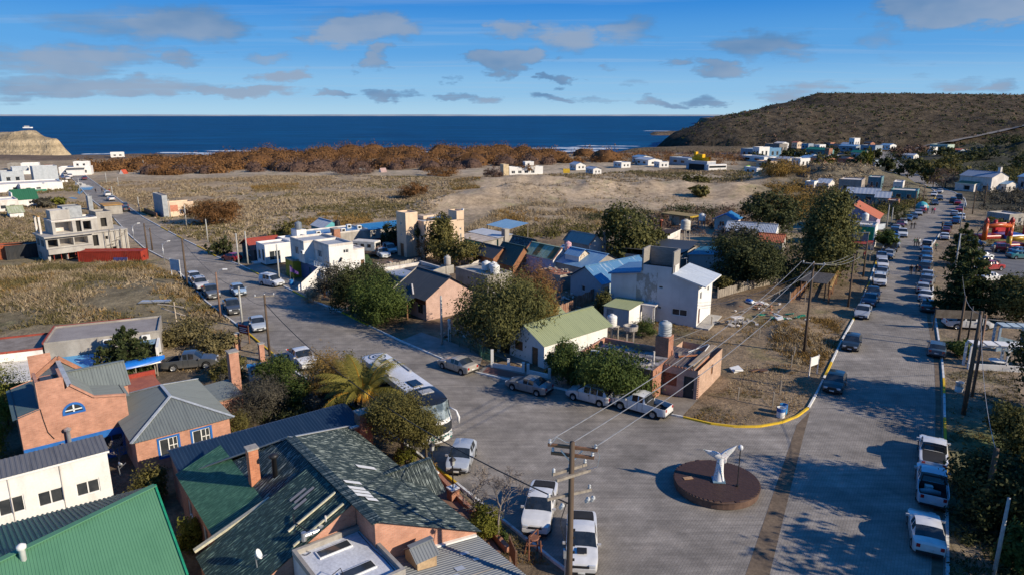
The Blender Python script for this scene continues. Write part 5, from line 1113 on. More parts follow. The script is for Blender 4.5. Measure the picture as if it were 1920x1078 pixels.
# --- corrugated shed and tanks before it
h = House('pale_shed','pale blue shed with a moss green flat roof below the white house',top(1180,578,2.6),55,3.4,4.0,'shed');L,D = h.L,h.D
h.box(0,0,L,D,0,2.4,mat('pale_blue_boards',(.34,.42,.47),(.28,.35,.40),stretch=(8,8,1)),f=[(.4,.2,.9,1.9,'d',mat('blue_grey_door',(.2,.28,.34)))],skip='r');h.wall((L,0),(L,D),0,2.4,2.4,M_WHITE)
h.slope((-.15,-.15,2.42),(L+.15,-.15,2.42),(0,D+.3,.18),M_RPALE,.25)
def stand(name,label,p,hh,w=.5):
    o = empty(name,p,R(40),label,'stand')
    for sx in(-w,w):
        for sy in(-w,w):MB().bar((sx,sy,0),(sx,sy,hh),.14).build('post',M_CEM,o)
    MB().box(-w-.15,-w-.15,hh,w+.15,w+.15,hh+.12).build('platform',M_CEM,o)
p = g(1146,640);stand('tank_stand','cement post stand under the white tank beside the green roof',p,1.8);tank('white water tank on a post stand beside the pale shed',p+Vector((0,0,1.93)),.58,1.25)
p = g(1181,650);o = empty('concrete_basin',p,0,'round open concrete basin on posts behind the brick flat roof','basin')
for a_ in range(4):MB().bar((.5*math.cos(a_*1.57+.6),.5*math.sin(a_*1.57+.6),0),(.5*math.cos(a_*1.57+.6),.5*math.sin(a_*1.57+.6),1.9),.16).build('post',M_CEM,o)
MB().lathe([(.5,1.9),(.78,2.0),(.82,2.5),(.66,2.5),(.62,2.15),(.02,2.12)],20).build('bowl',M_CEM,o)
# --- green roofed house on the street
h = House('pale_green_roof_house','white house with moss green gable roof on the street corner block',top(1020,690,.1),42,5.2,7.6);L,D = h.L,h.D
h.gable(0,0,L,D+2.2,0,2.75,1.35,M_RPALE,M_WHITE,'y',.45,.25,{'f':[(.8,1.1,1.2,1.0,'s',M_WOOD),(3.4,.0,.9,2.0,'d',M_WOOD)],'r':[(.5,.9,.35,.5,'w'),(1.6,.3,1.5,1.9,'s',M_WOOD)]})
h.gable(-3.4,2.0,3.4,7.0,0,2.4,.9,M_RPALE,M_WHITE,'y',.4,.25,{'f':[(1.2,1,1,1,'s',M_WOOD)]})
h.part('porch_column',M_WHITE,lambda b:b.box(-1.6,-.4,0,-1.35,-.15,2.4))
h.part('porch_floor',M_CEM,lambda b:b.box(-3.0,-1.2,0,3.0,-.02,.2))
# front fence: white piers and low wall
fe = empty('white_fence',g(923,672),0,'low white front wall with square piers before the green roofed house','fence');q =[g(923,690),g(942,690),g(981,700),g(990,703),g(1030,712)]
O_ = fe.location
for a_,c_ in((q[0],q[2]),(q[3],q[4])):MB().bar(a_-O_+Vector((0,0,.38)),c_-O_+Vector((0,0,.38)),.16,.42).build('wall_section',M_WHITE,fe)
for p_,hh in((q[0],2.0),(q[1].lerp(q[2],.3),1.2),(q[2],1.2),(q[3],1.2),(q[4],1.2)):MB().box(p_.x-O_.x-.14,p_.y-O_.y-.14,0,p_.x-O_.x+.14,p_.y-O_.y+.14,hh).build('pier',M_WHITE,fe)
sheet('red_paving',GP([(915,690),(985,705),(975,714),(905,700)]),.175,brickmat('brick_path2',(.28,.08,.05),(.2,.06,.04),(.2,.1,.08)))
fe = empty('mesh_fence',g(845,640),0,'green wire mesh fence on posts beside the big pepper tree','fence');q =[g(843,642),g(862,652),g(882,662),g(902,672),g(921,682)];O_ = fe.location
for p_ in q:MB().tube([p_-O_,p_-O_+Vector((0,0,1.6))],.05,6).build('post',mat('green_post',(.05,.14,.11)),fe)
for a_,c_ in zip(q,q[1:]):
    b = MB();d_ =(c_-a_);n_ = int(d_.length/.22)
    for i in range(n_+1):
        p_ = a_-O_+d_*(i/n_);b.bar(p_+Vector((0,0,.1)),p_+Vector((0,0,1.5)),.025)
    for z_ in(.1,.8,1.5):b.bar(a_-O_+Vector((0,0,z_)),c_-O_+Vector((0,0,z_)),.03)
    tag(b.build('mesh_panel',mat('green_wire',(.05,.16,.12)),fe),kind='stuff')
p = g(843,640);o = empty('white_gate_post',p,0,'tall white gate post at the near end of the driveway fence','post');MB().box(-.15,-.15,0,.15,.15,2.5).build('shaft',M_WHITE,o);MB().lathe([(.2,2.5),(.2,2.58),(.05,2.72)],4).build('cap',M_WHITE,o)
# --- brick flat-roofed house and ruin at the corner
h = House('brick_flat_house','unfinished brick flat roofed house with puddled roof and parapets',top(1225,688,3.4),57,7.2,5.0);L,D = h.L,h.D
h.box(0,0,L,D,0,3.1,M_BRICK,f=[(1,1,1.2,1.1,'s',M_WOOD),(4,.9,1.4,1.2,'s',M_WOOD)]);h.flat(0,0,L,D,3.2,mat('roof_stained',(.30,.29,.30),(.10,.085,.08),sc=.9,lo=.42,hi=.58,rough=.4),.0)
for q_ in((0,D-.2,L,D),(0,0,.2,D)):h.part('parapet',M_BRICKL,lambda b:b.box(q_[0]-.01,q_[1]-.01,3.0,q_[2]+.01,q_[3]+.01,3.55))
h.part('tank_base',M_BRICK,lambda b:b.box(L-1.4,D-1.1,3.0,L-.1,D+.2,5.0));h.part('roof_rail',M_CEM,lambda b:b.bar((2.6,.3,3.2),(2.4,D-.4,3.2),.15,.12));h.part('vent_pipe',M_OFFW,lambda b:b.tube([(L-.6,1.6,3.1),(L-.6,1.6,4.3)],.09,8));ac_unit(h.root,(1.2,.6,3.1),R(10))
h.part('concrete_ring',M_CEM,lambda b:b.lathe([(1.0,3.08),(1.15,3.08),(1.15,3.2),(1.0,3.2)],22,(5.3,1.3,0),False))
for i in range(7):h.part('rebar_stub',M_CEM,lambda b:b.box(3.6+i*.42,2.5-.12*i,3.08,3.75+i*.42,2.65-.12*i,3.35))
tank('grey water tank on the brick base beside the ruin',h.loc(L-.75,D-.45,5.0),.62,1.35,mat('tank_grey',(.40,.42,.42),(.33,.34,.34),rough=.45))
h = House('brick_ruin','roofless looking brick annexe with dark door and rusty roof sheets',g(1305,752),57,4.0,7.4);L,D = h.L,h.D
pk = mat('pink_cement',(.42,.31,.25),(.34,.25,.20),dirt=.2)
M_FADED = brickmat('brick_faded',(.50,.33,.24),(.41,.26,.18),(.44,.35,.28))
h.box(0,0,L,D,0,2.9,M_FADED,skip='f',r=[(4.0,1.2,.6,1.0,'s',M_WOOD)]);h.wall((0,0),(L,0),0,2.9,2.9,pk,[(2.75,0,.95,2.2,'d',mat('dark_green_door',(.035,.045,.045))),(.5,1.0,1.6,1.2,'s',mat('rust_boards',(.24,.09,.05)))])
h.shed(.05,.1,L-.5,4.6,2.7,2.95,3.1,roofmat('roof_rust',(.10,.075,.06),(.16,.13,.11)),M_BRICK,'y',.05,.3)
h.part('wall_panel',mat('board_panel',(.36,.28,.19),(.28,.21,.15)),lambda b:b.bar((L-.75,.2,3.2),(L-.4,D-1.6,3.6),.5,.1));h.part('navy_sheet',mat('navy_sheet',(.015,.03,.06)),lambda b:b.quad((L-1.4,.6,3.06),(L-.6,.6,3.3),(L-.5,3.8,3.45),(L-1.3,3.8,3.2)))
for i,(a_,c_,m_)in enumerate((((1.2,3.2,3.25),(1.6,1.9,3.2),M_GWOOD),((1.5,1.9,3.22),(3.0,3.1,3.3),mat('orange_plank',(.5,.2,.08))))):h.part('plank',m_,lambda b:b.bar(a_,c_,.28,.06))
h.part('pipe',M_WFRAME,lambda b:(b.tube([(1.9,3.4,3.3),(2.6,4.6,3.5),(3.2,5.2,3.8),(3.5,4.6,3.9),(3.4,3.6,3.6)],.04,5)));h.part('roof_edge',M_BRICK,lambda b:[b.box(.05+i*.3,-.12,2.9,.2+i*.3,.02,2.99)for i in range(12)])
for i in range(12):MB().box(L-.02,.05,.25+i*.2,L+.12,.25,.33+i*.2).build('brick',M_BRICKL,h.root)
# --- sheds and houses further back
h = House('curved_shed','long cement shed with a sagging dark roof',g(1265,512),60,9.0,12.5,'shed');L,D = h.L,h.D
h.box(0,0,L,D,0,2.4,M_CEM,r=[(2,1,.7,.8,'v'),(6,1,.7,.8,'v')]);b = MB();n = 10
for i in range(n):t0,t1 = i/n,(i+1)/n;z0_,z1_ = 2.7+1.1*(1-math.sin(math.pi*t0))*.5,2.7+1.1*(1-math.sin(math.pi*t1))*.5;b.quad((-.2,D*t0,z0_),(L+.2,D*t0,z0_),(L+.2,D*t1,z1_),(-.2,D*t1,z1_))
b.build('roof',M_RDARK,h.root,True);h.part('gate_frame',M_WFRAME,lambda b:b.tube([(L+.3,-.6,0),(L+.3,-.6,2.4),(L+1.6,.9,2.5),(L+1.6,.9,0)],.07,6))
h = House('perforated_wall_house','dark roofed house with a white row of vent holes and red flue',g(1250,478),60,5.0,8.0);L,D = h.L,h.D
h.shed(0,0,L,D,0,3.0,3.6,mat('roof_brown',(.07,.045,.04)),M_OFFW,'x',.15,.4,{'r':[(.5+i*.55,2.3,.22,.22,'v')for i in range(12)]})
h.flue(L-1.8,1.2,3.2,6.2,.22,mat('red_flue',(.40,.12,.07)))
stand('tank_tower','tall steel post tower behind the perforated wall house',g(1283,462),3.2,.6);tank('large cream water tank with cone lid on the post tower',g(1283,462)+Vector((0,0,3.35)),.95,1.9,mat('tank_cream',(.55,.53,.46),(.45,.43,.38)))
h = House('yellow_shelter','open shelter with mustard flat roof in the scrub',g(1292,428),40,8,4,'shelter');h.part('roof',mat('mustard_sheet',(.30,.22,.09)),lambda b:b.box(-.2,-.2,2.5,h.L+.2,4.2,2.65))
for x_ in(.1,h.L-.1):[h.part('post',M_WOOD,lambda b:b.bar((x_,y_,0),(x_,y_,2.5),.15))for y_ in(.1,3.9)]
h.part('fascia',mat('yellow_fascia',(.45,.30,.03)),lambda b:b.box(h.L+.2,-.2,2.3,h.L+.25,4.2,2.66));h.part('counter',M_CREAM,lambda b:b.box(1.5,1,0,4.5,3,2.2))
tank('small round white tank beside the mustard roof shelter',g(1315,430)+Vector((0,0,2.0)),.75,1.5)
stand('short_tank_stand','short post stand beside the mustard roof shelter',g(1315,430),1.85,.5)
h = House('teal_roof_shed','long shed with teal blue roof and pale walls beside dark trees',g(1352,512),60,5.5,8.0,'shed');h.shed(0,0,h.L,h.D,0,2.5,3.0,roofmat('roof_teal',(.05,.18,.26),(.06,.22,.3)),mat('pale_teal_boards',(.30,.36,.37),(.24,.3,.31),stretch=(8,8,1)),'x',.2,.3)
h = House('blue_gable_house','small house with saturated blue gable roof and white posts',g(1377,434),60,4.5,5.5);h.gable(0,0,h.L,h.D,0,2.5,1.1,M_RBLUE2,M_OFFW,'y',.5,.3,{'f':[(1,.9,1.2,1.1,'W')]})
h = House('silver_gable_house','house with pale silver gable roof and white gable end',g(1450,464),60,9.5,5.0);h.gable(0,0,h.L,h.D,0,2.6,1.5,M_RZINC,mat('mauve_wall',(.3,.25,.32)),'x',.2,.3,gm=M_WHITE)
h = House('terracotta_roof_house','low house with faded terracotta roof behind the silver gable',g(1465,478),60,4.5,4.0);h.gable(0,0,h.L,h.D,0,2.2,1.2,M_RTERR,M_CEM,'x',.2,.3)
h = House('boxed_shed','grey shed with pale shed roof beside the tall eucalyptus',g(1625,470),57,4.0,9.0,'shed');h.shed(0,0,h.L,h.D,0,3.0,3.4,M_RZINC,mat('grey_blue_wall',(.2,.23,.26)),'x',.15,.3,{'f':[(1,0,1.2,2,'v')]})
# ================================================================ vegetation
LM ={'pepper':leafmat('leaf_pepper',(.030,.038,.010),(.165,.155,.050)),'olive':leafmat('leaf_olive',(.055,.055,.014),(.175,.150,.045)),'green':leafmat('leaf_green',(.030,.055,.012),(.105,.135,.030)),'dark':leafmat('leaf_dark',(.020,.030,.011),(.082,.088,.030)),'grey':leafmat('leaf_grey',(.045,.042,.032),(.125,.112,.082)),'pine':leafmat('needle',(.020,.034,.012),(.080,.094,.030)),'rust':leafmat('twig_rust',(.125,.060,.022),(.250,.130,.050)),'gold':leafmat('twig_gold',(.16,.095,.022),(.31,.20,.055)),'mauve':leafmat('twig_mauve',(.10,.060,.045),(.20,.130,.095)),'lime':leafmat('leaf_lime',(.07,.085,.010),(.20,.19,.030)),'straw':leafmat('blade_straw',(.25,.19,.115),(.48,.385,.255),.15),'sage':leafmat('blade_sage',(.165,.122,.076),(.35,.272,.175),.15),'moss':leafmat('blade_moss',(.085,.074,.028),(.19,.155,.07),.15),'ochre':leafmat('blade_ochre',(.16,.095,.03),(.30,.19,.06),.15),}
M_BARK = mat('bark',(.13,.10,.075),(.09,.07,.05),sc=3,stretch=(1,1,.3),rough=.95)
M_BARKG = mat('bark_grey',(.24,.21,.19),(.17,.145,.13),sc=3,stretch=(1,1,.3),rough=.95)
def leaf_quads(C,size,aspect=.6,droop=0.0,rs=None,up=0.0,out=None):

    n = len(C);rs = rs or rng
    a = rs.normal(size=(n,3));a[:,2] = a[:,2]*(1-.6*abs(up))+up*1.2
    a[:,2] -= droop*2.2
    a/=np.linalg.norm(a,axis=1,keepdims=True)+1e-9
    if out is not None:
        nv = out/(np.linalg.norm(out,axis=1,keepdims=True)+1e-9)+rs.normal(size=(n,3))*.5;nv/=np.linalg.norm(nv,axis=1,keepdims=True)+1e-9
        a -= nv*(a*nv).sum(1,keepdims=True);a/=np.linalg.norm(a,axis=1,keepdims=True)+1e-9
        b = np.cross(nv,a)
    else:b = np.cross(a,rs.normal(size=(n,3)))
    b/=np.linalg.norm(b,axis=1,keepdims=True)+1e-9
    s =(size*rs.uniform(.45,1.6,n))[:,None]
    A = a*s*.5;B = b*s*.5*aspect
    V = np.stack([C-A,C+B-A*.15,C+A,C-B-A*.15],1).reshape(-1,3)
    return V,np.arange(4*n).reshape(n,4)
def crown_mesh(name,blobs,n,size,lm,rs,aspect=.6,droop=0.0,up=0.0,clump=.20,per=34,shell=.62):
    vol = np.array([b[3]*b[4]*b[5]for b in blobs])**.75;vol/=vol.sum();Cs =[];Ts =[];Os =[]
    for b,w in zip(blobs,vol):
        m = max(8,int(n*w));K = max(4,m//per)
        d = rs.normal(size=(K,3));d/=np.linalg.norm(d,axis=1,keepdims=True)
        r = rs.uniform(shell,1.0,K)**.8;r[:K//4] *= rs.uniform(.25,.8,K//4)
        kc = d*r[:,None];kt = rs.uniform(0,1,K)
        pick = rs.integers(0,K,m);loc = kc[pick]+rs.normal(size=(m,3))*clump
        if droop:loc[:,2] -= np.abs(rs.normal(size=m))*droop*.35
        Os.append(kc[pick]*1.0+(loc-kc[pick])*1.6+np.array([0,0,.25]));Cs.append(loc*np.array(b[3:6])+np.array(b[:3]));Ts.append(np.clip(kt[pick]*.65+rs.uniform(0,.45,m)-.05,0,1))
    C = np.concatenate(Cs);T = np.concatenate(Ts)
    k = C[:,2]>.05;C = C[k];T = T[k];O = np.concatenate(Os)[k]
    V,F = leaf_quads(C,size,aspect,droop,rs,up,O)
    return np_mesh(name,V,F,lm,{'tint':('FLOAT',np.repeat(T,4))})
def trunk_mesh(h,r,limbs,rs,m=None,lean=0.0):
    b = MB();top_ = Vector((lean,0,h))
    b.tube([(0,0,-.2),(lean*.3,0,h*.4),top_],[r*1.25,r*.9,r*.6],8)
    for(x,y,z)in limbs:
        p = Vector((x,y,z));q = Vector((lean*.6,0,h*rs.uniform(.5,1.0)))
        b.tube([q,q.lerp(p,.5)+Vector((0,0,.1*h)),p],[r*.5,r*.34,r*.12],6)
    return b.mesh('trunk',m or M_BARK,True)
TREE_N =[0]
def tree(name,label,p,H,W,kind='pepper',n=2600,size=.28,th=None,cat='tree',group=None,blobs=None,squash=1.0,aspect=.6,droop=0.0,up=0.0,bark=None,clump=.2,base=.25,per=34,D=None):

    TREE_N[0] += 1;rs = np.random.default_rng(100+TREE_N[0]);D = D or W*.9
    root = empty(name,p,rs.uniform(0,6),label,cat,group)
    hb = H*base;ch = H-hb
    if blobs is None:
        blobs =[(0,0,hb+ch*.50,W*.41,D*.41,ch*.49)]
        k = 6
        for i in range(k):
            a = 2*math.pi*i/k+rs.uniform(-.4,.4);rr = rs.uniform(.24,.36);hh = rs.uniform(.2,.75)
            sc = rs.uniform(.2,.3)
            blobs.append((W*rr*math.cos(a),D*rr*math.sin(a),hb+ch*hh,W*sc,D*sc,ch*sc*1.1*squash))
    else:blobs =[(b[0]*W,b[1]*D,b[2]*H,b[3]*W,b[4]*D,b[5]*H)for b in blobs]
    if n:link('crown',crown_mesh('crown',blobs,n,size,LM[kind],rs,aspect,droop,up,clump,per),root)
    lim =[(b[0]*.8,b[1]*.8,b[2])for b in blobs[1:]]
    link('trunk',trunk_mesh(th or max(.4,hb+ch*.35),max(.05,min(.32,H*.028)),lim,rs,bark),root)
    return root
def bare_tree(name,label,p,H,W,group=None,seed=0,m=None,depth=5,cat='tree',r0=None):
    rs = random.Random(seed);root = empty(name,p,rs.uniform(0,6),label,cat,group);m = m or M_BARKG
    tr = MB();tw = MB();r0 = r0 or H*.022
    def grow(a,d,L,r,k):
        e = a+d*L;mid = a.lerp(e,.5)+Vector((rs.gauss(0,.05),rs.gauss(0,.05),rs.gauss(0,.03)))*L
        (tr if k>=depth-1 else tw).tube([a,mid,e],[r,r*.85,r*.68],6 if k>=depth-2 else 3,cap=False)
        if k==0:return
        for i in range(rs.choice((2,3,3))if k>1 else 3):
            ax_ = Vector((rs.gauss(0,1),rs.gauss(0,1),rs.gauss(0,.35))).normalized()
            nd =(d*rs.uniform(.75,1.0)+ax_*rs.uniform(.45,.8)*W/H*1.1+Vector((0,0,.10))).normalized()
            grow(e if rs.random()<.75 else mid,nd,L*rs.uniform(.62,.82),max(.011,r*.68),k-1)
    grow(Vector((0,0,-.1)),Vector((rs.gauss(0,.06),rs.gauss(0,.06),1)),H*.27,r0,depth)
    tr.build('trunk',m,root,True);tag(tw.build('twigs',m,root),kind='stuff')
    return root
def conifer(name,label,p,H,W,n=3600,kind='pine',size=.34,group=None,seed=1,tiers=9,gap=.12,cat='tree'):
    rs = np.random.default_rng(seed);root = empty(name,p,rs.uniform(0,6),label,cat,group);Cs =[];Ts =[];b = MB()
    b.tube([(0,0,-.2),(0,0,H*.5),(0,0,H*.96)],[H*.026,H*.016,.03],8)
    for t in range(tiers):
        f = t/(tiers-1);z = H*(gap+(.94-gap)*f);rad = W*.5*(1-f)**.55*(.9+.35*rs.random())+.12
        nb = max(4,int(9*(1-f*.5)))
        for i in range(nb):
            a = 2*math.pi*(i+rs.random()*.7)/nb;L = rad*rs.uniform(.65,1.12);m = int(n/tiers/nb*(1.6-f));s = rs.uniform(.15,1,m)**.7
            x = L*s*math.cos(a)+rs.normal(size=m)*.12*rad;y = L*s*math.sin(a)+rs.normal(size=m)*.12*rad
            zz = z+(s-.5)*rad*.12+rs.normal(size=m)*H*.022
            Cs.append(np.stack([x,y,zz],1));Ts.append(np.clip(rs.uniform(0,.6)+rs.uniform(0,.4,m),0,1))
            b.tube([(0,0,z-.1),(L*.9*math.cos(a),L*.9*math.sin(a),z)],[.05,.015],4)
    C = np.concatenate(Cs);T = np.concatenate(Ts);V,F = leaf_quads(C,size,.42,0,rs,.15)
    link('crown',np_mesh('crown',V,F,LM[kind],{'tint':('FLOAT',np.repeat(T,4))}),root);link('trunk',b.mesh('trunk',M_BARK,True),root)
    return root
def scatter(px_poly,n,rs,avoid=True):
    P = GP(px_poly);xs =[p[0]for p in P];ys =[p[1]for p in P];out =[]
    k = 0
    while k<n:
        m = n*3;x = rs.uniform(min(xs),max(xs),m);y = rs.uniform(min(ys),max(ys),m)
        ok = poly_dist(x,y,P)>0
        if avoid:ok&=(poly_dist(x,y,ROAD)<-.5)&(poly_dist(x,y,PARKING)<-.5)
        x,y = x[ok],y[ok];out.append(np.stack([x,y],1));k += len(x)
        if len(x)==0:break
    return np.concatenate(out)[:n]
def tufts(name,polys,n,size,kinds,blades=6,w=.22,seed=0,clus=14.0,thr=-.1):

    rs = np.random.default_rng(seed);XY = np.concatenate([scatter(p,n//len(polys),rs)for p in polys])
    dens = fbm(XY[:,0],XY[:,1],clus,3,seed+3);XY = XY[dens+rs.normal(size=len(XY))*.15>thr]
    Z = ground_z(XY[:,0],XY[:,1]);m = len(XY);parts =[[]for _ in kinds]
    patch = fbm(XY[:,0],XY[:,1],clus*1.4,3,seed+50)
    which = np.clip(((patch+rs.normal(size=m)*.12+.35)/.7*len(kinds)).astype(int),0,len(kinds)-1)
    root = None
    for q,kd in enumerate(kinds):
        I = np.where(which==q)[0]
        if len(I)==0:continue
        s = size*rs.uniform(.45,1.5,len(I));base = np.stack([XY[I,0],XY[I,1],Z[I]-.03],1)
        base = np.repeat(base,blades,0);ss = np.repeat(s,blades)[:,None];k = len(base)
        d = rs.normal(size=(k,3))*np.array([.75,.75,.1])+np.array([0,0,.9]);d/=np.linalg.norm(d,axis=1,keepdims=True)
        sd = np.cross(d,rs.normal(size=(k,3)));sd/=np.linalg.norm(sd,axis=1,keepdims=True)+1e-9
        root_o = rs.normal(size=(k,3))*ss*np.array([.3,.3,.02]);b0 = base+root_o
        hgt_ = ss*rs.uniform(.6,1.2,(k,1))
        V = np.stack([b0-sd*ss*w*.5,b0+sd*ss*w*.5,b0+d*hgt_],1).reshape(-1,3)
        T = np.clip(np.repeat(rs.uniform(0,.7,len(I)),blades)+rs.uniform(0,.35,k),0,1)
        me = np_mesh(name,V,np.arange(3*k).reshape(k,3),LM[kd],{'tint':('FLOAT',np.repeat(T,3))})
        tag(link(name,me),kind='stuff')
def bushes(name,polys,n,H,W,kind,per=60,leaf=.5,seed=0,jitter=.35,aspect=.35,up=.55,zf=None,core=0):

    rs = np.random.default_rng(seed);XY = np.concatenate([scatter(p,n//len(polys),rs)for p in polys]);Z =(zf or ground_z)(XY[:,0],XY[:,1]);m = len(XY)
    s = rs.uniform(1-jitter,1+jitter,m);C0 = np.stack([XY[:,0],XY[:,1],Z],1)
    bt = rs.uniform(0,.6,m)
    I = np.repeat(np.arange(m),per);k = len(I)
    d = rs.normal(size=(k,3));d[:,2] = np.abs(d[:,2]);d/=np.linalg.norm(d,axis=1,keepdims=True)
    r = rs.uniform(.6 if core else.45,1.05,(k,1))*(1+.16*np.sin(d[:,:1]*5+I[:,None]));C = C0[I]+d*r*np.stack([W*.5*s[I],W*.5*s[I],H*s[I]],1)
    T = np.clip(bt[I]+rs.uniform(0,.4,k),0,1);V,F = leaf_quads(C,leaf,aspect,0,rs,up,d);T = np.repeat(T,4)
    if core:
        Vs =[];nu,nv = 10,5
        for i in range(m):
            for v in range(nv):
                for u in range(nu):a,e = 6.2832*u/nu,1.5708*v/(nv-1);q = core*s[i]*(1+.18*math.sin(3*a+i)*math.cos(e)+.1*math.sin(5*a+2*i));Vs.append((C0[i,0]+W*.5*q*math.cos(a)*math.cos(e),C0[i,1]+W*.5*q*math.sin(a)*math.cos(e),C0[i,2]+H*q*math.sin(e)))
        o_ = len(V);Fs =[(o_+(i*nv+v)*nu+u,o_+(i*nv+v)*nu+(u+1)%nu,o_+(i*nv+v+1)*nu+(u+1)%nu,o_+(i*nv+v+1)*nu+u)for i in range(m)for v in range(nv-1)for u in range(nu)]
        V = np.concatenate([V,np.array(Vs)]);F = np.concatenate([F,np.array(Fs)]);T = np.concatenate([T,np.full(len(Vs),.15)])
    return tag(link(name,np_mesh(name,V,F,LM[kind],{'tint':('FLOAT',T)})),kind='stuff')
Hpx = lambda px,py,top_:(lambda v:((lambda k:(k*v.y*CP-v.y*SP)/(CP+k*SP))((539-top_)/FPX))+CAM_H)(g(px,py))
Wpx = lambda px,py,w:w/FPX*(g(px,py).y*CP+CAM_H*SP)
def T(name,label,bx,by,ty,wpx,kind='pepper',n=2600,size=.28,**k):return tree(name,label,gz(bx,by),Hpx(bx,by,ty)*1.03,Wpx(bx,by,wpx)*1.1,kind,int(n*(3.0 if by>500 else 1.45)),size*(.74 if by>500 else 1.08),**k)
# --- named trees, near to far
DR = dict(droop=.55,aspect=.34)
T('pepper_tree','big round pepper tree with hanging olive foliage in front of the pale green roof',945,655,508,172,'pepper',9500,.42,base=.10,per=46,clump=.17,**DR)
T('pepper_tree','rounded green pepper tree over the parked pickup by the brick ruin',1152,745,652,140,'green',7000,.38,base=.12,per=46,clump=.17,**DR)
T('pepper_tree','smaller pepper tree beside the white fence piers',1066,722,645,80,'green',4200,.34,base=.10,per=46,clump=.17,**DR)
T('brown_shrub','tall rusty brown bare shrub behind the big pepper tree',1000,585,492,95,'rust',3600,.5,cat='shrub',base=.05,aspect=.14,up=.4)
T('brown_shrub','golden brown twiggy shrub on the right flank of the big pepper tree',1022,640,535,50,'gold',1800,.45,cat='shrub',base=.05,aspect=.14,up=.4)
T('cypress_bush','dense bright green cypress bush at the kerb',712,607,512,110,'green',6500,.32,base=.06,aspect=.45)
T('dark_bush','tall dark grey-green bush behind the cypress at the kerb',660,588,500,70,'dark',2800,.3,cat='shrub',base=.05)
T('dark_bush','dark tree right of the cypress beside the two-tone roof',700,560,492,60,'dark',2000,.3,cat='shrub',base=.06)
T('grey_bush','pale grey scrub bush beside the outside stair',622,565,495,55,'grey',1500,.28,cat='shrub',base=.05)
T('feather_grass','fountain of pale feather grass beside the kerb and wooden post',588,566,540,36,'straw',800,.7,cat='grass clump',base=.0,aspect=.06,up=.9)
T('poplar_tree','tall loose poplar in front of the peach house',828,492,397,72,'olive',3400,.36,base=.12,blobs=[(0,0,.5,.3,.3,.4),(.1,0,.75,.22,.25,.2),(-.15,.1,.6,.2,.2,.22),(.2,-.1,.45,.22,.22,.25),(-.1,0,.3,.3,.3,.2)])
T('poplar_tree','narrow dark poplar against the peach entrance tower',787,480,415,34,'dark',1300,.34,base=.1)
T('garden_tree','broad olive tree spreading right of the poplar',862,500,448,90,'olive',2600,.34,base=.05)
T('brown_shrub','rusty climbing shrub on the peach house wall',798,488,440,40,'rust',900,.4,cat='shrub',base=.05,aspect=.15,up=.4)
T('dark_bush','dark bush beside the camper van and red wall',735,470,415,36,'dark',1000,.34,cat='shrub',base=.1)
T('eucalyptus','very tall olive eucalyptus beside the avenue',1546,528,362,118,'pepper',9000,.5,base=.08,per=50,blobs=[(0,0,.30,.42,.42,.24),(.05,0,.55,.40,.40,.26),(-.05,0,.78,.26,.28,.2),(.22,.1,.45,.26,.26,.2),(-.25,0,.42,.25,.25,.2),(.1,-.1,.85,.16,.16,.14),(-.2,.1,.65,.2,.2,.16)])
T('dark_tree','nearly black rounded tree beside the teal roof shed',1402,534,444,112,'dark',6000,.42,base=.04)
T('dark_tree','dark tree between the silver gable house and the scrub',1440,440,366,88,'dark',3600,.5,base=.08)
T('tall_tree','tall grey-green tree behind the grey gable house',1172,490,388,92,'pepper',5200,.46,base=.06)
T('tall_tree','lower twin of the tall grey-green tree near the perforated wall',1215,478,415,60,'pepper',2600,.42,base=.05)
T('garden_tree','pale green tree right of the mauve scrub',1380,462,425,60,'grey',1600,.4,base=.05)
T('garden_bush','round grey-green bush against the pale shed',1132,592,545,42,'pepper',1500,.26,cat='shrub',base=.05)
T('garden_bush','spiky green shrub below the white house porch',1205,632,595,44,'green',1300,.3,cat='shrub',base=.02,up=.6,aspect=.2)
T('garden_bush','small yellow-green bush against the fence of the pepper tree',1030,705,690,26,'lime',350,.2,cat='shrub',base=.02)
T('garden_bush','round bush right of the white house corner',1355,545,520,36,'olive',700,.3,cat='shrub',base=.02)
T('garden_bush','grey tuft bush by the white fence posts of the bare plot',1378,548,530,22,'grey',350,.3,cat='shrub',base=.02)
# avenue and park
for i,(x_,y_,h_,w_)in enumerate(((33,27.5,9.5,8),(37,20,10.5,9),(31,17,9,8))):tree('roadside_tree','tall roadside tree standing off the right edge, %s of three'%('nearest the pickup','middle','nearest the camera')[i],Vector((x_,y_,0)),h_,w_,'dark',3000,.5,base=.15,group='tall trees off the right edge')
conifer('park_pine','tall shaggy pine in the park beside the parking lot',gz(1806,592),Hpx(1806,592,452),Wpx(1806,592,98),6500,'pine',.5,seed=11,tiers=8)
conifer('park_pine','slimmer pine behind the shaggy one on the avenue',gz(1800,500),Hpx(1800,500,420),Wpx(1800,500,62),2600,'pine',.55,seed=12,tiers=7)
T('park_tree','dark leafy tree at the right edge above the pergola',1905,608,520,96,'pepper',4600,.4,base=.06)
T('park_tree','low dark tree hanging over the white pickup and sedan',1845,990,855,120,'dark',5000,.30,base=.12)
T('park_tree','leafy bush at the right edge above the sandy yard',1895,848,775,80,'pepper',3000,.28,base=.05)
T('hedge_bush','green bush climbing under the pergola corner',1800,668,640,44,'green',900,.3,cat='shrub',base=.02)
T('park_tree','green sapling in the bottom right corner',1905,1078,985,60,'green',2200,.28,base=.05)
T('park_tree','large dark tree out on the right edge below the pergola',2010,800,610,200,'dark',5000,.45,base=.08)
T('park_tree','large dark tree standing right of the bottom corner',2080,1010,740,210,'dark',7000,.42,base=.10)
bare_tree('bare_round_tree','grey leafless round tree in the park behind the pines',gz(1832,452),Hpx(1832,452,402),Wpx(1832,452,52),seed=5,depth=6)
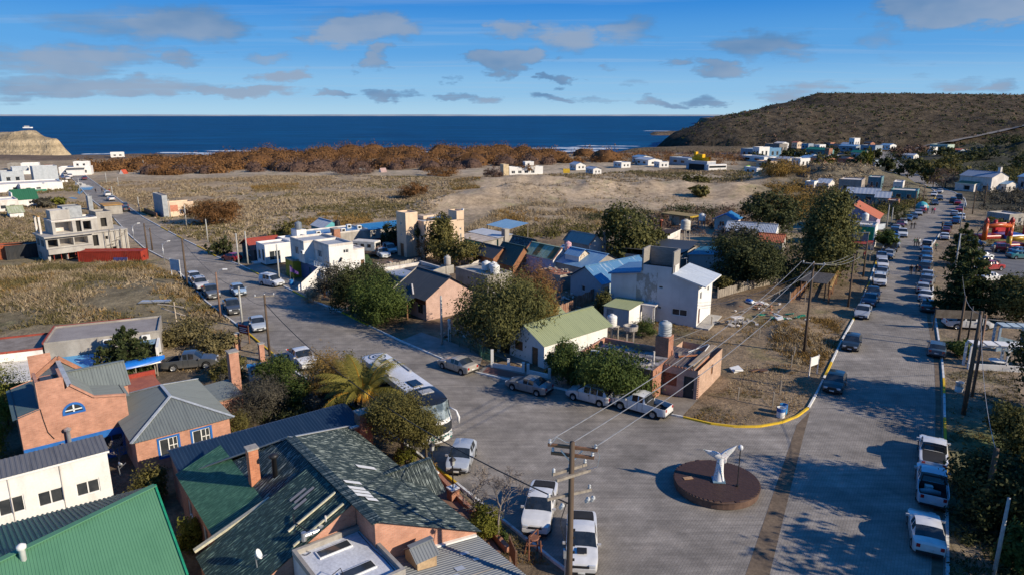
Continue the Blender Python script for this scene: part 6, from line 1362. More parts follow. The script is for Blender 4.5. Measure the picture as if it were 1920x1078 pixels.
bare_tree('bare_round_tree','grey leafless street tree beside the parked cars',gz(1630,492),Hpx(1630,492,444),Wpx(1630,492,52),seed=6,depth=6)
T('street_tree','dark green street tree next to the leafless one',1662,470,432,36,'green',1100,.4,base=.15)
T('street_palm_bush','dark palm-like clump beside the orange roof',1680,420,378,40,'dark',1100,.5,cat='tree',base=.1,aspect=.2,up=.5)
T('brown_tree','brown leafless twin trees at the bend of the avenue',1772,354,316,50,'mauve',1200,.7,base=.05,aspect=.15)
for i,(bx,by,ty,w,kd)in enumerate(sorted(((1700,345,310,44,'dark'),(1745,345,305,40,'olive'),(1728,330,296,50,'olive'),(1780,325,292,60,'olive'),(1660,322,292,36,'dark'),(1625,318,282,26,'lime'),(1600,320,295,40,'dark'),(1570,312,290,34,'dark'),(1540,322,288,46,'olive'),(1505,305,285,30,'dark'),(1436,326,300,26,'dark'),(1478,300,280,26,'dark'),(1690,300,276,40,'mauve'),(1712,292,272,44,'mauve'),(1765,300,282,40,'dark'),(1800,308,288,50,'dark'),(1840,306,282,60,'dark'),(1880,302,278,70,'dark'),(1915,318,290,50,'dark'),(1560,286,268,30,'dark'),(1600,285,270,34,'dark'),(1520,284,270,26,'dark'),(1420,300,286,30,'dark'),(1640,300,282,22,'dark')),key=lambda q:q[0])):
    T('far_tree','%s far tree, %s from the sea among the hillside houses'%({'dark':'dark','olive':'olive','lime':'yellow-green','mauve':'mauve bare'}[kd],ORD[i]),bx,by,ty,w,kd,420,1.1,base=.05,group='trees among the far houses')
# left garden
conifer('garden_conifer','bushy dark conifer in front of the blue terrace',gz(243,702),Hpx(243,702,612),Wpx(243,702,104),6500,'pine',.30,seed=21,tiers=9,gap=.04)
conifer('garden_conifer','small thin conifer beside the blue terrace',gz(196,712),Hpx(196,712,650),Wpx(196,712,50),1200,'pine',.28,seed=22,tiers=7,gap=.04)
T('yellow_bush','large yellow-green bush left of the tall brick house',15,800,690,120,'lime',5500,.22,cat='shrub',base=.02,up=.3,aspect=.3)
T('yellow_bush','yellow-green bush cut by the left edge above the white block',-12,868,790,70,'lime',2600,.2,cat='shrub',base=.02,up=.3,aspect=.3)
T('garden_shrub','grey-green shrub in the passage behind the green roof',285,945,880,62,'olive',2200,.2,cat='shrub',base=.03)
T('garden_shrub','lime flecked shrub under the weathered eaves',362,1035,972,42,'lime',1400,.18,cat='shrub',base=.03)
T('garden_shrub','wispy shrub at the corner of the hipped roof house',442,822,780,56,'olive',1500,.2,cat='shrub',base=.03,up=.4,aspect=.25)
bare_tree('bare_creeper','leafless tangled tree between the white block and hipped house',gz(226,872),3.2,3.6,seed=3,depth=6,r0=.06)
T('garden_shrub','broad green shrub beside the white letter board',520,722,672,68,'green',3200,.2,cat='shrub',base=.03)
T('garden_shrub','low olive shrub behind the brick chimney',432,712,672,62,'olive',2400,.2,cat='shrub',base=.03)
T('garden_shrub','grey leaved shrub right of the brick chimney',432,740,705,36,'grey',1200,.2,cat='shrub',base=.03)
T('garden_shrub','large dark grey bush in the middle of the garden',490,790,712,110,'grey',5000,.22,cat='shrub',base=.02,aspect=.25)
T('garden_shrub','dark shrub with yellow flowers beside the palm',572,775,706,66,'green',2600,.2,cat='shrub',base=.02)
T('garden_shrub','dry grey bush below the palm fronds',600,790,738,54,'grey',1800,.2,cat='shrub',base=.02)
T('willow_shrub','tall straw coloured willow shrub between the pickup and the palm',612,768,660,92,'gold',5200,.32,cat='shrub',base=.02,aspect=.16,up=.4)
T('willow_shrub','golden shrub hiding the rear of the bus',668,760,672,74,'olive',3000,.26,cat='shrub',base=.02,aspect=.3)
T('olive_tree','spreading olive tree in front of the bus',756,868,738,120,'olive',7500,.22,base=.30,squash=.8,aspect=.35)
T('olive_tree','small thin crowned olive tree by the kerb near the silver car',800,872,790,74,'olive',1600,.2,base=.35,squash=.8,aspect=.35)
T('garden_shrub','yellowing shrub at the foot of the olive trees',760,868,838,40,'lime',800,.16,cat='shrub',base=.02)
T('garden_shrub','straw shrub beside the lantern pedestals',806,902,868,32,'gold',700,.16,cat='shrub',base=.02)
T('clipped_hedge','clipped green box hedge beside the brick path',908,1005,958,62,'lime',3600,.13,cat='hedge',base=.0)
T('garden_shrub','tiny green bush beyond the clipped hedge',943,1014,1000,20,'green',300,.13,cat='shrub',base=.0)
T('garden_shrub','dark ivy bush against the long shed and the garden',560,800,768,60,'dark',1800,.2,cat='shrub',base=.0)
T('garden_shrub','flowering low bush along the fence by the driveway',405,660,625,70,'moss',1600,.3,cat='shrub',base=.0)
T('garden_shrub','rough green bank of bushes right of the timber poles',350,640,600,90,'moss',2600,.3,cat='shrub',base=.0)
bare_tree('bare_street_tree','leafless pale tree beside the silver hatchback',gz(888,968),Hpx(888,968,868),4.6,seed=8,depth=7,r0=.11)
bare_tree('bare_street_tree','leafless pale tree in front of the white pickup with black bed',gz(934,1014),Hpx(934,1014,872),5.0,seed=9,depth=7,r0=.10)
# palm
def palm(label,p,H,R_,nf=26,seed=4):
    rs = random.Random(seed);root = empty('palm_tree',p,0,label,'tree');b = MB()
    b.tube([(0,0,-.2),(0,0,H*.5),(0,0,H)],[.5,.42,.5],10)
    for i in range(40):
        a = rs.uniform(0,6.28);z = rs.uniform(.2,H);b.bar((.42*math.cos(a),.42*math.sin(a),z),(.62*math.cos(a),.62*math.sin(a),z+.18),.1,.05)
    link('trunk',b.mesh('trunk',M_BARK),root)
    mg = leafmat('frond',(.11,.105,.018),(.32,.27,.06));mo = leafmat('frond_stalk',(.42,.20,.02),(.55,.28,.03))
    for i in range(nf):
        a = 2.4*i+rs.uniform(-.3,.3);e = rs.uniform(.1,1.35);L = R_*rs.uniform(.8,1.1);V =[];F =[];Tn =[];n = 15;pts =[]
        for k in range(n+1):
            t = k/n;ang = e-1.25*t**1.6;
            if k==0:q = Vector((.25*math.cos(a),.25*math.sin(a),H+.1))
            else:q = pts[-1]+Vector((math.cos(a)*math.cos(ang),math.sin(a)*math.cos(ang),math.sin(ang)))*(L/n)
            pts.append(q)
        sd = Vector((-math.sin(a),math.cos(a),0));tn = rs.random()
        for k in range(2,n+1):
            t = k/n;w = L*.26*math.sin(math.pi*min(.97,.18+t*.8))**.7;d =(pts[k]-pts[k-1]).normalized();up_ = sd.cross(d)
            for s_ in(-1,1):
                for j in(0,.5):
                    o = pts[k-1].lerp(pts[k],j);tip = o+(sd*s_*.85+d*.65+up_*(.32*s_*s_)-Vector((0,0,.12)))*w
                    i0 = len(V);V +=[o,o+d*.09,tip];F.append((i0,i0+1,i0+2));Tn +=[min(1,tn*.7+rs.uniform(0,.35))]*3
        me = bpy.data.meshes.new('frond');me.from_pydata([tuple(v)for v in V],[],F);at = me.attributes.new('tint','FLOAT','POINT');at.data.foreach_set('value',Tn);me.materials.append(mg)
        fo = link('frond',me,root);st = MB();st.tube(pts,[.05-.045*k/n for k in range(n+1)],4);st.build('rib',MATS['frond_stalk']if rs.random()<.25 else mg,fo)
    V =[];Tn =[]
    for i in range(220):
        a = rs.gauss(-.9,.7);r_ = rs.uniform(.1,1.0);z = H+.9-r_*.8;q = Vector((r_*math.cos(a),r_*math.sin(a),z));V +=[tuple(q),tuple(q+Vector((.03,.03,0))),tuple(q+Vector((math.cos(a)*.35,math.sin(a)*.35,-.55)))];Tn +=[rs.random()]*3
    me = bpy.data.meshes.new('fruit_stalks');me.from_pydata(V,[],[(i,i+1,i+2)for i in range(0,len(V),3)]);at = me.attributes.new('tint','FLOAT','POINT');at.data.foreach_set('value',Tn);me.materials.append(mo);tag(link('fruit_stalks',me,root),kind='stuff')
pv = g(682,742,2.8);palm('date palm with arching fronds and orange fruit stalks behind the brick stack',Vector((pv.x,pv.y,0)),3.1,4.1,30)
# --- scrub in the field and shore thicket
T('tamarisk_mound','wide rusty tamarisk mound beside the peach and grey house',408,421,377,92,'rust',5200,.75,cat='shrub',base=.0,aspect=.14,up=.5,D=9)
T('tamarisk_mound','round rusty tamarisk mound alone in the middle of the field',778,372,345,54,'rust',2000,.9,cat='shrub',base=.0,aspect=.14,up=.5)
T('tamarisk_mound','golden domed bush on the sandy rise before the far town',1462,345,309,82,'gold',3600,1.0,cat='shrub',base=.0,aspect=.14,up=.5)
T('dune_bush','olive bush on the dune crest, upper of two',1305,355,333,44,'olive',1300,.8,cat='shrub',base=.0)
T('dune_bush','olive bush on the dune, lower of two',1312,370,352,34,'olive',1000,.7,cat='shrub',base=.0)
T('tamarisk_mound','rusty bush beside the white sand house',985,328,306,40,'rust',900,1.0,cat='shrub',base=.0,aspect=.14,up=.5)
T('tamarisk_mound','dark rusty bush left of the white sand house',925,338,316,36,'mauve',900,1.0,cat='shrub',base=.0,aspect=.14,up=.5)
T('field_bush','ochre scrub mound on the field edge behind the low white house',540,448,415,54,'olive',1300,.5,cat='shrub',base=.0)
T('field_bush','two green bushes at the street corner by the red roof',425,478,445,22,'dark',500,.35,cat='shrub',base=.0)
T('field_bush','rounded dark bush at the corner of the side street',405,478,455,30,'dark',600,.35,cat='shrub',base=.0)
T('roadside_bush','green roadside bush beside the white bungalow with green roof',110,388,372,30,'lime',500,.6,cat='shrub',base=.0)
T('roadside_bush','grey roadside scrub left of the lime bush',80,392,374,34,'grey',500,.6,cat='shrub',base=.0)
T('far_mauve_bush','long mauve bush at the edge of the camp ground',655,328,312,90,'mauve',1500,1.1,cat='shrub',base=.0,aspect=.15,up=.5)
T('far_mauve_bush','rusty camp ground bush right of the two tents',830,332,316,70,'rust',1400,1.1,cat='shrub',base=.0,aspect=.15,up=.5)
bushes('tamarisk_thicket',[[(400,300),(520,292),(700,288),(900,285),(1000,288),(1130,295),(1180,300),(1060,306),(900,310),(700,316),(480,322),(380,322)]],190,5.6,16,'rust',480,.75,61,jitter=.6,aspect=.6,up=.0,core=.66)
bushes('tamarisk_thicket',[[(150,322),(240,308),(330,304),(420,300),(420,324),(300,328)]],55,3.6,12,'rust',400,.75,76,jitter=.5,aspect=.6,up=.0,core=.66)
bushes('tamarisk_thicket',[[(160,326),(330,318),(520,314),(900,304),(1080,302),(1000,312),(760,322),(450,328)]],70,4.4,11,'mauve',340,.7,62,jitter=.5,aspect=.6,up=.0,core=.66)
bushes('shore_scrub',[[(1090,300),(1180,290),(1300,294),(1420,300),(1400,312),(1260,308),(1130,312)]],130,3.2,8,'rust',70,1.2,63,aspect=.22)
bushes('shore_scrub',[[(1180,282),(1300,284),(1400,290),(1380,298),(1240,296)]],60,2.2,8,'mauve',60,1.2,64,aspect=.22)
bushes('hill_scrub',[[(1240,285),(1400,270),(1600,262),(1900,262),(1930,300),(1700,290),(1500,288),(1350,292)]],150,2.6,6,'dark',40,1.4,65)
def hill_spots(n,seed):
    rs = np.random.default_rng(seed);Y_ = rs.uniform(480,900,n*3);X_ = Y_*rs.uniform(.24,.86,n*3);k = poly_dist(X_,Y_,MESA)>4
    return X_[k][:n],Y_[k][:n]
def hill_bushes(n,seed,kd,H,W,per,leaf):
    X_,Y_ = hill_spots(n,seed);Z_ = mesa_h(X_,Y_);rs = np.random.default_rng(seed);m = len(X_);s = rs.uniform(.5,1.5,m);I = np.repeat(np.arange(m),per);d = rs.normal(size=(len(I),3));d[:,2] = np.abs(d[:,2]);d/=np.linalg.norm(d,axis=1,keepdims=True)
    C = np.stack([X_,Y_,Z_],1)[I]+d*np.stack([W*s[I],W*s[I],H*s[I]],1);V,F = leaf_quads(C,leaf,.7,0,rs,.2,d)
    tag(link('hill_scrub',np_mesh('hill_scrub',V,F,LM[kd],{'tint':('FLOAT',np.repeat(rs.uniform(0,1,len(I)),4))})),kind='stuff')
hill_bushes(1600,201,'dark',1.1,1.8,8,1.3);hill_bushes(900,202,'mauve',1.0,1.6,6,1.2)
bushes('far_woodland',[[(1400,318),(1480,300),(1600,285),(1760,278),(1920,275),(1960,315),(1850,330),(1790,345),(1760,330),(1700,325),(1640,300),(1560,318),(1450,325)]],105,3.0,8,'dark',130,1.1,77,jitter=.5)
bushes('far_woodland',[[(1480,285),(1600,272),(1760,270),(1900,268),(1900,280),(1700,288),(1520,292)]],40,3.0,8,'dark',110,1.2,78,jitter=.5)
bushes('far_woodland',[[(1800,330),(1960,318),(2000,350),(1850,350)]],60,2.6,6,'olive',90,1.0,79,jitter=.5)
bushes('yard_trees',[[(1320,470),(1400,445),(1500,450),(1540,500),(1500,545),(1440,555),(1380,520),(1330,500)]],46,3.0,5.0,'dark',260,.5,95,jitter=.5)
bushes('yard_trees',[[(1470,400),(1560,370),(1620,400),(1600,440),(1500,440)]],40,3.0,5.0,'dark',160,.7,96,jitter=.5)
bushes('yard_trees',[[(600,545),(660,520),(740,560),(760,600),(700,595)]],26,2.0,3.0,'dark',240,.35,97,jitter=.5)
bushes('yard_trees',[[(880,610),(960,570),(1070,580),(1110,610),(1000,610),(930,640)]],22,1.3,2.2,'grey',200,.3,98,jitter=.5)
bushes('yard_trees',[[(1400,372),(1450,352),(1560,356),(1580,378),(1480,392)]],60,2.4,5,'gold',160,.7,104,jitter=.5,aspect=.25)
bushes('yard_trees',[[(1380,400),(1440,380),(1540,378),(1560,400),(1450,425)]],40,2.4,4.5,'gold',160,.7,99,jitter=.5,aspect=.2)
bushes('yard_scrub',[[(1220,412),(1300,395),(1400,400),(1420,440),(1350,455),(1300,440),(1240,436)]],75,2.4,4.2,'mauve',90,.7,66,aspect=.2)
bushes('yard_scrub',[[(1080,410),(1180,395),(1300,388),(1380,395),(1330,412),(1220,420),(1120,425)]],80,1.7,4.0,'dark',80,.55,67)
bushes('yard_scrub',[[(960,432),(1060,420),(1130,425),(1110,442),(1010,452),(950,455)]],45,1.8,3.6,'olive',80,.5,68)
bushes('park_scrub',[[(1840,400),(1830,360),(1880,345),(1990,350),(2000,420),(1900,425)]],130,2.0,4.0,'grey',80,.7,69)
bushes('park_scrub',[[(1780,345),(1830,330),(1990,330),(1990,352),(1850,358)]],70,2.6,5.0,'dark',70,.9,70)
bushes('slope_scrub',[[(1500,352),(1540,330),(1610,328),(1640,345),(1600,360),(1530,366)]],130,1.4,4.0,'sage',50,.8,71)
bushes('avenue_scrub',[[(1640,430),(1655,405),(1700,395),(1735,378),(1700,372),(1640,392)]],50,1.8,3.4,'olive',60,.6,72)
bushes('avenue_scrub',[[(1590,360),(1690,352),(1750,372),(1700,392),(1640,405),(1600,390)]],40,2.2,4.0,'mauve',50,.8,73,aspect=.2)
bushes('garden_undergrowth',[[(430,730),(560,720),(680,790),(640,770),(470,800),(430,780)]],70,.9,1.5,'dark',120,.2,74)
bushes('verge_undergrowth',[[(1790,880),(1930,860),(1960,1090),(1800,1090)]],90,.8,1.6,'dark',90,.24,75)
tufts('dry_grass',[[(-40,500),(60,492),(270,492),(335,522),(400,575),(430,605),(280,600),(60,612),(-40,640)]],15000,.55,['moss','sage','straw','sage','ochre','moss'],7,.20,81,9)
tufts('field_scrub',[[(160,345),(500,332),(900,338),(860,380),(780,405),(720,408),(560,425),(420,465),(330,440),(230,372)]],26000,.62,['sage','straw','sage','straw','moss'],6,.34,82,16,-.2)
tufts('red_scrub',[[(545,420),(600,402),(690,400),(700,415),(620,428)],[(470,350),(560,345),(560,356),(480,360)],[(840,345),(900,340),(900,352),(850,356)]],5400,.55,['ochre','moss','ochre'],6,.34,105,10,-.3)
tufts('marram_grass',[[(860,400),(1000,350),(1300,352),(1380,385),(1200,392),(960,385)]],1500,.7,['straw','sage'],9,.16,106,10,.1)
tufts('field_scrub',[[(900,335),(1290,318),(1420,325),(1400,350),(1150,346),(1000,340)]],7000,.8,['sage','sage','moss'],6,.34,83,16,-.1)
tufts('marram_grass',[[(870,432),(930,395),(1010,384),(1120,392),(1300,402),(1250,420),(1060,438),(900,452)]],9000,.85,['straw','sage','straw','ochre'],9,.16,84,10,-.05)
tufts('field_scrub',[[(-60,395),(60,390),(170,380),(240,440),(60,480),(-60,480)]],6000,.6,['sage','moss','sage'],6,.3,85,14,-.1)
tufts('field_scrub',[[(0,345),(130,335),(180,372),(100,395),(0,395)]],3000,.7,['sage','moss'],6,.3,86,14,-.1)
tufts('plot_grass',[[(1290,790),(1390,700),(1480,600),(1590,590),(1540,720),(1500,780),(1400,798)]],6500,.22,['moss','ochre','straw'],5,.2,87,4,.0)
tufts('yard_grass',[[(1180,600),(1330,610),(1440,570),(1480,600),(1380,650),(1250,640)]],2500,.25,['moss','ochre'],5,.2,88,4,.0)
tufts('verge_grass',[[(1775,700),(1900,690),(1930,830),(1780,830)]],2500,.25,['moss','moss','ochre'],5,.2,89,4,.0)
tufts('garden_grass',[[(300,640),(420,610),(470,650),(540,700),(440,700),(300,700)]],3000,.3,['moss','ochre','straw'],5,.2,90,4,.0)
tufts('garden_grass',[[(800,890),(840,900),(1040,1060),(960,1060),(880,960)]],1200,.18,['moss','ochre'],5,.2,91,3,.0)
tufts('park_grass',[[(1850,470),(1855,425),(1990,425),(1990,465)]],1500,.4,['moss','ochre'],5,.3,92,4,-.2)
tufts('bank_grass',[[(1440,640),(1480,600),(1560,600),(1580,630),(1540,690),(1470,680)]],2500,.42,['ochre','straw','ochre'],7,.16,93,4,-.1)
tufts('lawn_grass',[[(598,512),(652,487),(690,482),(700,500),(640,525)]],0 or 600,.3,['green'],6,.2,94,4,-1)
# ================================================================ vehicles
M_PAINT = objmat('car_paint',.28,0,.7)
M_CGLASS = mat('car_glass',(.012,.016,.02),(.03,.036,.042),rough=.06,spec=.7,sc=1)
M_TYRE = mat('tyre',(.018,.018,.018),rough=.9)
M_RIM = mat('rim',(.42,.43,.44),(.32,.33,.34),rough=.35,metal=.6)
M_TRIM = mat('black_trim',(.02,.02,.021),rough=.6)
M_HEAD = mat('headlamp',(.60,.63,.66),(.45,.48,.5),rough=.1,spec=.8)
M_TAIL = mat('tail_lamp',(.42,.015,.012),rough=.15,spec=.7)
M_PLATE = mat('number_plate',(.65,.65,.63),rough=.5)
M_BED = mat('bed_liner',(.025,.025,.027),rough=.8)
def lerp_prof(P,x):
    if x>=P[0][0]:return P[0][1]
    for(a,za),(b,zb)in zip(P,P[1:]):
        if b<=x<=a:return za+(zb-za)*(a-x)/max(1e-6,a-b)
    return P[-1][1]
# top line from nose to tail, belt height, cabin marks: cowl, roof front, roof rear, deck (x forward)
CARS ={'sedan':dict(L=4.45,hw=.87,wf=1.36,wr=-1.32,r=.31,top=[(2.22,.52),(2.14,.70),(1.7,.86),(.98,.97),(.22,1.40),(-.3,1.46),(-.85,1.41),(-1.55,1.08),(-2.1,1.02),(-2.2,.92),(-2.23,.50)],belt=.93,cab=(.98,.22,-.85,-1.55),pil=[.16,-.30,-.38,-.95],roofin=.24),'hatch':dict(L=3.95,hw=.85,wf=1.22,wr=-1.22,r=.30,top=[(1.98,.55),(1.92,.72),(1.5,.90),(.95,1.0),(.25,1.42),(-.3,1.49),(-1.25,1.43),(-1.75,1.08),(-1.92,.95),(-1.97,.5)],belt=.96,cab=(.95,.25,-1.25,-1.75),pil=[.18,-.32,-.40,-1.10],roofin=.22),'wagon':dict(L=4.35,hw=.88,wf=1.34,wr=-1.30,r=.32,top=[(2.17,.58),(2.1,.76),(1.6,.95),(1.08,1.06),(.35,1.55),(-.2,1.62),(-1.65,1.58),(-2.0,1.15),(-2.13,.95),(-2.18,.52)],belt=1.02,cab=(1.08,.35,-1.65,-2.0),pil=[.28,-.30,-.38,-1.0,-1.08,-1.6],roofin=.20),'suv':dict(L=4.45,hw=.91,wf=1.36,wr=-1.33,r=.36,top=[(2.22,.66),(2.14,.88),(1.7,1.05),(1.0,1.12),(.38,1.62),(-.2,1.70),(-1.55,1.64),(-2.0,1.2),(-2.17,1.0),(-2.22,.58)],belt=1.10,cab=(1.0,.38,-1.55,-2.0),pil=[.3,-.30,-.38,-1.15,-1.22,-1.55],roofin=.18),'van':dict(L=4.1,hw=.86,wf=1.30,wr=-1.25,r=.31,top=[(2.05,.58),(1.98,.78),(1.5,.96),(1.12,1.05),(.48,1.66),(0,1.78),(-1.7,1.78),(-1.98,1.66),(-2.05,.95),(-2.06,.5)],belt=1.05,cab=(1.12,.48,-1.85,-2.03),pil=[.4,-.22,-.30,-1.0,-1.08,-1.08],roofin=.10),'pickup':dict(L=5.2,hw=.91,wf=1.60,wr=-1.45,r=.38,top=[(2.6,.66),(2.52,.92),(2.1,1.08),(1.22,1.18),(.60,1.70),(.1,1.77),(-.55,1.72),(-.74,1.20),(-2.55,1.08),(-2.6,.55)],belt=1.14,cab=(1.22,.60,-.55,-.74),pil=[.5,-.02,-.10,-.50],roofin=.17,bed=(-.80,-2.52)),}
CAR_MESH ={}
def car_meshes(kind,cover=False):
    key =(kind,cover)
    if key in CAR_MESH:return CAR_MESH[key]
    s = CARS[kind];hw = s['hw'];belt = s['belt'];c0,c1,c2,c3 = s['cab'];xf,xr = s['L']/2,-s['L']/2;r = s['r']
    xs = set(x for x,_ in s['top'])|set(s['pil'])|{c0,c1,c2,c3}
    for w in(s['wf'],s['wr']):
        for q in(-1.22,-1.0,-.7,-.35,0,.35,.7,1.0,1.22):xs.add(w+q*r)
    if 'bed' in s:xs|={s['bed'][0],s['bed'][0]-.03,s['bed'][1],s['bed'][1]-.03}
    xs|={xf-.25,xr+.25,c0+(c1-c0)*.5,c3+(c2-c3)*.5}
    xs = sorted((x for x in xs if xr<=x<=xf),reverse=True)
    xs =[x for i,x in enumerate(xs)if i==0 or xs[i-1]-x>.012]
    rings =[]
    for x in xs:
        zt = lerp_prof(s['top'],x);e = min(1,(xf-x)/.55,)if x>0 else min(1,(x-xr)/.45)
        w = hw*(.86+.14*math.sin(max(0,e)*math.pi/2));zb = .20+(.10 if 'bed' in s or kind=='suv' else 0)+.12*(1-max(0,min(1,e)))
        for wx in(s['wf'],s['wr']):
            d = abs(x-wx)
            if d<r*1.2:zb = max(zb,r*.95+math.sqrt(max(0,(r*1.2)**2-d*d))*.98)
        mid = min(belt-.18,zt-.12);wz = min(belt,zt-.035);cabin = c3-.001<=x<=c0+.001 and zt>belt+.03
        zb = min(zb,mid-.03)
        inbed = 'bed' in s and s['bed'][1]+.001<x<s['bed'][0]-.001 and not cover
        p =[(w*.90,zb),(w*.985,zb+.06 if zb+.06<mid else mid-.01),(w,mid),(w*.985,wz)]
        if cabin:
            hh =(zt-belt);p +=[(w*.95,wz+.03),(w*.95-hh*s['roofin']/.48*.5-.02,zt-.05),(w*.45,zt-.008),(0,zt)]
        elif inbed:p +=[(w*.94,wz),(w*.90,.62),(w*.45,.62),(0,.62)]
        else:p +=[(w*.93,wz+.012),(w*.80,zt-.014),(w*.42,zt-.003),(0,zt)]
        rings.append(p)
    n = len(xs);V =[];idx =[]
    for x,p in zip(xs,rings):
        row =[]
        for y,z in p:row.append(len(V));V.append((x,y,z))
        for y,z in reversed(p[:-1]):row.append(len(V));V.append((x,-y,z))
        idx.append(row)
    m = len(idx[0]);parts ={'body':[],'windscreen':[],'rear_window':[],'sl':[],'sr':[],'bed':[]}
    pil = s['pil'];spans =[(pil[i],pil[i+1])for i in range(0,len(pil)-1,2)if pil[i]-pil[i+1]>.02]
    side ={}
    for i in range(n-1):
        xa,xb = xs[i],xs[i+1];xm =(xa+xb)/2
        for j in range(m-1):
            f =(idx[i][j],idx[i+1][j],idx[i+1][j+1],idx[i][j+1]);jj = j if j<7 else m-2-j;key_ = 'body'
            if jj>=5 and c1<xm<c0:key_ = 'windscreen'
            elif jj>=5 and c3<xm<c2:key_ = 'rear_window'
            elif jj==4:
                for q,(a,b)in enumerate(spans):
                    if b<xm<a:key_ =('s',q,j<7)
            elif 'bed' in s and jj>=4 and s['bed'][1]<xm<s['bed'][0]:key_ = 'bed'
            if isinstance(key_,tuple):side.setdefault(key_,[]).append(f)
            else:parts[key_].append(f)
    for row in(0,n-1):parts['body'].append(tuple(idx[row])if row else tuple(reversed(idx[row])))
    def sub(name,fs,mm,smooth=True):
        used = sorted({k for f in fs for k in f});mp ={k:i for i,k in enumerate(used)}
        me = bpy.data.meshes.new(name);me.from_pydata([V[k]for k in used],[],[tuple(mp[k]for k in f)for f in fs]);me.materials.append(mm)
        me.shade_smooth();me.set_sharp_from_angle(angle=R(38));return me
    out =[('body',sub('body',parts['body'],M_PAINT),None)]
    out.append(('windscreen',sub('windscreen',parts['windscreen'],M_CGLASS),None));out.append(('rear_window',sub('rear_window',parts['rear_window'],M_CGLASS),None))
    for k_,fs in side.items():out.append(('side_window',sub('side_window',fs,M_CGLASS),None))
    if parts['bed']:out.append(('bed_cover' if cover else 'cargo_bed',sub('cargo_bed',parts['bed'],M_BED),None))
    small =[]
    b = MB();b.box(xr+.15,-hw*.84,.22,xf-.15,hw*.84,.5);small.append(('underbody',b.mesh('underbody',M_TRIM),(0,0,0)))
    zf = lerp_prof(s['top'],xf-.08);ze = lerp_prof(s['top'],xr+.06)
    for y in(-1,1):
        b = MB();b.box(-.16,-.17,-.075,.03,.17,.075);small.append(('headlight',b.mesh('headlight',M_HEAD),(xf-.025,y*hw*.64,zf-.09)))
        b = MB();b.box(-.03,-.10,-.11,.10,.10,.11);small.append(('tail_light',b.mesh('tail_light',M_TAIL),(xr+.035,y*hw*.70,min(ze-.16,.95))))
        b = MB();b.box(-.06,-.10,-.06,.06,.10,.07);small.append(('wing_mirror',b.mesh('wing_mirror',M_PAINT),(c0-.18,y*(hw+.09),belt+.04)))
    b = MB();b.box(-.05,-.42,-.06,.015,.42,.06);small.append(('grille',b.mesh('grille',M_TRIM),(xf-.0,0,zf-.15)))
    b = MB();b.box(-.05,-.20,-.05,.02,.20,.05);small.append(('number_plate',b.mesh('number_plate',M_PLATE),(xf+.005,0,.40)));small.append(('number_plate',b.mesh('number_plate',M_PLATE),(xr-.005+.03,0,.62)))
    b = MB();b.box(-.06,-hw*.8,-.08,.05,hw*.8,.08);small.append(('bumper',b.mesh('bumper',M_TRIM),(xf-.03,0,.36)));small.append(('bumper',b.mesh('bumper',M_TRIM),(xr+.03,0,.40)))
    for y in(-1,1):
        for x in pil[1::2][:2]+[c0-.3]:b = MB();b.box(x-.012,-.006,0,x+.012,.006,belt-.52);small.append(('door_seam',b.mesh('door_seam',M_TRIM),(0,y*hw*1.0,.5)))
    if kind=='pickup':
        b = MB();b.tube([(-.8,-.7,1.1),(-.85,-.62,1.62),(-.85,.62,1.62),(-.8,.7,1.1)],.035,6);small.append(('roll_bar',b.mesh('roll_bar',M_TRIM),(0,0,0)))
    if kind in('suv','wagon','van'):
        for y in(-.5,.5):b = MB();b.bar((.2,y,lerp_prof(s['top'],0)+.05),(-1.3,y,lerp_prof(s['top'],-1.2)+.05),.04);small.append(('roof_rail',b.mesh('roof_rail',M_TRIM),(0,0,0)))
    ty = MB();ty.lathe([(r*.62,-.11),(r*.93,-.115),(r,-.08),(r,.08),(r*.93,.115),(r*.62,.11)],18,cap=False);tyre = ty.mesh('tyre',M_TYRE,True)
    rm = MB();rm.lathe([(.02,.07),(r*.25,.085),(r*.3,.06),(r*.55,.075),(r*.64,.10),(r*.64,-.09)],14,cap=False)
    for k in range(5):a = k*1.2566;rm.bar((r*.2*math.cos(a),r*.2*math.sin(a),.085),(r*.6*math.cos(a),r*.6*math.sin(a),.09),r*.18,.03)
    rim = rm.mesh('rim',M_RIM)
    CAR_MESH[key] =(out,small,tyre,rim);return CAR_MESH[key]
CARN =[]
def car(kind,col,label,p,rz,cover=False,detail=True,group=None,cat=None,name=None,covercol=None):
    out,small,tyre,rim = car_meshes(kind,cover);s = CARS[kind]
    root = empty(name or{'van':'parked_van','pickup':'pickup_truck','suv':'parked_suv'}.get(kind,'parked_car'),(p[0],p[1],.078),rz,label,cat or{'van':'van','pickup':'pickup'}.get(kind,'car'),group)
    for nm,me,_ in out:link(nm,me,root,color=col)
    for nm,me,loc in small:
        if detail or nm in('underbody','tail_light','headlight','grille','bumper'):link(nm,me,root,loc,color=col)
    for wx in(s['wf'],s['wr']):
        for y in(-1,1):
            w = link('wheel',tyre,root,(wx,y*(s['hw']-.10),s['r']),(R(-90)*y,0,0));link('rim',rim,w)
    CARN.append(root);return root
def at_px(px,py):v = g(px,py);return v
WHT,SIL,GRY,DGR,BLK,RED,BLU,CHM,MRN,TEAL =(.64,.64,.63),(.34,.35,.36),(.20,.21,.22),(.06,.065,.07),(.012,.013,.015),(.32,.012,.014),(.04,.10,.22),(.36,.33,.28),(.10,.012,.02),(.03,.16,.18)
def heading(a,b):a,b = g(*a),g(*b);return math.atan2(b.y-a.y,b.x-a.x)
AVE = heading((1533,740),(1602,600));STR = R(130)
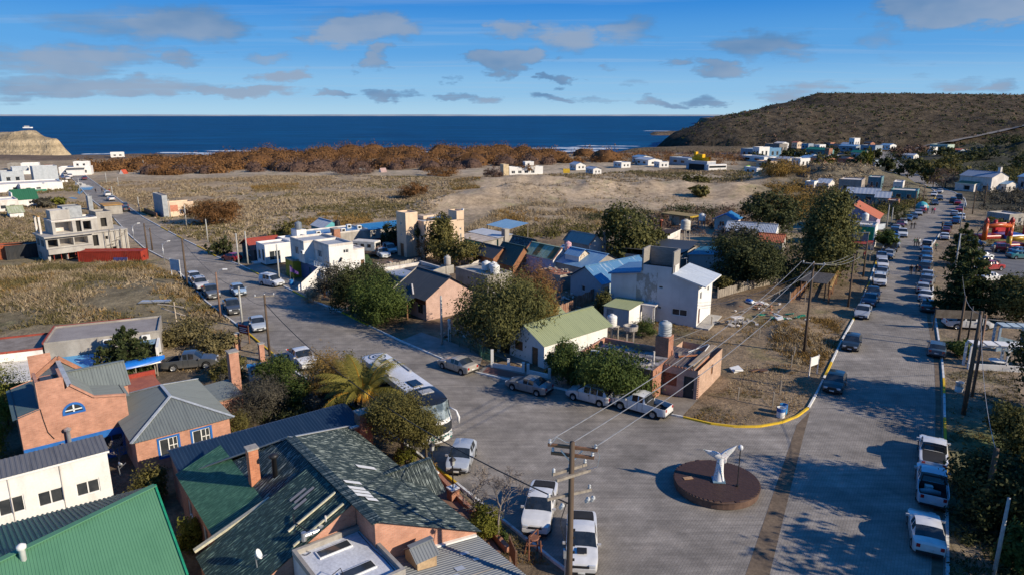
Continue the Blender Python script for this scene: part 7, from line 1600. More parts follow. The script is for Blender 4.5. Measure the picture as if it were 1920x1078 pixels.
# near cars
car('pickup',WHT,'white pickup with black bed parked by the leafless trees, facing the camera',g(1013,968),heading((1022,940),(1008,1000)),True)
car('pickup',WHT,'white pickup with bonnet scoop parked behind the wooden power pole',g(1090,1034),heading((1090,1000),(1090,1072)),True)
MB().box(1.45,-.28,1.17,1.95,.28,1.25).build('bonnet_scoop',M_TRIM,CARN[-1],bevel=.03)
car('hatch',(.36,.40,.46),'silver-blue hatchback parked by the lantern pedestals',g(866,870),heading((876,845),(853,900)))
car('sedan',CHM,'champagne sedan parked on the far side beside the mesh fence',g(858,694),heading((885,702),(832,684)))
car('sedan',GRY,'grey notchback parked in shade before the white fence',g(992,733),heading((1020,740),(965,726)))
car('wagon',(.52,.52,.53),'silver people carrier parked under the pepper tree',g(1107,752),heading((1145,761),(1070,742)))
car('pickup',WHT,'white double cab pickup with open bed beside the brick ruin',g(1202,772),heading((1250,784),(1155,758)))
car('hatch',(.015,.03,.035),'dark green hatchback facing the camera by the white notice board',g(1564,728),AVE+math.pi)
car('hatch',(.02,.028,.032),'black hatchback next up the avenue from the dark green one',g(1596,652),AVE+math.pi)
car('sedan',SIL,'silver hatch-sedan alone on the left kerb of the avenue',g(1617,593),AVE+math.pi)
car('hatch',(.06,.10,.14),'dark blue hatchback on the right of the avenue by the pergola',g(1755,664),AVE)
car('sedan',WHT,'white sedan parked in the shade, bottom right',g(1733,1012),AVE+R(7))
o = car('pickup',(.50,.54,.60),'pale pickup with a loaded open bed in tree shade',g(1744,925),AVE+R(3))
load = empty('bed_load',g(1744,925)+Vector((-.9,-1.3,.72)),R(-20),'grey rolled tarpaulin lying in the pale pickup bed','tarpaulin');MB().tube([(-.6,0,.16),(0,.08,.2),(.6,.02,.16)],[.16,.2,.15],10).build('roll',mat('tarp_grey',(.3,.33,.36)),load,True);MB().box(-.2,.45,0,.25,.8,.35).build('crate',M_WFRAME,load)
car('pickup',WHT,'white pickup ahead of the pale loaded one in the shade',g(1746,866),AVE+R(2),True)
# left street
car('pickup',WHT,'small white pickup half hidden by the willow shrub',g(566,683),heading((545,665),(585,700)))
car('sedan',(.38,.42,.46),'silver sedan parked behind the red sign',g(484,616),heading((475,600),(492,632)))
car('pickup',DGR,'dark grey pickup on the left kerb above the silver sedan',g(436,584),heading((425,568),(448,600)),True)
car('hatch',(.30,.40,.52),'blue-grey hatchback standing out in the left street',g(447,552),heading((435,540),(458,562)))
car('pickup',(.10,.11,.12),'charcoal pickup with white roof rack on the left street',g(396,556),heading((385,545),(410,570)),False)
car('suv',(.45,.45,.46),'grey van-like wagon behind the charcoal pickup',g(376,541),heading((365,530),(388,552)))
car('hatch',WHT,'white hatchback first in the row by the pole base',g(365,528),heading((352,518),(378,540)))
car('van',(.55,.57,.60),'silver panel van turned across the right kerb of the left street',g(510,536),heading((490,532),(533,540)))
car('hatch',RED,'bright red hatchback at the side street corner',g(435,490),R(150))
car('sedan',DGR,'dark sedan pair leader driving down the left street',g(233,390),STR,detail=False)
car('hatch',DGR,'dark hatchback following on the far left street',g(234,397),STR+.1,detail=False)
car('van',WHT,'white van on the far left street near the walkers',g(201,369),STR,detail=False)
car('sedan',WHT,'low white car below the white van on the far left street',g(208,377),STR,detail=False)
car('hatch',MRN,'dark red car at the far end of the left street',g(158,338),STR,detail=False)
car('pickup',DGR,'dark pickup parked in the yard beside the blue covered boat',g(358,690),R(15))
for i,(px,py,kd,c)in enumerate(((128,338,'hatch',WHT),(132,334,'suv',WHT),(124,332,'van',SIL),(126,327,'sedan',WHT),(118,336,'hatch',BLU),(142,326,'sedan',GRY))):
    car(kd,c,['white hatchback','white jeep','silver van','white saloon','blue hatchback','grey saloon'][i]+' parked in the cluster before the far white restaurant',g(px,py),R(120),detail=False,group='cars before the white restaurant')
# camper yard
car('van',WHT,'white microbus parked against the red wall',g(731,475),R(-60))
car('pickup',(.5,.53,.56),'pale pickup between the camper and the microbus',g(716,483),R(-60))
# the avenue rows: (px, py, kind, colour)
CNAME ={WHT:'white',SIL:'silver',GRY:'grey',DGR:'dark grey',BLK:'black',RED:'red',BLU:'dark blue',CHM:'champagne',MRN:'maroon',TEAL:'teal'}
KN ={'sedan':'sedan','hatch':'hatchback','suv':'jeep','wagon':'wagon','pickup':'pickup','van':'van'}
left =[(1631,566,'sedan',MRN),(1636,553,'sedan',BLK),(1648,530,'suv',WHT),(1653,514,'sedan',GRY),(1654,498,'hatch',WHT),(1652,484,'sedan',SIL),(1666,480,'hatch',SIL),(1671,467,'suv',BLK),(1676,459,'pickup',SIL),(1676,449,'hatch',BLU),(1691,440,'pickup',WHT),(1676,437,'suv',BLU),(1679,430,'sedan',SIL),(1687,422,'hatch',MRN),(1692,418,'sedan',WHT),(1703,411,'hatch',BLU),(1712,407,'sedan',DGR),(1721,400,'sedan',SIL),(1729,396,'hatch',RED),(1752,381,'sedan',DGR),(1761,372,'hatch',DGR),(1751,365,'hatch',WHT)]
for i,(px,py,kd,c)in enumerate(left):car(kd,c,'%s %s, %s car up the left kerb row of the avenue'%(CNAME[c],KN[kd],ORD[i]),g(px,py+4),AVE+math.pi+(.1 if i%3 else-.05),detail=i<8,group='cars parked along the left kerb of the avenue')
right =[(1738,577,'sedan',DGR),(1736,558,'sedan',WHT),(1729,544,'hatch',SIL),(1738,530,'suv',GRY),(1737,519,'sedan',SIL),(1735,504,'suv',DGR),(1736,492,'wagon',SIL),(1735,482,'sedan',BLK),(1737,474,'hatch',BLU),(1737,464,'pickup',WHT),(1770,446,'hatch',WHT),(1773,434,'sedan',MRN),(1776,425,'sedan',BLK),(1792,416,'suv',BLU),(1800,409,'suv',WHT),(1789,402,'hatch',SIL),(1796,394,'sedan',RED),(1804,389,'sedan',DGR),(1794,381,'sedan',RED),(1787,377,'suv',BLK),(1797,371,'pickup',BLK),(1762,359,'sedan',WHT)]
for i,(px,py,kd,c)in enumerate(right):car(kd,c,'%s %s, %s car up the right kerb row of the avenue'%(CNAME[c],KN[kd],ORD[i]),g(px,py+4),AVE+(-.08 if i%2 else.05),detail=i<8,group='cars parked along the right kerb of the avenue')
park =[(1855,527,'sedan',WHT,20),(1853,508,'pickup',RED,15),(1848,497,'sedan',BLK,10),(1840,487,'hatch',WHT,15),(1884,474,'suv',MRN,-20),(1912,486,'sedan',TEAL,0),(1912,478,'sedan',BLU,0),(1826,462,'sedan',BLU,20)]
for i,(px,py,kd,c,a)in enumerate(sorted(park,key=lambda q:-q[1])):car(kd,c,'%s %s, %s nearest in the parking lot behind the pines'%(CNAME[c],KN[kd],ORD[i]),g(px,py),R(a),detail=i<4,group='cars in the parking lot')
for i,(px,py,kd,c,a)in enumerate(((1812,616,'pickup',WHT,-10),(1800,606,'sedan',BLU,-10))):car(kd,c,['white pickup','blue sedan'][i]+' parked in the shade behind the signboard',g(px,py),R(a))
# ---------------------------------------------------------------- tour bus
def bus(label,p,rz):
    root = empty('tour_bus',(p.x,p.y,.078),rz,label,'bus');L,W,H = 13.2,1.28,3.75
    wh = mat('bus_white',(.70,.70,.71),(.62,.62,.63),rough=.3,sc=.6,coat=.5);bk = mat('bus_black',(.015,.016,.018),rough=.25,coat=.5)
    def ring(x,sc=1.0,dz=0.0):return[(x,W*.97*sc,.35),(x,W*sc,.9),(x,W*sc,1.5),(x,W*.99*sc,H*.86+dz),(x,W*.93*sc,H*.97+dz),(x,W*.6*sc,H+dz),(x,0,H+.03+dz),(x,-W*.6*sc,H+dz),(x,-W*.93*sc,H*.97+dz),(x,-W*.99*sc,H*.86+dz),(x,-W*sc,1.5),(x,-W*sc,.9),(x,-W*.97*sc,.35)]
    X =[-L/2,-L/2+.12,-L/2+.5,-4.0,-2,0,2,3.3,4.9,5.6];rings =[ring(-L/2,.93,-.12),ring(X[1],.98,-.03)]+[ring(x)for x in X[2:8]]+[ring(4.9,1,-.02),ring(5.6,.99,-.22)]
    V =[v for r_ in rings for v in r_];m = 13
    def sub(name,fs,mm,sm=True):
        used = sorted({k for f in fs for k in f});mp ={k:i for i,k in enumerate(used)};me = bpy.data.meshes.new(name);me.from_pydata([V[k]for k in used],[],[tuple(mp[k]for k in f)for f in fs]);me.materials.append(mm)
        if sm:me.shade_smooth();me.set_sharp_from_angle(angle=R(35))
        return link(name,me,root)
    body,glass_l,glass_r,cap =[],[],[],[]
    for i in range(len(rings)-1):
        for j in range(m-1):
            f =(i*m+j,(i+1)*m+j,(i+1)*m+j+1,i*m+j+1)
            if j==2 and 1<=i<=8:glass_l.append(f)
            elif j==9 and 1<=i<=8:glass_r.append(f)
            elif i>=7 and 3<=j<=8:cap.append(f)
            else:body.append(f)
    body.append(tuple(range(m)));sub('body',body,wh);sub('side_window',glass_l,M_CGLASS);sub('side_window',glass_r,M_CGLASS);sub('front_roof',cap,bk)
    def nose(z0,z1,x0,x1,name,mm,n=10,w0=W*.99,w1=W*.99):
        b = MB()
        for k in range(n):
            a0,a1 = -1+2*k/n,-1+2*(k+1)/n
            P = lambda a,z,x,w:(x-.55*abs(a)**2.4,w*a,z)
            b.quad(P(a0,z0,x0,w0),P(a1,z0,x0,w0),P(a1,z1,x1,w1),P(a0,z1,x1,w1))
        o = b.build(name,mm,root,True)
        return o
    nose(.35,1.05,6.62,6.68,'front_skirt',wh);nose(1.05,1.85,6.68,6.66,'lower_windscreen',M_CGLASS);nose(1.85,2.15,6.68,6.6,'front_band',wh);nose(2.15,3.35,6.6,6.15,'upper_windscreen',mat('bus_screen',(.06,.08,.09),(.28,.33,.35),rough=.08,spec=.8,sc=.6,lo=.45,hi=.6),w1=W*.95);nose(3.35,3.58,6.15,5.62,'roof_lip',bk,w0=W*.95,w1=W*.93)
    for s_ in(-1,1):
        b = MB();b.quad((5.58,s_*W*.99,.4),(6.1,s_*W*.99,.4),(6.1,s_*W*.985,2.0),(5.58,s_*W*.99,2.0));b.quad((5.58,s_*W*.99,2.0),(6.1,s_*W*.985,2.0),(5.75,s_*W*.95,3.3),(5.58,s_*W*.97,3.3));b.build('front_side',bk,root)
        MB().tube([(6.2,s_*1.05,2.9),(6.75,s_*1.35,2.75),(6.85,s_*1.5,2.2),(6.8,s_*1.5,1.7)],[.05,.07,.12,.10],8).build('mirror_arm',wh,root,True)
        MB().box(6.35,s_*.95-.2,.75,6.6,s_*.95+.12,.95).build('headlight',M_HEAD,root)
        MB().box(-6.64,s_*1.0-.1,.9,-6.55,s_*1.0+.1,1.5).build('tail_light',M_TAIL,root)
        for k,x in enumerate((4.2,-3.3,-4.6)):
            ty = MB();ty.lathe([(.30,-.15),(.5,-.15),(.5,.15),(.3,.15)],18,cap=False);w = ty.build('wheel',M_TYRE,root,True,(x,s_*1.12,.5),(R(-90)*s_,0,0));MB().lathe([(.02,.1),(.12,.14),(.3,.08),(.32,.12)],14,cap=False).build('rim',M_RIM,w)
        b = MB();b.prism([(-.5,s_*.85),(-4.2,s_*.95),(-4.2,s_*1.05),(-.5,s_*1.05)][::s_],H-.02,H+.10);b.build('roof_rail',mat('bus_grey',(.35,.36,.38)),root)
    MB().box(1.6,-.45,H,3.0,.45,H+.12).build('roof_unit',bk,root,bevel=.04);MB().box(3.9,-.55,H-.03,4.7,.55,H+.10).build('air_vent',mat('bus_grey',(.35,.36,.38)),root,bevel=.05);MB().box(-4.4,-.35,H,-3.6,.35,H+.10).build('roof_hatch',M_CGLASS,root,bevel=.02)
    for r0,r1 in((.78,.70),(.45,.30)):
        b = MB();n = 28
        for k in range(n):a,c = 2*math.pi*k/n,2*math.pi*(k+1)/n;b.quad(*[(-5.5+q*math.cos(t)*1.0,q*math.sin(t)*1.0,H+.034)for q,t in((r0,a),(r0,c),(r1,c),(r1,a))])
        b.build('roof_emblem',bk,root)
    b = MB();b.bar((-5.9,-.2,H+.035),(-5.1,.2,H+.035),.12,.01);b.build('roof_emblem',bk,root)
    for k in range(26):
        rs = random.Random(k);x = 6.62;b = MB();a = rs.uniform(-.9,.9);z = rs.uniform(.45,.95);xx = x+.07-.55*abs(a)**2.4;b.box(xx,W*a-.07,z-.05,xx+.012,W*a+.07,z+.05);b.build('front_motif',mat('teal_motif',(.02,.16,.14)),root)
    return root
pa,pb = g(705,668,3.75),g(815,748,3.75)
bus('white double-deck style tour coach with black front roof in the left street',Vector(((pa.x+pb.x)/2,(pa.y+pb.y)/2,0)),math.atan2(pb.y-pa.y,pb.x-pa.x))
# camper
p = g(690,480);o = empty('camper',(p.x,p.y,.17),R(-20),'old white camper with rust brown lower panel in the yard','camper')
cw = mat('camper_white',(.62,.60,.56),(.5,.47,.43));MB().box(-2.6,-1.05,.9,2.2,1.05,2.7).build('cabin',cw,o,bevel=.12);MB().box(-2.6,-1.06,.45,2.6,1.06,.95).build('lower_body',mat('rust_panel',(.22,.10,.06),(.3,.2,.14)),o,bevel=.06);MB().box(2.0,-.95,.9,2.7,.95,1.7).build('cab',mat('rust_panel',(.22,.10,.06)),o,bevel=.1)
for x_ in(-1.8,-.4,1.0):MB().box(x_-.35,-1.07,1.6,x_+.35,-1.045,2.2).build('side_window',M_CGLASS,o)
MB().box(2.2,-.8,1.75,2.26,.8,2.4).build('windscreen',M_CGLASS,o)
for x_ in(-1.7,1.7):
    for y_ in(-1,1):MB().lathe([(.2,-.1),(.36,-.1),(.36,.1),(.2,.1)],14).build('wheel',M_TYRE,o,True,(x_,y_*.95,.36),(R(90),0,0))
# ================================================================ monument on the junction
mc = g(1342,916);mc.z = .078
mon = empty('monument_platform',mc,0,'round timber decked platform in the middle of the junction','platform')
MB().lathe([(2.72,0),(2.82,.05),(2.82,.5),(2.9,.5),(2.9,.58),(.1,.58)],48).build('plinth',mat('deck_rim',(.14,.085,.06),(.10,.06,.045),sc=1.2),mon)
dk = mat('dark_deck',(.060,.033,.026),(.040,.022,.018),sc=1.5,stretch=(6,1,1),rough=.6,rnd=1)
for i in range(29):
    y0 = -2.88+i*.2;y1 = y0+.175;w = math.sqrt(max(.02,2.88**2-max(abs(y0),abs(y1))**2))
    MB().box(-w,y0,.585,w,y1,.62).build('plank',dk,mon,rot=(0,0,R(12)))
MB().box(-2.15,.45,.62,-1.5,.75,.66).build('hatch',mat('raw_wood',(.42,.26,.15)),mon,rot=(0,0,R(12)))
wt = empty('whale_tail_sculpture',mc+Vector((.1,-.1,.622)),R(-8),'white speckled whale tail sculpture on the round platform','sculpture')
MB().box(-.42,-.42,0,.42,.42,.10).build('base_plate',mat('slate_blue',(.20,.32,.40)),wt,bevel=.02)
def whale_mat():
    m,t,b = newmat('whale_paint');Lk = t.links;co = N(t,'ShaderNodeTexCoord');vo = N(t,'ShaderNodeTexVoronoi',i_Scale=9.0);Lk.new(co.outputs['Object'],vo.inputs['Vector'])
    r = N(t,'ShaderNodeMapRange');r.inputs[1].default_value = .30;r.inputs[2].default_value = .24;Lk.new(vo.outputs['Distance'],r.inputs[0])
    h_ = N(t,'ShaderNodeHueSaturation',i_Saturation=1.2,i_Value=.5);Lk.new(vo.outputs['Color'],h_.inputs['Color'])
    mx = N(t,'ShaderNodeMixRGB');mx.inputs[1].default_value =(.72,.72,.72,1);Lk.new(r.outputs[0],mx.inputs[0]);Lk.new(h_.outputs[0],mx.inputs[2]);Lk.new(mx.outputs[0],b.inputs['Base Color']);b.inputs['Roughness'].default_value = .45
    return m
V =[];F =[];n = 14;mseg = 14
prof =[(.0,.38,.36),(.25,.34,.32),(.6,.29,.26),(1.0,.26,.21),(1.35,.24,.16),(1.6,.22,.12)]
b = MB()
for z,rx,ry in prof:
    for k in range(n):a = 2*math.pi*k/n;b.v.append((rx*math.cos(a)+.06*z*z*.3,ry*math.sin(a),.1+z))
for i in range(len(prof)-1):
    for k in range(n):q = i*n+k;q2 = i*n+(k+1)%n;b.f.append((q,q2,q2+n,q+n));b.uv.append(None)
half =[(.20,-.42),(.30,-.16),(.50,.04),(.76,.24),(1.02,.56),(.74,.47),(.48,.40),(.22,.30),(.0,.14)]
out_ = half+[(-x,z)for x,z in reversed(half[:-1])];base = len(b.v);ca_,sa_ = math.cos(R(12)),math.sin(R(12));no = len(out_)
for k_,y_ in((.90,-.10),(1.0,-.03),(1.0,.03),(.90,.10)):
    for x,z in out_:x,z = x*k_*1.12,z*k_*1.25+(.02 if k_<1 else 0);b.v.append((x*ca_-z*sa_+.08,y_*(1-.7*abs(x)),1.82+x*sa_+z*ca_))
for q in range(3):
    for k in range(no):k2 =(k+1)%no;b.f.append((base+q*no+k,base+q*no+k2,base+(q+1)*no+k2,base+(q+1)*no+k));b.uv.append(None)
b.f.append(tuple(base+k for k in reversed(range(no))));b.uv.append(None);b.f.append(tuple(base+3*no+k for k in range(no)));b.uv.append(None)
b.build('tail',whale_mat(),wt,True).data.set_sharp_from_angle(angle=R(50))
gl = empty('globe_lamp',g(1382,913,.62)+Vector((0,0,.078)),0,'slim black lamp post with white globe on the round platform','lamp');MB().tube([(0,0,0),(0,0,2.7)],.035,8).build('post',M_BLACK,gl);MB().lathe([(.10,0),(.10,.12)],10).build('foot',M_BLACK,gl);MB().lathe([(.05,2.68),(.14,2.74),(.18,2.86),(.15,2.98),(.06,3.05)],14).build('globe',mat('opal',(.72,.73,.74),rough=.3),gl,True)
# ================================================================ poles and wires
M_POLEW = mat('pole_timber',(.115,.08,.055),(.075,.052,.036),sc=2,stretch=(2,2,.15),rough=.9)
M_POLEC = mat('pole_concrete',(.40,.40,.38),(.30,.30,.285),sc=2,rough=.9)
M_INS = mat('insulator',(.55,.56,.56),rough=.25)
def arm(root,z,w,rz,m,ins=3,y=0.0,th=.10):
    o = empty('crossarm',(0,0,z),rz);o.parent = root;o2 = MB().box(-w,y-th/2,-th/2,w,y+th/2,th/2).build('beam',m,o)
    for i in range(ins):x = -w*.92+2*w*.92*i/max(1,ins-1);MB().lathe([(.03,0),(.08,.05),(.05,.10),(.08,.15),(.03,.22)],8,(x,y,th/2)).build('insulator',M_INS,o)
    return o
POLE ={}
def pole(key,label,bx,by,ty,r=.14,m=None,arms=(),lamp=None,name='power_pole',cat='pole',base=None,H=None):
    p = gz(bx,by)if base is None else base;h_ = H or Hpx(bx,by,ty)
    root = empty(name,p,0,label,cat);b = MB();b.tube([(0,0,-.3),(0,0,h_*.5),(0,0,h_)],[r*1.15,r,r*.8],8);b.build('shaft',m or M_POLEW,root,True)
    for z,w,a,n_ in arms:arm(root,h_-z,w,R(a),M_CEM if m is M_POLEC else M_GWOOD,n_)
    if lamp is not None:
        a,L_ = R(lamp[0]),lamp[1];e = Vector((math.cos(a)*L_,math.sin(a)*L_,h_+.35));o = MB().tube([(0,0,h_-.5),(e.x*.4,e.y*.4,h_+.2),e],.04,6).build('lamp_arm',M_STEEL,root);MB().box(-.12,-.28,-.07,.12,.28,.07).build('lamp_head',M_WFRAME,o,loc=e,rot=(0,0,a+R(90)),bevel=.03)
    POLE[key] =(p,h_);return root
mp = pole('main','tall timber power pole with three crossarms in the centre foreground',1063,1100,0,.15,base=top(1073,828,10.6),H=10.6)
for z,w,a,n_,m_ in((.35,1.15,-14,3,M_WOOD),(.75,1.0,-14,2,M_WOOD),(1.45,.95,30,3,M_GWOOD),(2.75,1.15,22,2,M_GWOOD)):arm(mp,10.6-z,w,R(a),m_,n_,.16,.13)
arm(mp,9.0,.95,R(30),M_GWOOD,0,-.16,.13)
for sx in(-.5,.5):MB().bar((sx,.16,10.1),(0,.1,9.5),.05).build('brace',M_STEEL,mp)
for sx,sy in((.75,.45),(1.0,.55),(-.5,-.1)):o = MB().lathe([(.06,0),(.11,.1),(.11,.35),(.04,.45)],8).build('fuse_cutout',M_INS,mp,loc=(sx,sy,7.25));o.rotation_euler =(.5,.3,0)
MB().box(-.30,-.12,4.6,-.16,.12,5.0).build('meter_box',M_STEEL,mp);MB().tube([(-.20,0,0),(-.20,.02,5.0)],.03,6).build('conduit',M_STEEL,mp)
for i in range(9):MB().box(.15,-.03,6.0-i*.4,.24,.03,6.12-i*.4).build('cable_clip',M_BLACK,mp)
MB().tube([(.9,0,10.4),(1.3,.1,9.9),(1.2,.1,9.3),(.8,.2,9.1)],.015,4).build('jumper_wire',M_STEEL,mp);MB().tube([(-1.0,.1,10.4),(-.7,.2,10.75),(-.3,.2,10.5),(.2,.2,10.4)],.015,4).build('jumper_wire',M_STEEL,mp)
MB().tube([(-.2,-.1,7.6),(-.5,-.2,6.6),(-.2,-.15,5.4),(-.2,0,4.9)],.025,4).build('drop_cable',M_BLACK,mp)
pole('l1','timber pole with pale crossarm on the left street beside the driveway',506,668,553,.13,arms=((.2,1.0,20,3),))
pole('l2','white concrete pole behind the red sign',455,614,537,.13,M_POLEC)
pole('l3','rusty street lamp pole on the left kerb by the dark pickup',414,598,512,.12,mat('rust_pole',(.22,.13,.09)),lamp=(10,1.1),name='street_lamp',cat='lamp')
pole('l4','timber pole with orange band by the parked white hatchback',352,541,448,.15)
pole('l5','timber pole right of the red container',278,482,420,.15);pole('l6','thin street lamp with pale head by the far kerb corner',309,497,458,.07,M_STEEL,lamp=(30,1.0),name='street_lamp',cat='lamp');pole('l7','second timber pole beside the red container',286,470,428,.14)
pole('l8','street lamp behind the unfinished building',252,455,424,.08,M_STEEL,lamp=(40,1.2),name='street_lamp',cat='lamp');pole('l9','street lamp post on the far left street by the billboard',150,360,335,.1,M_POLEC)
for i,(bx,by,ty)in enumerate(((390,455,412),(350,425,385),(320,408,375),(262,400,370),(212,372,350),(222,348,332),(200,345,325),(270,318,302))):
    pole('f%d'%i,'%s of the bare pale posts in the field, counting from the side street away'%ORD[i],bx,by,ty,.12,M_POLEC)
for i,(bx,by,ty,lab)in enumerate(((448,498,438,'slim concrete pole left of the red roofed cottage'),(465,496,435,'slim concrete pole in front of the red roofed cottage'),(524,528,460,'concrete pole before the yellow shop'),(630,555,490,'concrete pole beside the white planter and stair'),(829,648,556,'concrete pole beside the timber fronted house'))):pole('r%d'%i,lab,bx,by,ty,.13,M_POLEC)
pole('a1','leaning timber pole with crossarm at the bare corner plot',1507,664,494,.15,arms=((.2,1.1,-35,3),));pole('a2','timber pole on the left pavement of the avenue',1590,576,478,.13);pole('a3','timber pole beside the leafless street tree',1618,520,455,.13)
pole('b1','timber pole in the sandy verge right of the avenue',1806,778,585,.17);pole('b2','second timber pole close behind the one in the sandy verge',1822,745,592,.12,mat('rust_pole',(.22,.13,.09)));pole('b3','timber pole at the end of the signboard',1794,656,556,.13);pole('b4','black signboard post beside the timber pole',1812,648,575,.08,M_BLACK)
pole('b5','timber pole with wires in the bottom right shade',1838,1004,842,.18);pole('b6','pale leaning post beside the bottom right pole',1862,1085,935,.1,M_POLEC)
pole('b7','concrete pole among the pines on the right pavement',1788,520,440,.13,M_POLEC);pole('b8','teal street lamp on the right pavement by the pines',1795,575,505,.09,mat('teal_pole',(.1,.3,.32)),lamp=(-20,1.0),name='street_lamp',cat='lamp');pole('b9','pale street lamp beside the parked jeeps',1800,430,378,.1,M_POLEC)
for i,(bx,by,ty,lab)in enumerate(((1662,428,385,'pale green pole beside the green wall banner'),(1670,425,390,'second pale green pole by the palm clump'),(1714,394,360,'timber pole on the grass above the teal tent'),(1730,384,350,'thin pole beside the teal tent'),(1749,352,318,'timber pole at the bend of the avenue'),(1823,402,350,'thin pole on the scrub bank, nearest the fence'),(1844,392,345,'thin pole on the scrub bank, farther one'),(1635,322,285,'tall thin mast behind the far houses'))):pole('c%d'%i,lab,bx,by,ty,.12,M_POLEC if i<2 else M_POLEW)
def wire(label,a,b,sag,r=.018,m=None,group=None):
    a,b = Vector(a),Vector(b);mid =(a+b)/2;pts =[]
    for i in range(17):t = i/16;q = a.lerp(b,t);q.z -= sag*4*t*(1-t);pts.append(q-mid)
    o = MB().tube(pts,r,4).build('overhead_wire',m or M_BLACK);o.location = mid;tag(o,label,'wire',group)
PT = lambda k,dz = 0.0,dx = 0.0,dy = 0.0:POLE[k][0]+Vector((dx,dy,POLE[k][1]+dz))
pw = mat('pale_wire',(.42,.42,.42),rough=.4,metal=.4)
for i,(d,e,nm)in enumerate((((-1.05,.3),(-1.0,.6),'left'),((.0,.1),(0,0),'middle'),((1.1,-.2),(1.0,-.6),'right'))):wire('pale overhead wire from the central pole to the corner plot pole, %s of three'%nm,PT('main',-.1,d[0],d[1]),PT('a1',0,e[0],e[1]),1.0,.022,pw,'three wires across the junction')
wire('thick black cable from the central pole up the left street',PT('main',-3.2),PT('l1',-1.0),1.9,.035)
wire('black cable between the driveway pole and the concrete pole',PT('l1',-1.2),PT('l2',-.4),.5,.02);wire('black cable from the concrete pole to the orange banded pole',PT('l2',-.4),PT('l4',-.4),1.0,.02);wire('black cable from the orange banded pole past the red container',PT('l4',-.4),PT('l5',-.3),1.2,.02)
for i,dx in enumerate((-.8,0,.8)):wire('pale wire up the avenue from the corner plot pole, %s of three'%('left','middle','right')[i],PT('a1',-.1,dx*.8,-dx*.5),PT('a2',-.3,dx*.7,-dx*.5),.5,.02,pw,'three wires up the avenue')
wire('wire along the right verge between the two timber poles',PT('b1',-.2),PT('b3',-.2),.4,.02,pw);wire('wire from the sandy verge pole over the bottom right shade',PT('b1',-.2),PT('b5',-.2),1.2,.02,pw);wire('second wire from the sandy verge pole over the pergola',PT('b1',-.6),Vector((70,60,7)),.8,.02,pw);wire('low cable from the bottom right pole to the right',PT('b5',-2.2),Vector((46,34,6)),.5,.02);wire('wire from the signboard pole to the pines',PT('b3',-.2),PT('b7',-.3),.7,.02,pw)
wire('service wire over the bare plot from the corner plot pole to the grey tank',PT('a1',-1.0),g(1255,640,4.4),.5,.016,pw);wire('service wire from the corner plot pole to the white house',PT('a1',-.8),g(1310,575,3.8),.6,.016,pw)
# ================================================================ signs, bins and small things
def sign(label,p,rz,w,h_,z,mm,text=None,post=M_WOOD,name='signboard',tm=None,th=.06,rows=0):
    o = empty(name,p,rz,label,'sign');MB().box(-w/2,-th/2,z,w/2,th/2,z+h_).build('panel',mm,o)
    for sx in(-w/2+.05,w/2-.05):MB().box(sx-.05,-.05,0,sx+.05,.05,z+h_+.08).build('post',post,o)
    if text:
        for k,tx in enumerate(text):
            cu = bpy.data.curves.new('lettering','FONT');cu.body = tx;cu.size = h_*.8/len(text);cu.align_x = 'CENTER';cu.extrude = .004;to = bpy.data.objects.new('lettering',cu);COL.objects.link(to);to.parent = o
            to.rotation_euler =(R(90),0,0);to.location =(0,-th/2-.006,z+h_*(1-(k+.85)/len(text)));cu.materials.append(tm or M_WFRAME)
    for k in range(rows):MB().box(-w*.38,-th/2-.01,z+h_*(.2+.22*k),w*(.38-.12*(k%2)),-th/2,z+h_*(.2+.22*k)+.09).build('text_line',tm or M_WFRAME,o)
    return o
sign('red brown sign on two posts beside the silver sedan',gz(459,642),R(-30),1.7,1.0,1.0,mat('sign_red',(.26,.03,.03)),rows=3)
sign('white notice board on posts beside the dark green hatchback',gz(1524,705),R(35),1.5,.9,1.1,M_WFRAME,post=M_OFFW);sign('small white site sign on the grass lot by the kerb',gz(331,520),R(-30),2.4,1.8,1.0,mat('sign_pale',(.55,.60,.64)),post=M_WFRAME)
sign('long weathered signboard beside the avenue in the park',gz(1793,622),R(-8),5.4,1.0,1.6,mat('board_weathered',(.17,.14,.11),(.1,.08,.06)),post=M_BLACK);sign('dark garden sign on rusty posts by the bottom kerb',gz(962,1072),R(-75),1.4,1.1,.6,M_WOOD,post=mat('rust_pole',(.22,.13,.09)))
sign('white shop sign by the green wall banner',gz(1648,448),R(20),2.6,1.2,1.8,mat('sign_pale',(.55,.60,.64)),post=M_STEEL)
def bin_(label,p,mm,m2,r=.3,h_=.85):
    o = empty('litter_bin',p,0,label,'bin');MB().lathe([(r*.9,0),(r,.05),(r,h_),(r*.9,h_),(r*.85,.1)],16).build('drum',mm,o);MB().lathe([(r*1.02,h_*.62),(r*1.03,h_*.62),(r*1.03,h_),(r*1.02,h_)],16,cap=False).build('band',m2,o);MB().tube([(r+.05,0,0),(r+.05,0,1.1)],.03,6).build('post',M_STEEL,o)
bin_('white and blue drum bin at the yellow corner kerb',gz(1463,783),M_WFRAME,M_BLUE,.34,.9);bin_('blue drum bin behind the white one at the corner kerb',gz(1468,776),mat('sky_blue_paint',(.03,.25,.55)),M_BLUE,.32,.85);bin_('pale drum bin at the foot of the sandy verge pole',gz(1797,735),M_WFRAME,M_STEEL,.35,.95);bin_('blue drum bin by the silver panel van',gz(547,536),mat('sky_blue_paint',(.03,.25,.55)),M_BLUE)
rf = empty('rusty_frame_chair',gz(1000,1045),R(20),'rusty scrap iron sculpture beside the bottom kerb','sculpture');ri = mat('rust_iron',(.20,.085,.05),(.12,.05,.03))
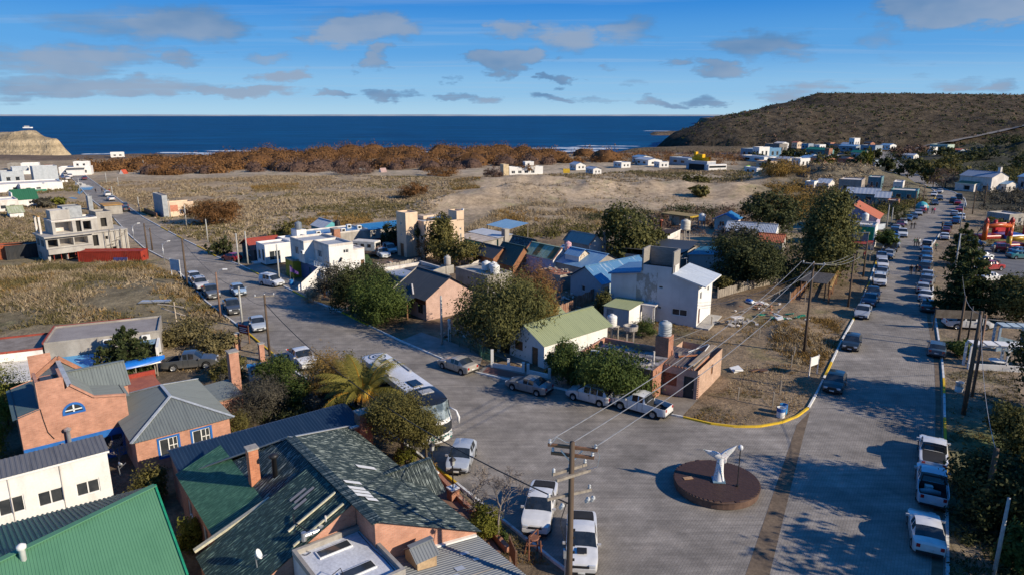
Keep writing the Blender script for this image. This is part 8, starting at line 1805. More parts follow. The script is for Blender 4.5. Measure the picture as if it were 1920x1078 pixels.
for a_,c_ in(((-.4,-.3,0),(-.35,-.2,1.5)),((.4,-.3,0),(.35,-.2,1.1)),((-.4,.4,0),(-.3,.2,1.1)),((.4,.4,0),(.35,.2,1.6)),((-.45,-.25,1.1),(.5,.2,1.15)),((-.4,.2,.7),(.5,-.2,.75)),((.3,.2,1.6),(-.3,-.2,1.5))):MB().tube([a_,c_],.045,6).build('bar',ri,rf)
MB().lathe([(.3,1.2),(.34,1.25),(.3,1.3)],14,cap=True).build('wheel_disc',ri,rf)
bike = empty('bicycle',gz(1168,752),R(25),'bicycle leaning under the pepper tree by the pickup','bicycle')
for x_ in(-.5,.5):b = MB();n = 20;b.tube([(x_+.33*math.cos(2*math.pi*k/n),0,.33+.33*math.sin(2*math.pi*k/n))for k in range(n+1)],.02,5);b.build('wheel',M_TYRE,bike)
for a_,c_ in(((-.5,0,.33),(-.1,0,.33)),((-.1,0,.33),(.35,0,.8)),((-.2,0,.85),(.35,0,.8)),((-.1,0,.33),(-.22,0,.95)),((.5,0,.33),(.33,0,.95)),((-.5,0,.33),(-.2,0,.8))):MB().tube([a_,c_],.018,5).build('frame_tube',M_BLACK,bike)
MB().tube([(.33,-.25,.97),(.33,.25,.97)],.015,5).build('handlebar',M_BLACK,bike);MB().box(-.33,-.06,.95,-.1,.06,1.0).build('saddle',M_BLACK,bike)
# building rubble on the plot behind the white house
def pile(label,px,py,n_,rx,mats,seed,s=(.2,.9)):o = empty('rubble_pile',gz(px,py),0,label,'rubble');rand_box_pile(o,n_,rx,rx*.8,mats,seed,s)
pile('scattered broken boards beside the white house step',1388,606,26,.8,[M_OFFW,M_GWOOD,M_CEM],3);pile('scattered timber and bricks below the dirt heap',1420,582,30,1.6,[M_BRICK,M_GWOOD,M_OFFW],4,(.15,.6));pile('pale sheets and green scraps on the plot',1468,600,14,1.2,[M_OFFW,mat('green_scrap',(.02,.25,.15)),M_WFRAME],5,(.3,1.1));pile('crates and sheets at the plot edge',1425,572,10,.7,[mat('pink_board',(.5,.35,.3)),M_WFRAME,M_GWOOD],6,(.4,1.2));pile('white boards lying on the dry corner grass',1375,695,2,.9,[M_WFRAME],7,(.9,1.3));pile('broken frame lying on the corner grass',1427,700,3,.4,[M_WOOD,M_GWOOD],8,(.7,1.2))
for lab,px,py,r_,h_ in(('brown dirt heap behind the white house',1385,575,1.5,.8),('small dirt heap right of the brown one',1410,568,1.1,.5)):
    o = empty('dirt_heap',gz(px,py),0,lab,'heap');gx = np.linspace(-1.6,1.6,22);V =[(x*r_,y*r_,h_*math.exp(-(x*x+y*y)*1.6)*(1+.3*float(fbm(x*3,y*3,1,3,5)))-.06)for y in gx for x in gx];F =[(j*22+i,j*22+i+1,(j+1)*22+i+1,(j+1)*22+i)for j in range(21)for i in range(21)];me = bpy.data.meshes.new('heap');me.from_pydata(V,[],F);me.materials.append(M_DIRT);me.shade_smooth();link('soil',me,o)
bb = empty('blue_barrel',gz(1404,570),R(30),'blue plastic barrel lying by the dirt heap','barrel');MB().lathe([(.25,0),(.3,.1),(.3,.4),(.32,.42),(.3,.44),(.3,.8),(.25,.9)],14).build('drum',M_BLUE,bb,True,rot=(R(90),0,0),loc=(0,.4,.32))
tp_ = empty('timber_trestle',gz(1381,612),R(20),'rough white timber trestle on the plot','trestle')
for x_ in(-.5,.5):
    for y_ in(-.35,.35):MB().bar((x_*1.2,y_*1.3,0),(x_,y_,1.1),.09).build('leg',M_OFFW,tp_)
MB().box(-.7,-.45,1.1,.7,.45,1.18).build('top',M_OFFW,tp_)
for i,(bx,by,hh)in enumerate(sorted(((1333,612,1.2),(1423,636,1.0),(1383,752,1.2),(1448,765,1.4),(1462,740,1.3),(1483,690,1.3),(1488,672,1.2),(1360,545,1.1),(1412,538,1.1),(1460,560,1.2),(1508,572,1.4)))):
    o = empty('fence_post',gz(bx,by),0,'weathered wooden fence post on the bare corner plot, %s of eleven from the left'%ORD[i],'post','posts on the corner plot');MB().bar((0,0,0),(.05,0,hh),.11).build('shaft',M_GWOOD,o);MB().lathe([(.08,hh-.02),(.06,hh+.05)],6).build('tip',M_GWOOD,o)
# timber rail fence / ramp beside the avenue
rl = empty('rail_fence',gz(1570,540),0,'timber rail fence on posts along the path by the eucalyptus','fence');q =[gz(1553,570),gz(1560,552),gz(1567,535),gz(1574,520),gz(1580,508)];O_ = rl.location
for p_ in q:MB().bar(p_-O_,p_-O_+Vector((0,0,2.0)),.22).build('post',M_WOOD,rl)
for a_,c_ in zip(q,q[1:]):MB().bar(a_-O_+Vector((0,0,1.9)),c_-O_+Vector((0,0,1.9)),.25,.2).build('rail',mat('ochre_rail',(.42,.26,.09)),rl);MB().bar(a_-O_+Vector((0,0,.9)),c_-O_+Vector((0,0,.9)),.12,.2).build('rail',M_WOOD,rl)
pg = empty('timber_pergola',gz(1530,552),R(57),'dark slatted timber pergola under the eucalyptus','pergola')
for i in range(12):MB().box(-3.5+i*.6,-1.8,2.4,-3.35+i*.6,1.8,2.52).build('slat',M_GWOOD,pg)
for x_ in(-3.4,0,3.3):
    for y_ in(-1.6,1.6):MB().bar((x_,y_,0),(x_,y_,2.4),.16).build('post',M_WOOD,pg)
# white pergolas at the right edge
for lab,px,py,L_,hh,rz in(('white slatted pergola with low white wall at the right edge',1815,692,11.0,2.7,-10),('blue-white slatted shelter behind the white pergola',1868,660,9.0,3.0,-10)):
    o = empty('white_pergola',g(px,py),R(rz),lab,'pergola');mw = M_WHITE if 'low' in lab else mat('pale_blue_paint',(.42,.52,.58))
    for k in range(9):MB().box(.1+k*L_/9,-.2,hh,(k+.9)*L_/9,1.3,hh+.06).build('roof_panel',mw,o)
    for y_ in(0,1.1):MB().box(0,y_-.08,hh-.2,L_,y_+.08,hh).build('beam',mw,o)
    for k in range(4):
        for y_ in(0,1.1):MB().box(k*L_/3.2-.1,y_-.1,0,k*L_/3.2+.1,y_+.1,hh-.2).build('post',mw,o)
    if 'low' in lab:MB().box(-.1,-.25,0,L_*.45,-.1,.7).build('low_wall',M_WHITE,o);MB().box(L_*.45,-.25,0,L_,-.1,.7).build('low_wall',mat('teal_wall',(.03,.22,.2)),o)
    else:[MB().quad((k*2.8+.15,.06,.1),(k*2.8+2.6,.06,.1),(k*2.8+2.6,.06,1.2+.6*(k%2)),(k*2.8+.15,.06,1.8-.6*(k%2))).build('side_panel',mat('lattice_blue',(.30,.40,.46)),o)for k in range(3)]
tb = empty('round_table',g(1868,688),0,'white round garden table inside the pergola','table');MB().lathe([(.75,.72),(.78,.75),(.75,.78)],20).build('top',M_WFRAME,tb);MB().lathe([(.3,0),(.06,.06),(.06,.72)],10).build('leg',M_WFRAME,tb)
sk = empty('green_skip',gz(1778,588),R(10),'dark green rubbish skip on the park verge','skip');b = MB();b.v =[(-.9,-.5,.15),(.9,-.5,.15),(.9,.5,.15),(-.9,.5,.15),(-1.1,-.65,1.1),(1.1,-.65,1.1),(1.1,.65,1.1),(-1.1,.65,1.1)];b.f =[(0,1,5,4),(1,2,6,5),(2,3,7,6),(3,0,4,7),(3,2,1,0)];b.uv =[None]*5;b.build('tub',mat('skip_green',(.01,.12,.07)),sk);MB().box(-1.15,-.7,1.1,1.15,.7,1.18).build('lid',mat('skip_green',(.01,.12,.07)),sk)
# ================================================================ far left: unfinished block, containers, shore houses
h = House('unfinished_building','unfinished grey concrete building of three storeys with open bays',g(92,493),47,6.5,13.2,'building');L,D = h.L,h.D
cg = mat('raw_concrete',(.42,.40,.365),(.33,.31,.285),sc=.6,dirt=.25,var=.1)
h.box(0,0,L,D,0,1.7,cg,r=[(.4,0,2.4,1.45,'o'),(3.1,0,2.4,1.45,'o'),(7.4,.2,1.2,1.0,'v'),(10,.2,1.0,1.2,'v')],f=[(1,.3,1.5,1.0,'v')])
h.box(0,0,L,D,1.7,4.3,cg,r=[(.3,.9,1.5,1.3,'o'),(2.1,.9,2.1,1.3,'o',M_OFFW),(4.4,.9,2.1,1.3,'o',M_OFFW),(7.3,.2,.9,2.0,'v'),(9.2,1.2,.6,.6,'v')],f=[(.5,.8,2,1.2,'v'),(3.2,.8,2,1.2,'v')])
h.part('balcony',cg,lambda b:b.box(L,0,1.45,L+.9,7.0,2.35));h.part('slab',cg,lambda b:b.box(-.3,-.3,4.3,L+.7,7.4,4.55));h.part('slab',cg,lambda b:b.box(-.3,7.4,4.3,L+.2,D,4.5))
h.box(.4,1.6,L-1.6,7.2,4.55,6.9,cg,r=[(.5,.2,2.6,1.9,'o',M_OFFW),(3.7,.1,.8,2.0,'v'),(4.8,.3,1.3,1.6,'o')]);h.flat(.4,1.6,L-1.6,7.2,6.9,M_RMEMB,.15,.2,M_OFFW)
h.box(1.0,2.0,2.6,3.0,6.9,8.6,cg);h.flat(1.0,2.0,2.6,3.0,8.6,M_OFFW,0);h.part('frame_bay',M_OFFW,lambda b:[b.box(.0,.2,4.55,.3,.5,7.6)]);h.part('frame_bay',M_OFFW,lambda b:[b.box(2.6,.2,4.55,2.9,.5,7.6)]);h.part('frame_beam',mat('ochre_board',(.45,.25,.08)),lambda b:b.box(0,.2,7.6,2.9,.5,7.8))
h.box(.6,8.9,4.0,2.6,4.5,7.6,M_CEM,r=[(.6,.5,1,1.6,'v')]);h.flat(.6,8.9,4.0,2.6,7.6,M_CEM,.2,.15);h.box(-1.6,4.5,3.2,3.0,4.5,8.9,mat('grey_render',(.34,.36,.38)),f=[(2.2,1.5,.7,2.4,'v')]);h.flat(-1.6,4.5,3.2,3.0,8.9,M_CEM,0)
for i in range(5):h.part('scaffold_pole',M_GWOOD,lambda b:b.bar((L+.4,9.2+i*.9,0),(L+.4,9.2+i*.9,4.4+.4*(i%2)),.1));h.part('scaffold_board',M_GWOOD,lambda b:b.bar((L+.1,8.6+i*.9,1.2+.6*i),(L+.6,9.9+i*.8,1.4+.7*i),.2,.06))
for i in range(6):h.part('prop',mat('red_prop',(.35,.06,.04)),lambda b:b.tube([(L+.45,.8+i*1.1,0),(L+.45,.8+i*1.1,1.45)],.05,5))
def container(label,p,rz,Lc,col,n_=24):
    o = empty('shipping_container',p,rz,label,'container');m_ = mat('container_'+label.split()[0]+str(int(Lc*10)),col,tuple(v*.7 for v in col),sc=.7,rough=.6,dirt=.2);b = MB()
    for y_ in(-1.22,1.22):
        for k in range(n_):x0_ = -Lc/2+Lc*k/n_;x1_ = x0_+Lc/n_;s_ = math.copysign(1,y_);b.quad((x0_,y_,.15),(x0_+(x1_-x0_)*.5,y_,.15),(x0_+(x1_-x0_)*.5,y_,2.5),(x0_,y_,2.5));b.quad((x0_+(x1_-x0_)*.5,y_-s_*.06,.15),(x1_,y_-s_*.06,.15),(x1_,y_-s_*.06,2.5),(x0_+(x1_-x0_)*.5,y_-s_*.06,2.5))
    b.box(-Lc/2,-1.15,.15,Lc/2,1.15,2.52);b.build('shell',m_,o)
    for y_ in(-1.24,1.24):
        for z_ in(.1,2.5):MB().box(-Lc/2-.02,y_-.04,z_,Lc/2+.02,y_+.04,z_+.14).build('rail',m_,o)
        for x_ in(-Lc/2,Lc/2):MB().box(x_-.06,y_-.05,.1,x_+.06,y_+.05,2.64).build('corner_post',m_,o)
    return o
ca,cb = g(156,490),g(272,489);o = container('red shipping container in front of the unfinished building',(ca+cb)/2,math.atan2(cb.y-ca.y,cb.x-ca.x),(cb-ca).length,(.34,.04,.02),36);o.location.z = -.65
for i in range(6):MB().box(.6+i*.42,-1.26,.9,.95+i*.42,-1.225,1.5).build('lettering',mat('navy_lettering',(.06,.06,.2)),o)
container('orange shipping container cut by the left edge',g(5,486),R(20),7.0,(.42,.11,.04));container('dark shipping container between the orange one and the building',g(45,484),R(40),5.0,(.03,.032,.036))
# coastal cluster
def block(name,label,px,py,ty,ang,ll,lr,m,roof=None,ops=None,par=.2,cat='house',group=None):
    H_ = max(2.4,Hpx(px,py,ty));h = House(name,label,g(px,py),ang,ll,lr,cat,group=group);L,D = h.L,h.D;h.Hh = H_;ops = ops or{}
    h.box(0,0,L,D,0,H_,m,f=[(L*.15,H_*.35,min(1.4,L*.25),H_*.3,'w'),(L*.6,H_*.35,min(1.4,L*.25),H_*.3,'w')]if ops=={}else ops.get('f',()),r=[(D*.2,H_*.35,min(1.4,D*.25),H_*.3,'w'),(D*.6,H_*.35,min(1.4,D*.25),H_*.3,'w')]if ops=={}else ops.get('r',()));h.flat(0,0,L,D,H_,roof or m,par,.25,m);return h
lg = mat('light_grey_render',(.42,.45,.48),(.36,.39,.42),dirt=.1)
h = block('grey_warehouse','blank light grey block with a blue banner along its foot',66,348,314,42,6,112,lg,M_OFFW,{'f':[],'r':[]});
h.part('banner',mat('banner_blue',(.03,.16,.36)),lambda b:b.box(h.L+.02,-9,0,h.L+.15,h.D,1.9))
for k in range(7):h.part('banner_text',M_WFRAME,lambda b:b.box(h.L+.16,3.0+k*1.1,.6,h.L+.2,3.8+k*1.1,1.3))
h = block('grey_house_block','light grey stepped house left of the blank grey block',5,350,324,42,8,48,lg,M_OFFW);h.box(1,4,4,5,h.Hh,h.Hh+1.6,lg);h.flat(1,4,4,5,h.Hh+1.6,M_WHITE,0)
h = block('white_row_house','long low white building along the shore road at the left edge',0,362,350,40,14,18,M_WHITE,M_OFFW);h = block('white_row_house','low white building with green stripe before the blue banner',40,362,352,42,5,88,M_WHITE,M_OFFW);h.part('stripe',mat('green_stripe',(.04,.22,.14)),lambda b:b.box(h.L+.02,0,.1,h.L+.06,h.D,.8))
h = House('green_roof_bungalow','white bungalow with dark green roof panel near the left edge',g(27,392),42,7,76);H_ = 3.2;h.box(0,0,h.L,h.D,0,2.4,M_WHITE);h.slope((h.L+.2,0,2.3),(h.L+.2,h.D,2.3),(-h.L*.7,0,2.6),roofmat('roof_shop_green',(.03,.13,.06),(.025,.11,.05)),.5);h.part('gable_wall',M_WHITE,lambda b:b.box(h.L*.3,-.2,0,h.L+.2,.05,4.4));h.part('gable_wall',M_WHITE,lambda b:b.box(h.L*.28,0,2.4,h.L*.3,h.D,4.8))
h = House('broken_tent_house','ramshackle white tent-like hut beside the green bush',g(20,412),42,5,46,'hut');h.gable(0,0,h.L,h.D,0,1.6,1.4,roofmat('roof_moss_pale',(.30,.33,.2),(.5,.5,.42)),M_WHITE,'y',.3,.4)
h = block('white_end_house','white box house cut by the left edge below the grey houses',-6,402,378,42,8,5,M_OFFW,M_WHITE)
h = House('white_restaurant','long white shore restaurant with dark roofed veranda',g(112,330),25,8,172,'restaurant');h.box(0,0,h.L,h.D,0,3.2,M_WHITE,r=[(2+i*3.2,.8,1.8,1.4,'w')for i in range(6)]);h.shed(h.L,3,3,h.D*.55,0,3.0,2.4,M_RDARK,M_WHITE,'x',.1,.5);h.flat(0,0,h.L,h.D,3.2,M_WHITE,.3,.3);h.box(2,h.D*.45,4,6,3.2,5.4,M_WHITE,r=[(1,.6,1,1,'w'),(3.4,.6,1,1,'w')]);h.flat(2,h.D*.45,4,6,5.4,M_WHITE,.2)
h = block('shore_house','white flat roofed shore house with blue stripe behind the grey block',42,328,308,30,6,76,M_WHITE,M_WHITE);h = block('orange_shore_house','small orange house with bright blue roof by the shore',84,326,311,30,5,100,mat('orange_wall',(.45,.15,.07)),M_RBLUE2,par=0)
h = block('beach_kiosk','white kiosk standing alone out at the water edge',208,297,287,30,4.5,234,M_WHITE,M_WHITE,cat='kiosk');h = block('shore_wall_house','low grey shore building under the headland',15,318,308,20,6,9,M_CEM,M_CEM)
h = block('dark_shore_hut','dark boat shed on the beach right of the kiosk',268,303,292,10,5,302,M_DARK,M_DARK,{'f':[],'r':[]},0,'hut')
h = House('grey_peach_house','odd house in the field with grey slab tower and peach wing',g(308,409),40,291,318);h.box(0,0,h.L,h.D,0,5.6,mat('grey_render',(.34,.36,.38)),r=[(1.2,3.0,.6,.9,'w')]);h.flat(0,0,h.L,h.D,5.6,M_CEM,0);h.box(h.L-4.0,h.D,4.0,6.0,0,3.4,M_CREAM,r=[(2.6,.8,1.8,.9,'W',M_BLUE)]);h.flat(h.L-4.0,h.D,4.0,6.0,3.4,M_CREAM,.25,.2);h.part('fence',M_WOOD,lambda b:b.box(-5,-1.5,0,h.L-1,-1.3,1.2));h.part('pipe',mat('coral_wall',(.55,.22,.14)),lambda b:b.box(h.L+.02,h.D+.2,1.4,h.L+.06,h.D+2.2,3.0))
h = block('street_shed','slim grey shed with car port on the far left street',168,396,368,40,3,176,mat('grey_render',(.34,.36,.38)),M_CEM,{'f':[],'r':[]},0,'shed');h = House('orange_roof_kiosk','kiosk with orange board roof on the far left street',g(198,404),40,5,4,'kiosk');h.box(0,0,5,4,0,2.4,M_CEM,f=[(1,.5,1.4,1.2,'v')]);h.part('roof',mat('ochre_board',(.45,.25,.08)),lambda b:b.box(-.3,-.3,2.4,5.3,4.3,2.6))
# ================================================================ centre and right background
h = House('white_sand_house','low white house alone among the tamarisks',g(955,330),20,4,1018);h.box(0,0,h.L,h.D,0,3.2,M_WHITE,r=[(1+i*3,.8,1.6,1.2,'W')for i in range(max(1,int(h.D/3.2)))]);h.flat(0,0,h.L,h.D,3.2,M_WHITE,.4,.25);h.box(.5,h.D*.48,3,4,3.2,5.6,M_WHITE,r=[(1,.8,1,1,'w')]);h.flat(.5,h.D*.48,3,4,5.6,M_WHITE,.1);h.box(-.5,-2.6,4.4,2.4,0,4.8,mat('cream_stack',(.6,.48,.3)));h.flat(-.5,-2.6,4.4,2.4,4.8,M_CREAM,0);tank('blue water tank beside the white sand house',g(947,329),1.0,2.2,M_BLUE)
h = House('yellow_whale_station','boat shed with a big yellow boat on its flat roof',g(1325,322),35,1286,6,'station');h.box(0,0,h.L,h.D,0,4.2,mat('station_grey',(.42,.45,.50)),f=[(1.5,0,h.L*.75,3.0,'v')],r=[(1,1,1,1,'w')]);h.flat(0,0,h.L,h.D,4.2,M_OFFW,.3,.3);
yb = empty('yellow_boat',h.loc(h.L*.5,h.D*.5,4.25),h.A-R(90),'bright yellow boat mounted on the station roof','boat');ym = mat('boat_yellow',(.72,.42,.01),rough=.4);b = MB();st = 8
for i in range(st+1):t = i/st;w = 1.5*math.sin(math.pi*(.12+.76*t))**.6;b.v +=[(-5+10*t,-w,1.6+.5*abs(2*t-1)**2),(-5+10*t,-w*.5,.2),(-5+10*t,w*.5,.2),(-5+10*t,w,1.6+.5*abs(2*t-1)**2)]
for i in range(st):
    for j in range(3):q_ = i*4+j;b.f.append((q_,q_+4,q_+5,q_+1));b.uv.append(None)
    b.f.append((i*4+3,i*4+7,i*4+4,i*4));b.uv.append(None)
b.build('hull',ym,yb);MB().box(-2,-1,1.6,1.5,1,3.2).build('cabin',ym,yb);MB().box(-3.8,-.8,1.6,-2.6,.8,4.2).build('mast_house',ym,yb)
bx_ = empty('white_coach',g(1342,322)+Vector((0,0,.0)),R(20),'white coach parked beside the boat shed','bus');MB().box(-5,-1.2,.4,5,1.2,3.2).build('body',M_WHITE,bx_,bevel=.2);MB().box(-4.6,-1.22,1.7,4.6,1.22,2.6).build('window_band',M_CGLASS,bx_)
[MB().lathe([(.2,-.12),(.45,-.12),(.45,.12),(.2,.12)],12).build('wheel',M_TYRE,bx_,loc=(x_,y_,.45),rot=(R(90),0,0))for x_ in(-3,3)for y_ in(-1.1,1.1)]
def simple(name,label,px,py,ang,ll,lr,H_,m,roof,rise=None,group='houses of the far town',cat='house',pitch=1.0):
    h = House(name,label,g(px,py),ang,ll,lr,cat,group=group);L,D = h.L,h.D;o ={'f':[(L*.2,H_*.3,L*.2,H_*.4,'w'),(L*.6,H_*.3,L*.2,H_*.4,'w')],'r':[(D*.25,H_*.3,D*.18,H_*.4,'w'),(D*.62,H_*.3,D*.18,H_*.4,'w')]}
    if rise:h.gable(0,0,L,D,0,H_,rise,roof,m,'x',.4,pitch,o)
    else:h.box(0,0,L,D,0,H_,m,f=o['f'],r=o['r']);h.flat(0,0,L,D,H_,roof,.2,.25,m)
    return h
h = simple('long_grey_shed','long grey-blue shed left of the boat station',1290,312,20,1255,8,3.6,mat('shed_blue_grey',(.30,.36,.42)),M_RZINC)
for i,(px,py,ang,ll,lr,H_,m_,rf_,rs_,lab)in enumerate(((1215,312,20,1190,8,3.0,M_WHITE,M_RZINC,.8,'white gabled shed on the camp ground'),(1200,306,20,1185,8,3.0,M_WHITE,M_RBLUE,.8,'pale blue roofed shed behind the camp ground'),(1165,316,20,1150,5,2.6,M_WHITE,M_WHITE,None,'small white hut beside the tamarisk end'),(1112,328,20,1098,4,2.4,M_WHITE,M_RZINC,.7,'pair-leading white hut on the field edge'),(1080,320,20,1068,5,2.6,M_WHITE,M_RZINC,1.0,'white hut half hidden in the tamarisks'),(1418,328,10,1395,3,2.6,M_WHITE,M_WHITE,None,'white caravan in front of the golden dome'),(1236,316,15,1226,5,2.8,M_WHITE,M_WHITE,None,'white cabin beside the long grey shed'))):
    simple('camp_hut',lab,px,py,ang,ll,lr,H_,m_,rf_,rs_,'huts on the camp ground','hut')
tn = empty('green_tent',gz(1402,318),0,'lime green tent on the camp ground','tent');MB().lathe([(2.2,0),(2.0,.6),(1.2,1.3),(.1,1.7)],8).build('canvas',mat('lime_canvas',(.25,.5,.05)),tn);MB().box(-.5,-2.25,0,.5,-1.9,1.0).build('flap',M_WFRAME,tn)
for i,(px,py,c_)in enumerate(((1062,325,(.5,.32,.02)),(680,325,(.6,.58,.52)),(718,324,(.4,.28,.26)),(345,323,(.62,.6,.55)),(232,326,(.45,.08,.04)),(1072,318,(.6,.6,.58)))):
    o = empty('camp_tent',gz(px,py),R(20*i),['yellow','pale','pinkish','white','red','white ridge'][i]+' small tent or stall on the open camp ground'+['',' by the mauve bush',' by the mauve bush',' near the thicket',' by the left street',' by the tamarisk end'][i],'tent');m_ = mat('tent_%d'%i,c_);b = MB();b.poly([(-1.5,-1.2,0),(1.5,-1.2,0),(1.5,0,1.9),(-1.5,0,1.9)]);b.poly([(1.5,1.2,0),(-1.5,1.2,0),(-1.5,0,1.9),(1.5,0,1.9)]);b.build('canvas',m_,o);b = MB();b.poly([(1.48,-1.2,0),(1.48,1.2,0),(1.48,0,1.9)]);b.poly([(-1.48,1.2,0),(-1.48,-1.2,0),(-1.48,0,1.9)]);b.build('end_flap',M_WFRAME,o)
# hillside town
town =[(1410,298,25,1388,12,5.5,mat('town_blue_grey',(.30,.36,.42)),M_RBLUE,None,'blue-grey hall at the left end of the far town'),(1422,300,25,1410,8,7.0,M_WHITE,M_WHITE,None,'white three-storey house at the left end of the far town'),(1440,298,25,1424,10,6.0,mat('town_blue',(.12,.26,.42)),M_RBLUE2,None,'deep blue house beside the white three-storey one'),(1460,290,30,1433,8,6.5,M_CEMD,M_OFFW,None,'dark box house with cream end wall above the far town'),(1432,306,20,1388,8,3.0,M_WHITE,M_RZINC,None,'long white shed before the blue houses'),(1548,294,25,1510,7,4.0,mat('town_teal',(.12,.26,.26)),roofmat('roof_town_green',(.015,.16,.09),(.015,.14,.08)),1.2,'long house with vivid green roof'),(1553,297,25,1545,3,5.5,M_BRICK,M_BRICK,None,'brick red stack beside the vivid green roof'),(1600,282,25,1590,6,8.5,M_WHITE,M_WHITE,None,'tall white tower house in the far town'),(1604,286,25,1572,8,4.0,mat('town_blue_grey',(.30,.36,.42)),M_RBLUE,.9,'blue roofed house below the white tower house'),(1640,288,30,1612,8,5.0,mat('town_blue_grey',(.30,.36,.42)),M_RZINC,None,'grey-blue block right of the tower house'),(1668,282,30,1650,8,3.6,M_WHITE,M_RBLUE,.9,'white house at the top of the far street'),(1520,306,25,1500,6,3.6,M_WHITE,M_RBLUE,.9,'small white house with pale roof amid dark trees'),(1500,302,25,1492,5,4.0,M_WHITE,M_WHITE,None,'narrow white house left of the vivid green roof'),(1488,308,25,1478,6,3.0,M_WHITE,M_WHITE,None,'tiny white house at the foot of the trees'),(1575,280,25,1550,6,3.4,mat('town_pink',(.45,.32,.27)),M_OFFW,None,'pinkish low house above the vivid green roof'),(1618,300,25,1594,6,4.0,M_OFFW,roofmat('roof_town_green',(.015,.16,.09),(.015,.14,.08)),1.2,'white gabled house with green trim below the grey block'),(1525,360,50,1508,5,3.2,M_WHITE,M_RBLUE2,None,'white cube house with two blue chimneys behind the orange scrub'),(1552,360,50,1530,7,2.8,M_OFFW,M_RZINC,1.2,'zinc gabled house beside the white cube house'),(1712,302,35,1690,6,3.0,M_WHITE,M_RZINC,.8,'pale house under the mauve trees'),(1775,288,35,1742,10,5.5,mat('town_mint',(.42,.52,.44)),M_OFFW,None,'mint green building on the right hill foot'),(1748,292,35,1738,6,5.0,M_WHITE,M_WHITE,None,'white house left of the mint green building'),(1800,292,35,1782,6,3.4,mat('town_blue_grey',(.30,.36,.42)),M_RTERR,.8,'small house with reddish roof right of the mint building'),(1822,290,35,1806,5,2.8,M_CREAM,M_OFFW,None,'cream hut right of the reddish roof'),(1845,284,35,1832,5,2.4,M_WHITE,M_WHITE,None,'white hut far right on the hill foot')]
for i,(px,py,ang,ll,lr,H_,m_,rf_,rs_,lab)in enumerate(town):simple('town_house',lab,px,py,ang,ll,lr,H_,m_,rf_,rs_)
for i in range(22):
    rs = random.Random(900+i);k = i//11;px =(1468,1440)[k]+(i%11)*(21,20)[k];m_,rf_ = rs.choice(((M_WHITE,M_RZINC),(M_OFFW,M_RBLUE),(MATS['town_blue_grey'],M_RZINC),(M_CREAM,M_RTERR),(M_WHITE,M_OFFW),(M_BRICK,M_RDARK)))
    simple('town_house','small far house, %s from the left in the %s row of the far town'%(ORD[i%11],('upper','lower')[k]),px+rs.randint(-5,5),(279,313)[k]+rs.randint(-2,3),25,rs.uniform(5,9),rs.uniform(5,8),rs.uniform(2.8,4.6),m_,rf_,rs.choice((None,.9)))
# along the avenue
ave =[(1612,372,57,1570,9,5.4,mat('town_taupe',(.34,.29,.25)),M_OFFW,None,'taupe two-storey block with white roof units'),(1650,360,57,1625,8,4.6,mat('town_teal_dark',(.12,.22,.25)),M_OFFW,None,'dark teal house behind the taupe block'),(1690,368,57,1672,8,4.2,M_OFFW,M_WHITE,None,'pale stepped house at the bend of the avenue'),(1718,380,57,1668,8,3.2,mat('town_teal',(.12,.26,.26)),M_OFFW,None,'long teal shop with white roof edge on the avenue'),(1645,384,57,1585,6,3.0,M_CEM,M_RZINC,1.3,'long zinc gabled house above the orange roof'),(1665,390,57,1640,6,2.8,M_CREAM,M_RZINC,1.3,'peach gabled house with zinc roof above the orange roof'),(1682,396,57,1662,5,2.6,M_BRICK,M_OFFW,None,'little brick house with white roof beside the palm clump')]
for i,(px,py,ang,ll,lr,H_,m_,rf_,rs_,lab)in enumerate(ave):simple('avenue_house',lab,px,py,ang,ll,lr,H_,m_,rf_,rs_,'houses along the avenue')
h = House('orange_roof_house','lilac house with wide orange tiled gable roof on the avenue',g(1640,440),57,9.5,9.0);h.gable(0,0,h.L,h.D,0,3.6,2.4,M_RTERR,mat('lilac_wall2',(.45,.38,.50)),'y',.6,.5,{'f':[(1,.8,1.6,1.4,'W'),(5.5,.8,1.6,1.4,'W')]});h.shed(.5,-2.4,6.0,2.3,0,2.6,3.1,M_RTERR,mat('lilac_wall2',(.45,.38,.50)),'y',.2,.5,{'f':[(1,.2,4,2,'v')]})
tank('white tank with dome on the orange roofed house terrace',h.loc(7.4,-1.2,3.0),.7,1.6)
h = House('green_banner_building','building with a big green wall banner and red awning on the avenue',g(1636,470),57,6.0,5.0,'shop');h.box(0,0,h.L,h.D,0,4.6,M_WHITE,r=[(1,.6,1.2,1.6,'w'),(3,.4,1,2,'d',M_WOOD)]);h.flat(0,0,h.L,h.D,4.6,M_OFFW,.2,.2);h.part('banner',mat('banner_green',(.01,.26,.12)),lambda b:b.box(-.6,-.12,1.9,h.L-.2,-.04,4.4));h.part('awning',mat('awning_red',(.35,.06,.05)),lambda b:b.quad((-.4,-1.4,1.3),(h.L,-1.4,1.3),(h.L,-.1,1.9),(-.4,-.1,1.9)))
h = House('long_white_hall','long white hall with grey roof and two dish antennas, right background',g(1856,362),25,1796,9,'hall');h.gable(0,0,h.L,h.D,0,5.0,1.6,roofmat('roof_hall',(.22,.26,.32),(.18,.21,.27)),M_OFFW,'x',.3,.8,{'f':[(2,.8,2,1.4,'w'),(8,.8,2,1.4,'w')]});h.shed(1,-3.5,h.L*.6,3.5,0,2.6,3.2,roofmat('roof_hall_green',(.10,.16,.08),(.08,.13,.07)),M_OFFW,'y',.2,.8,{'f':[(3,.6,2,1.4,'v'),(8,.6,2,1.4,'v')]});h.chimney(h.L-.6,h.D*.5,5,8.2,.9,M_OFFW)
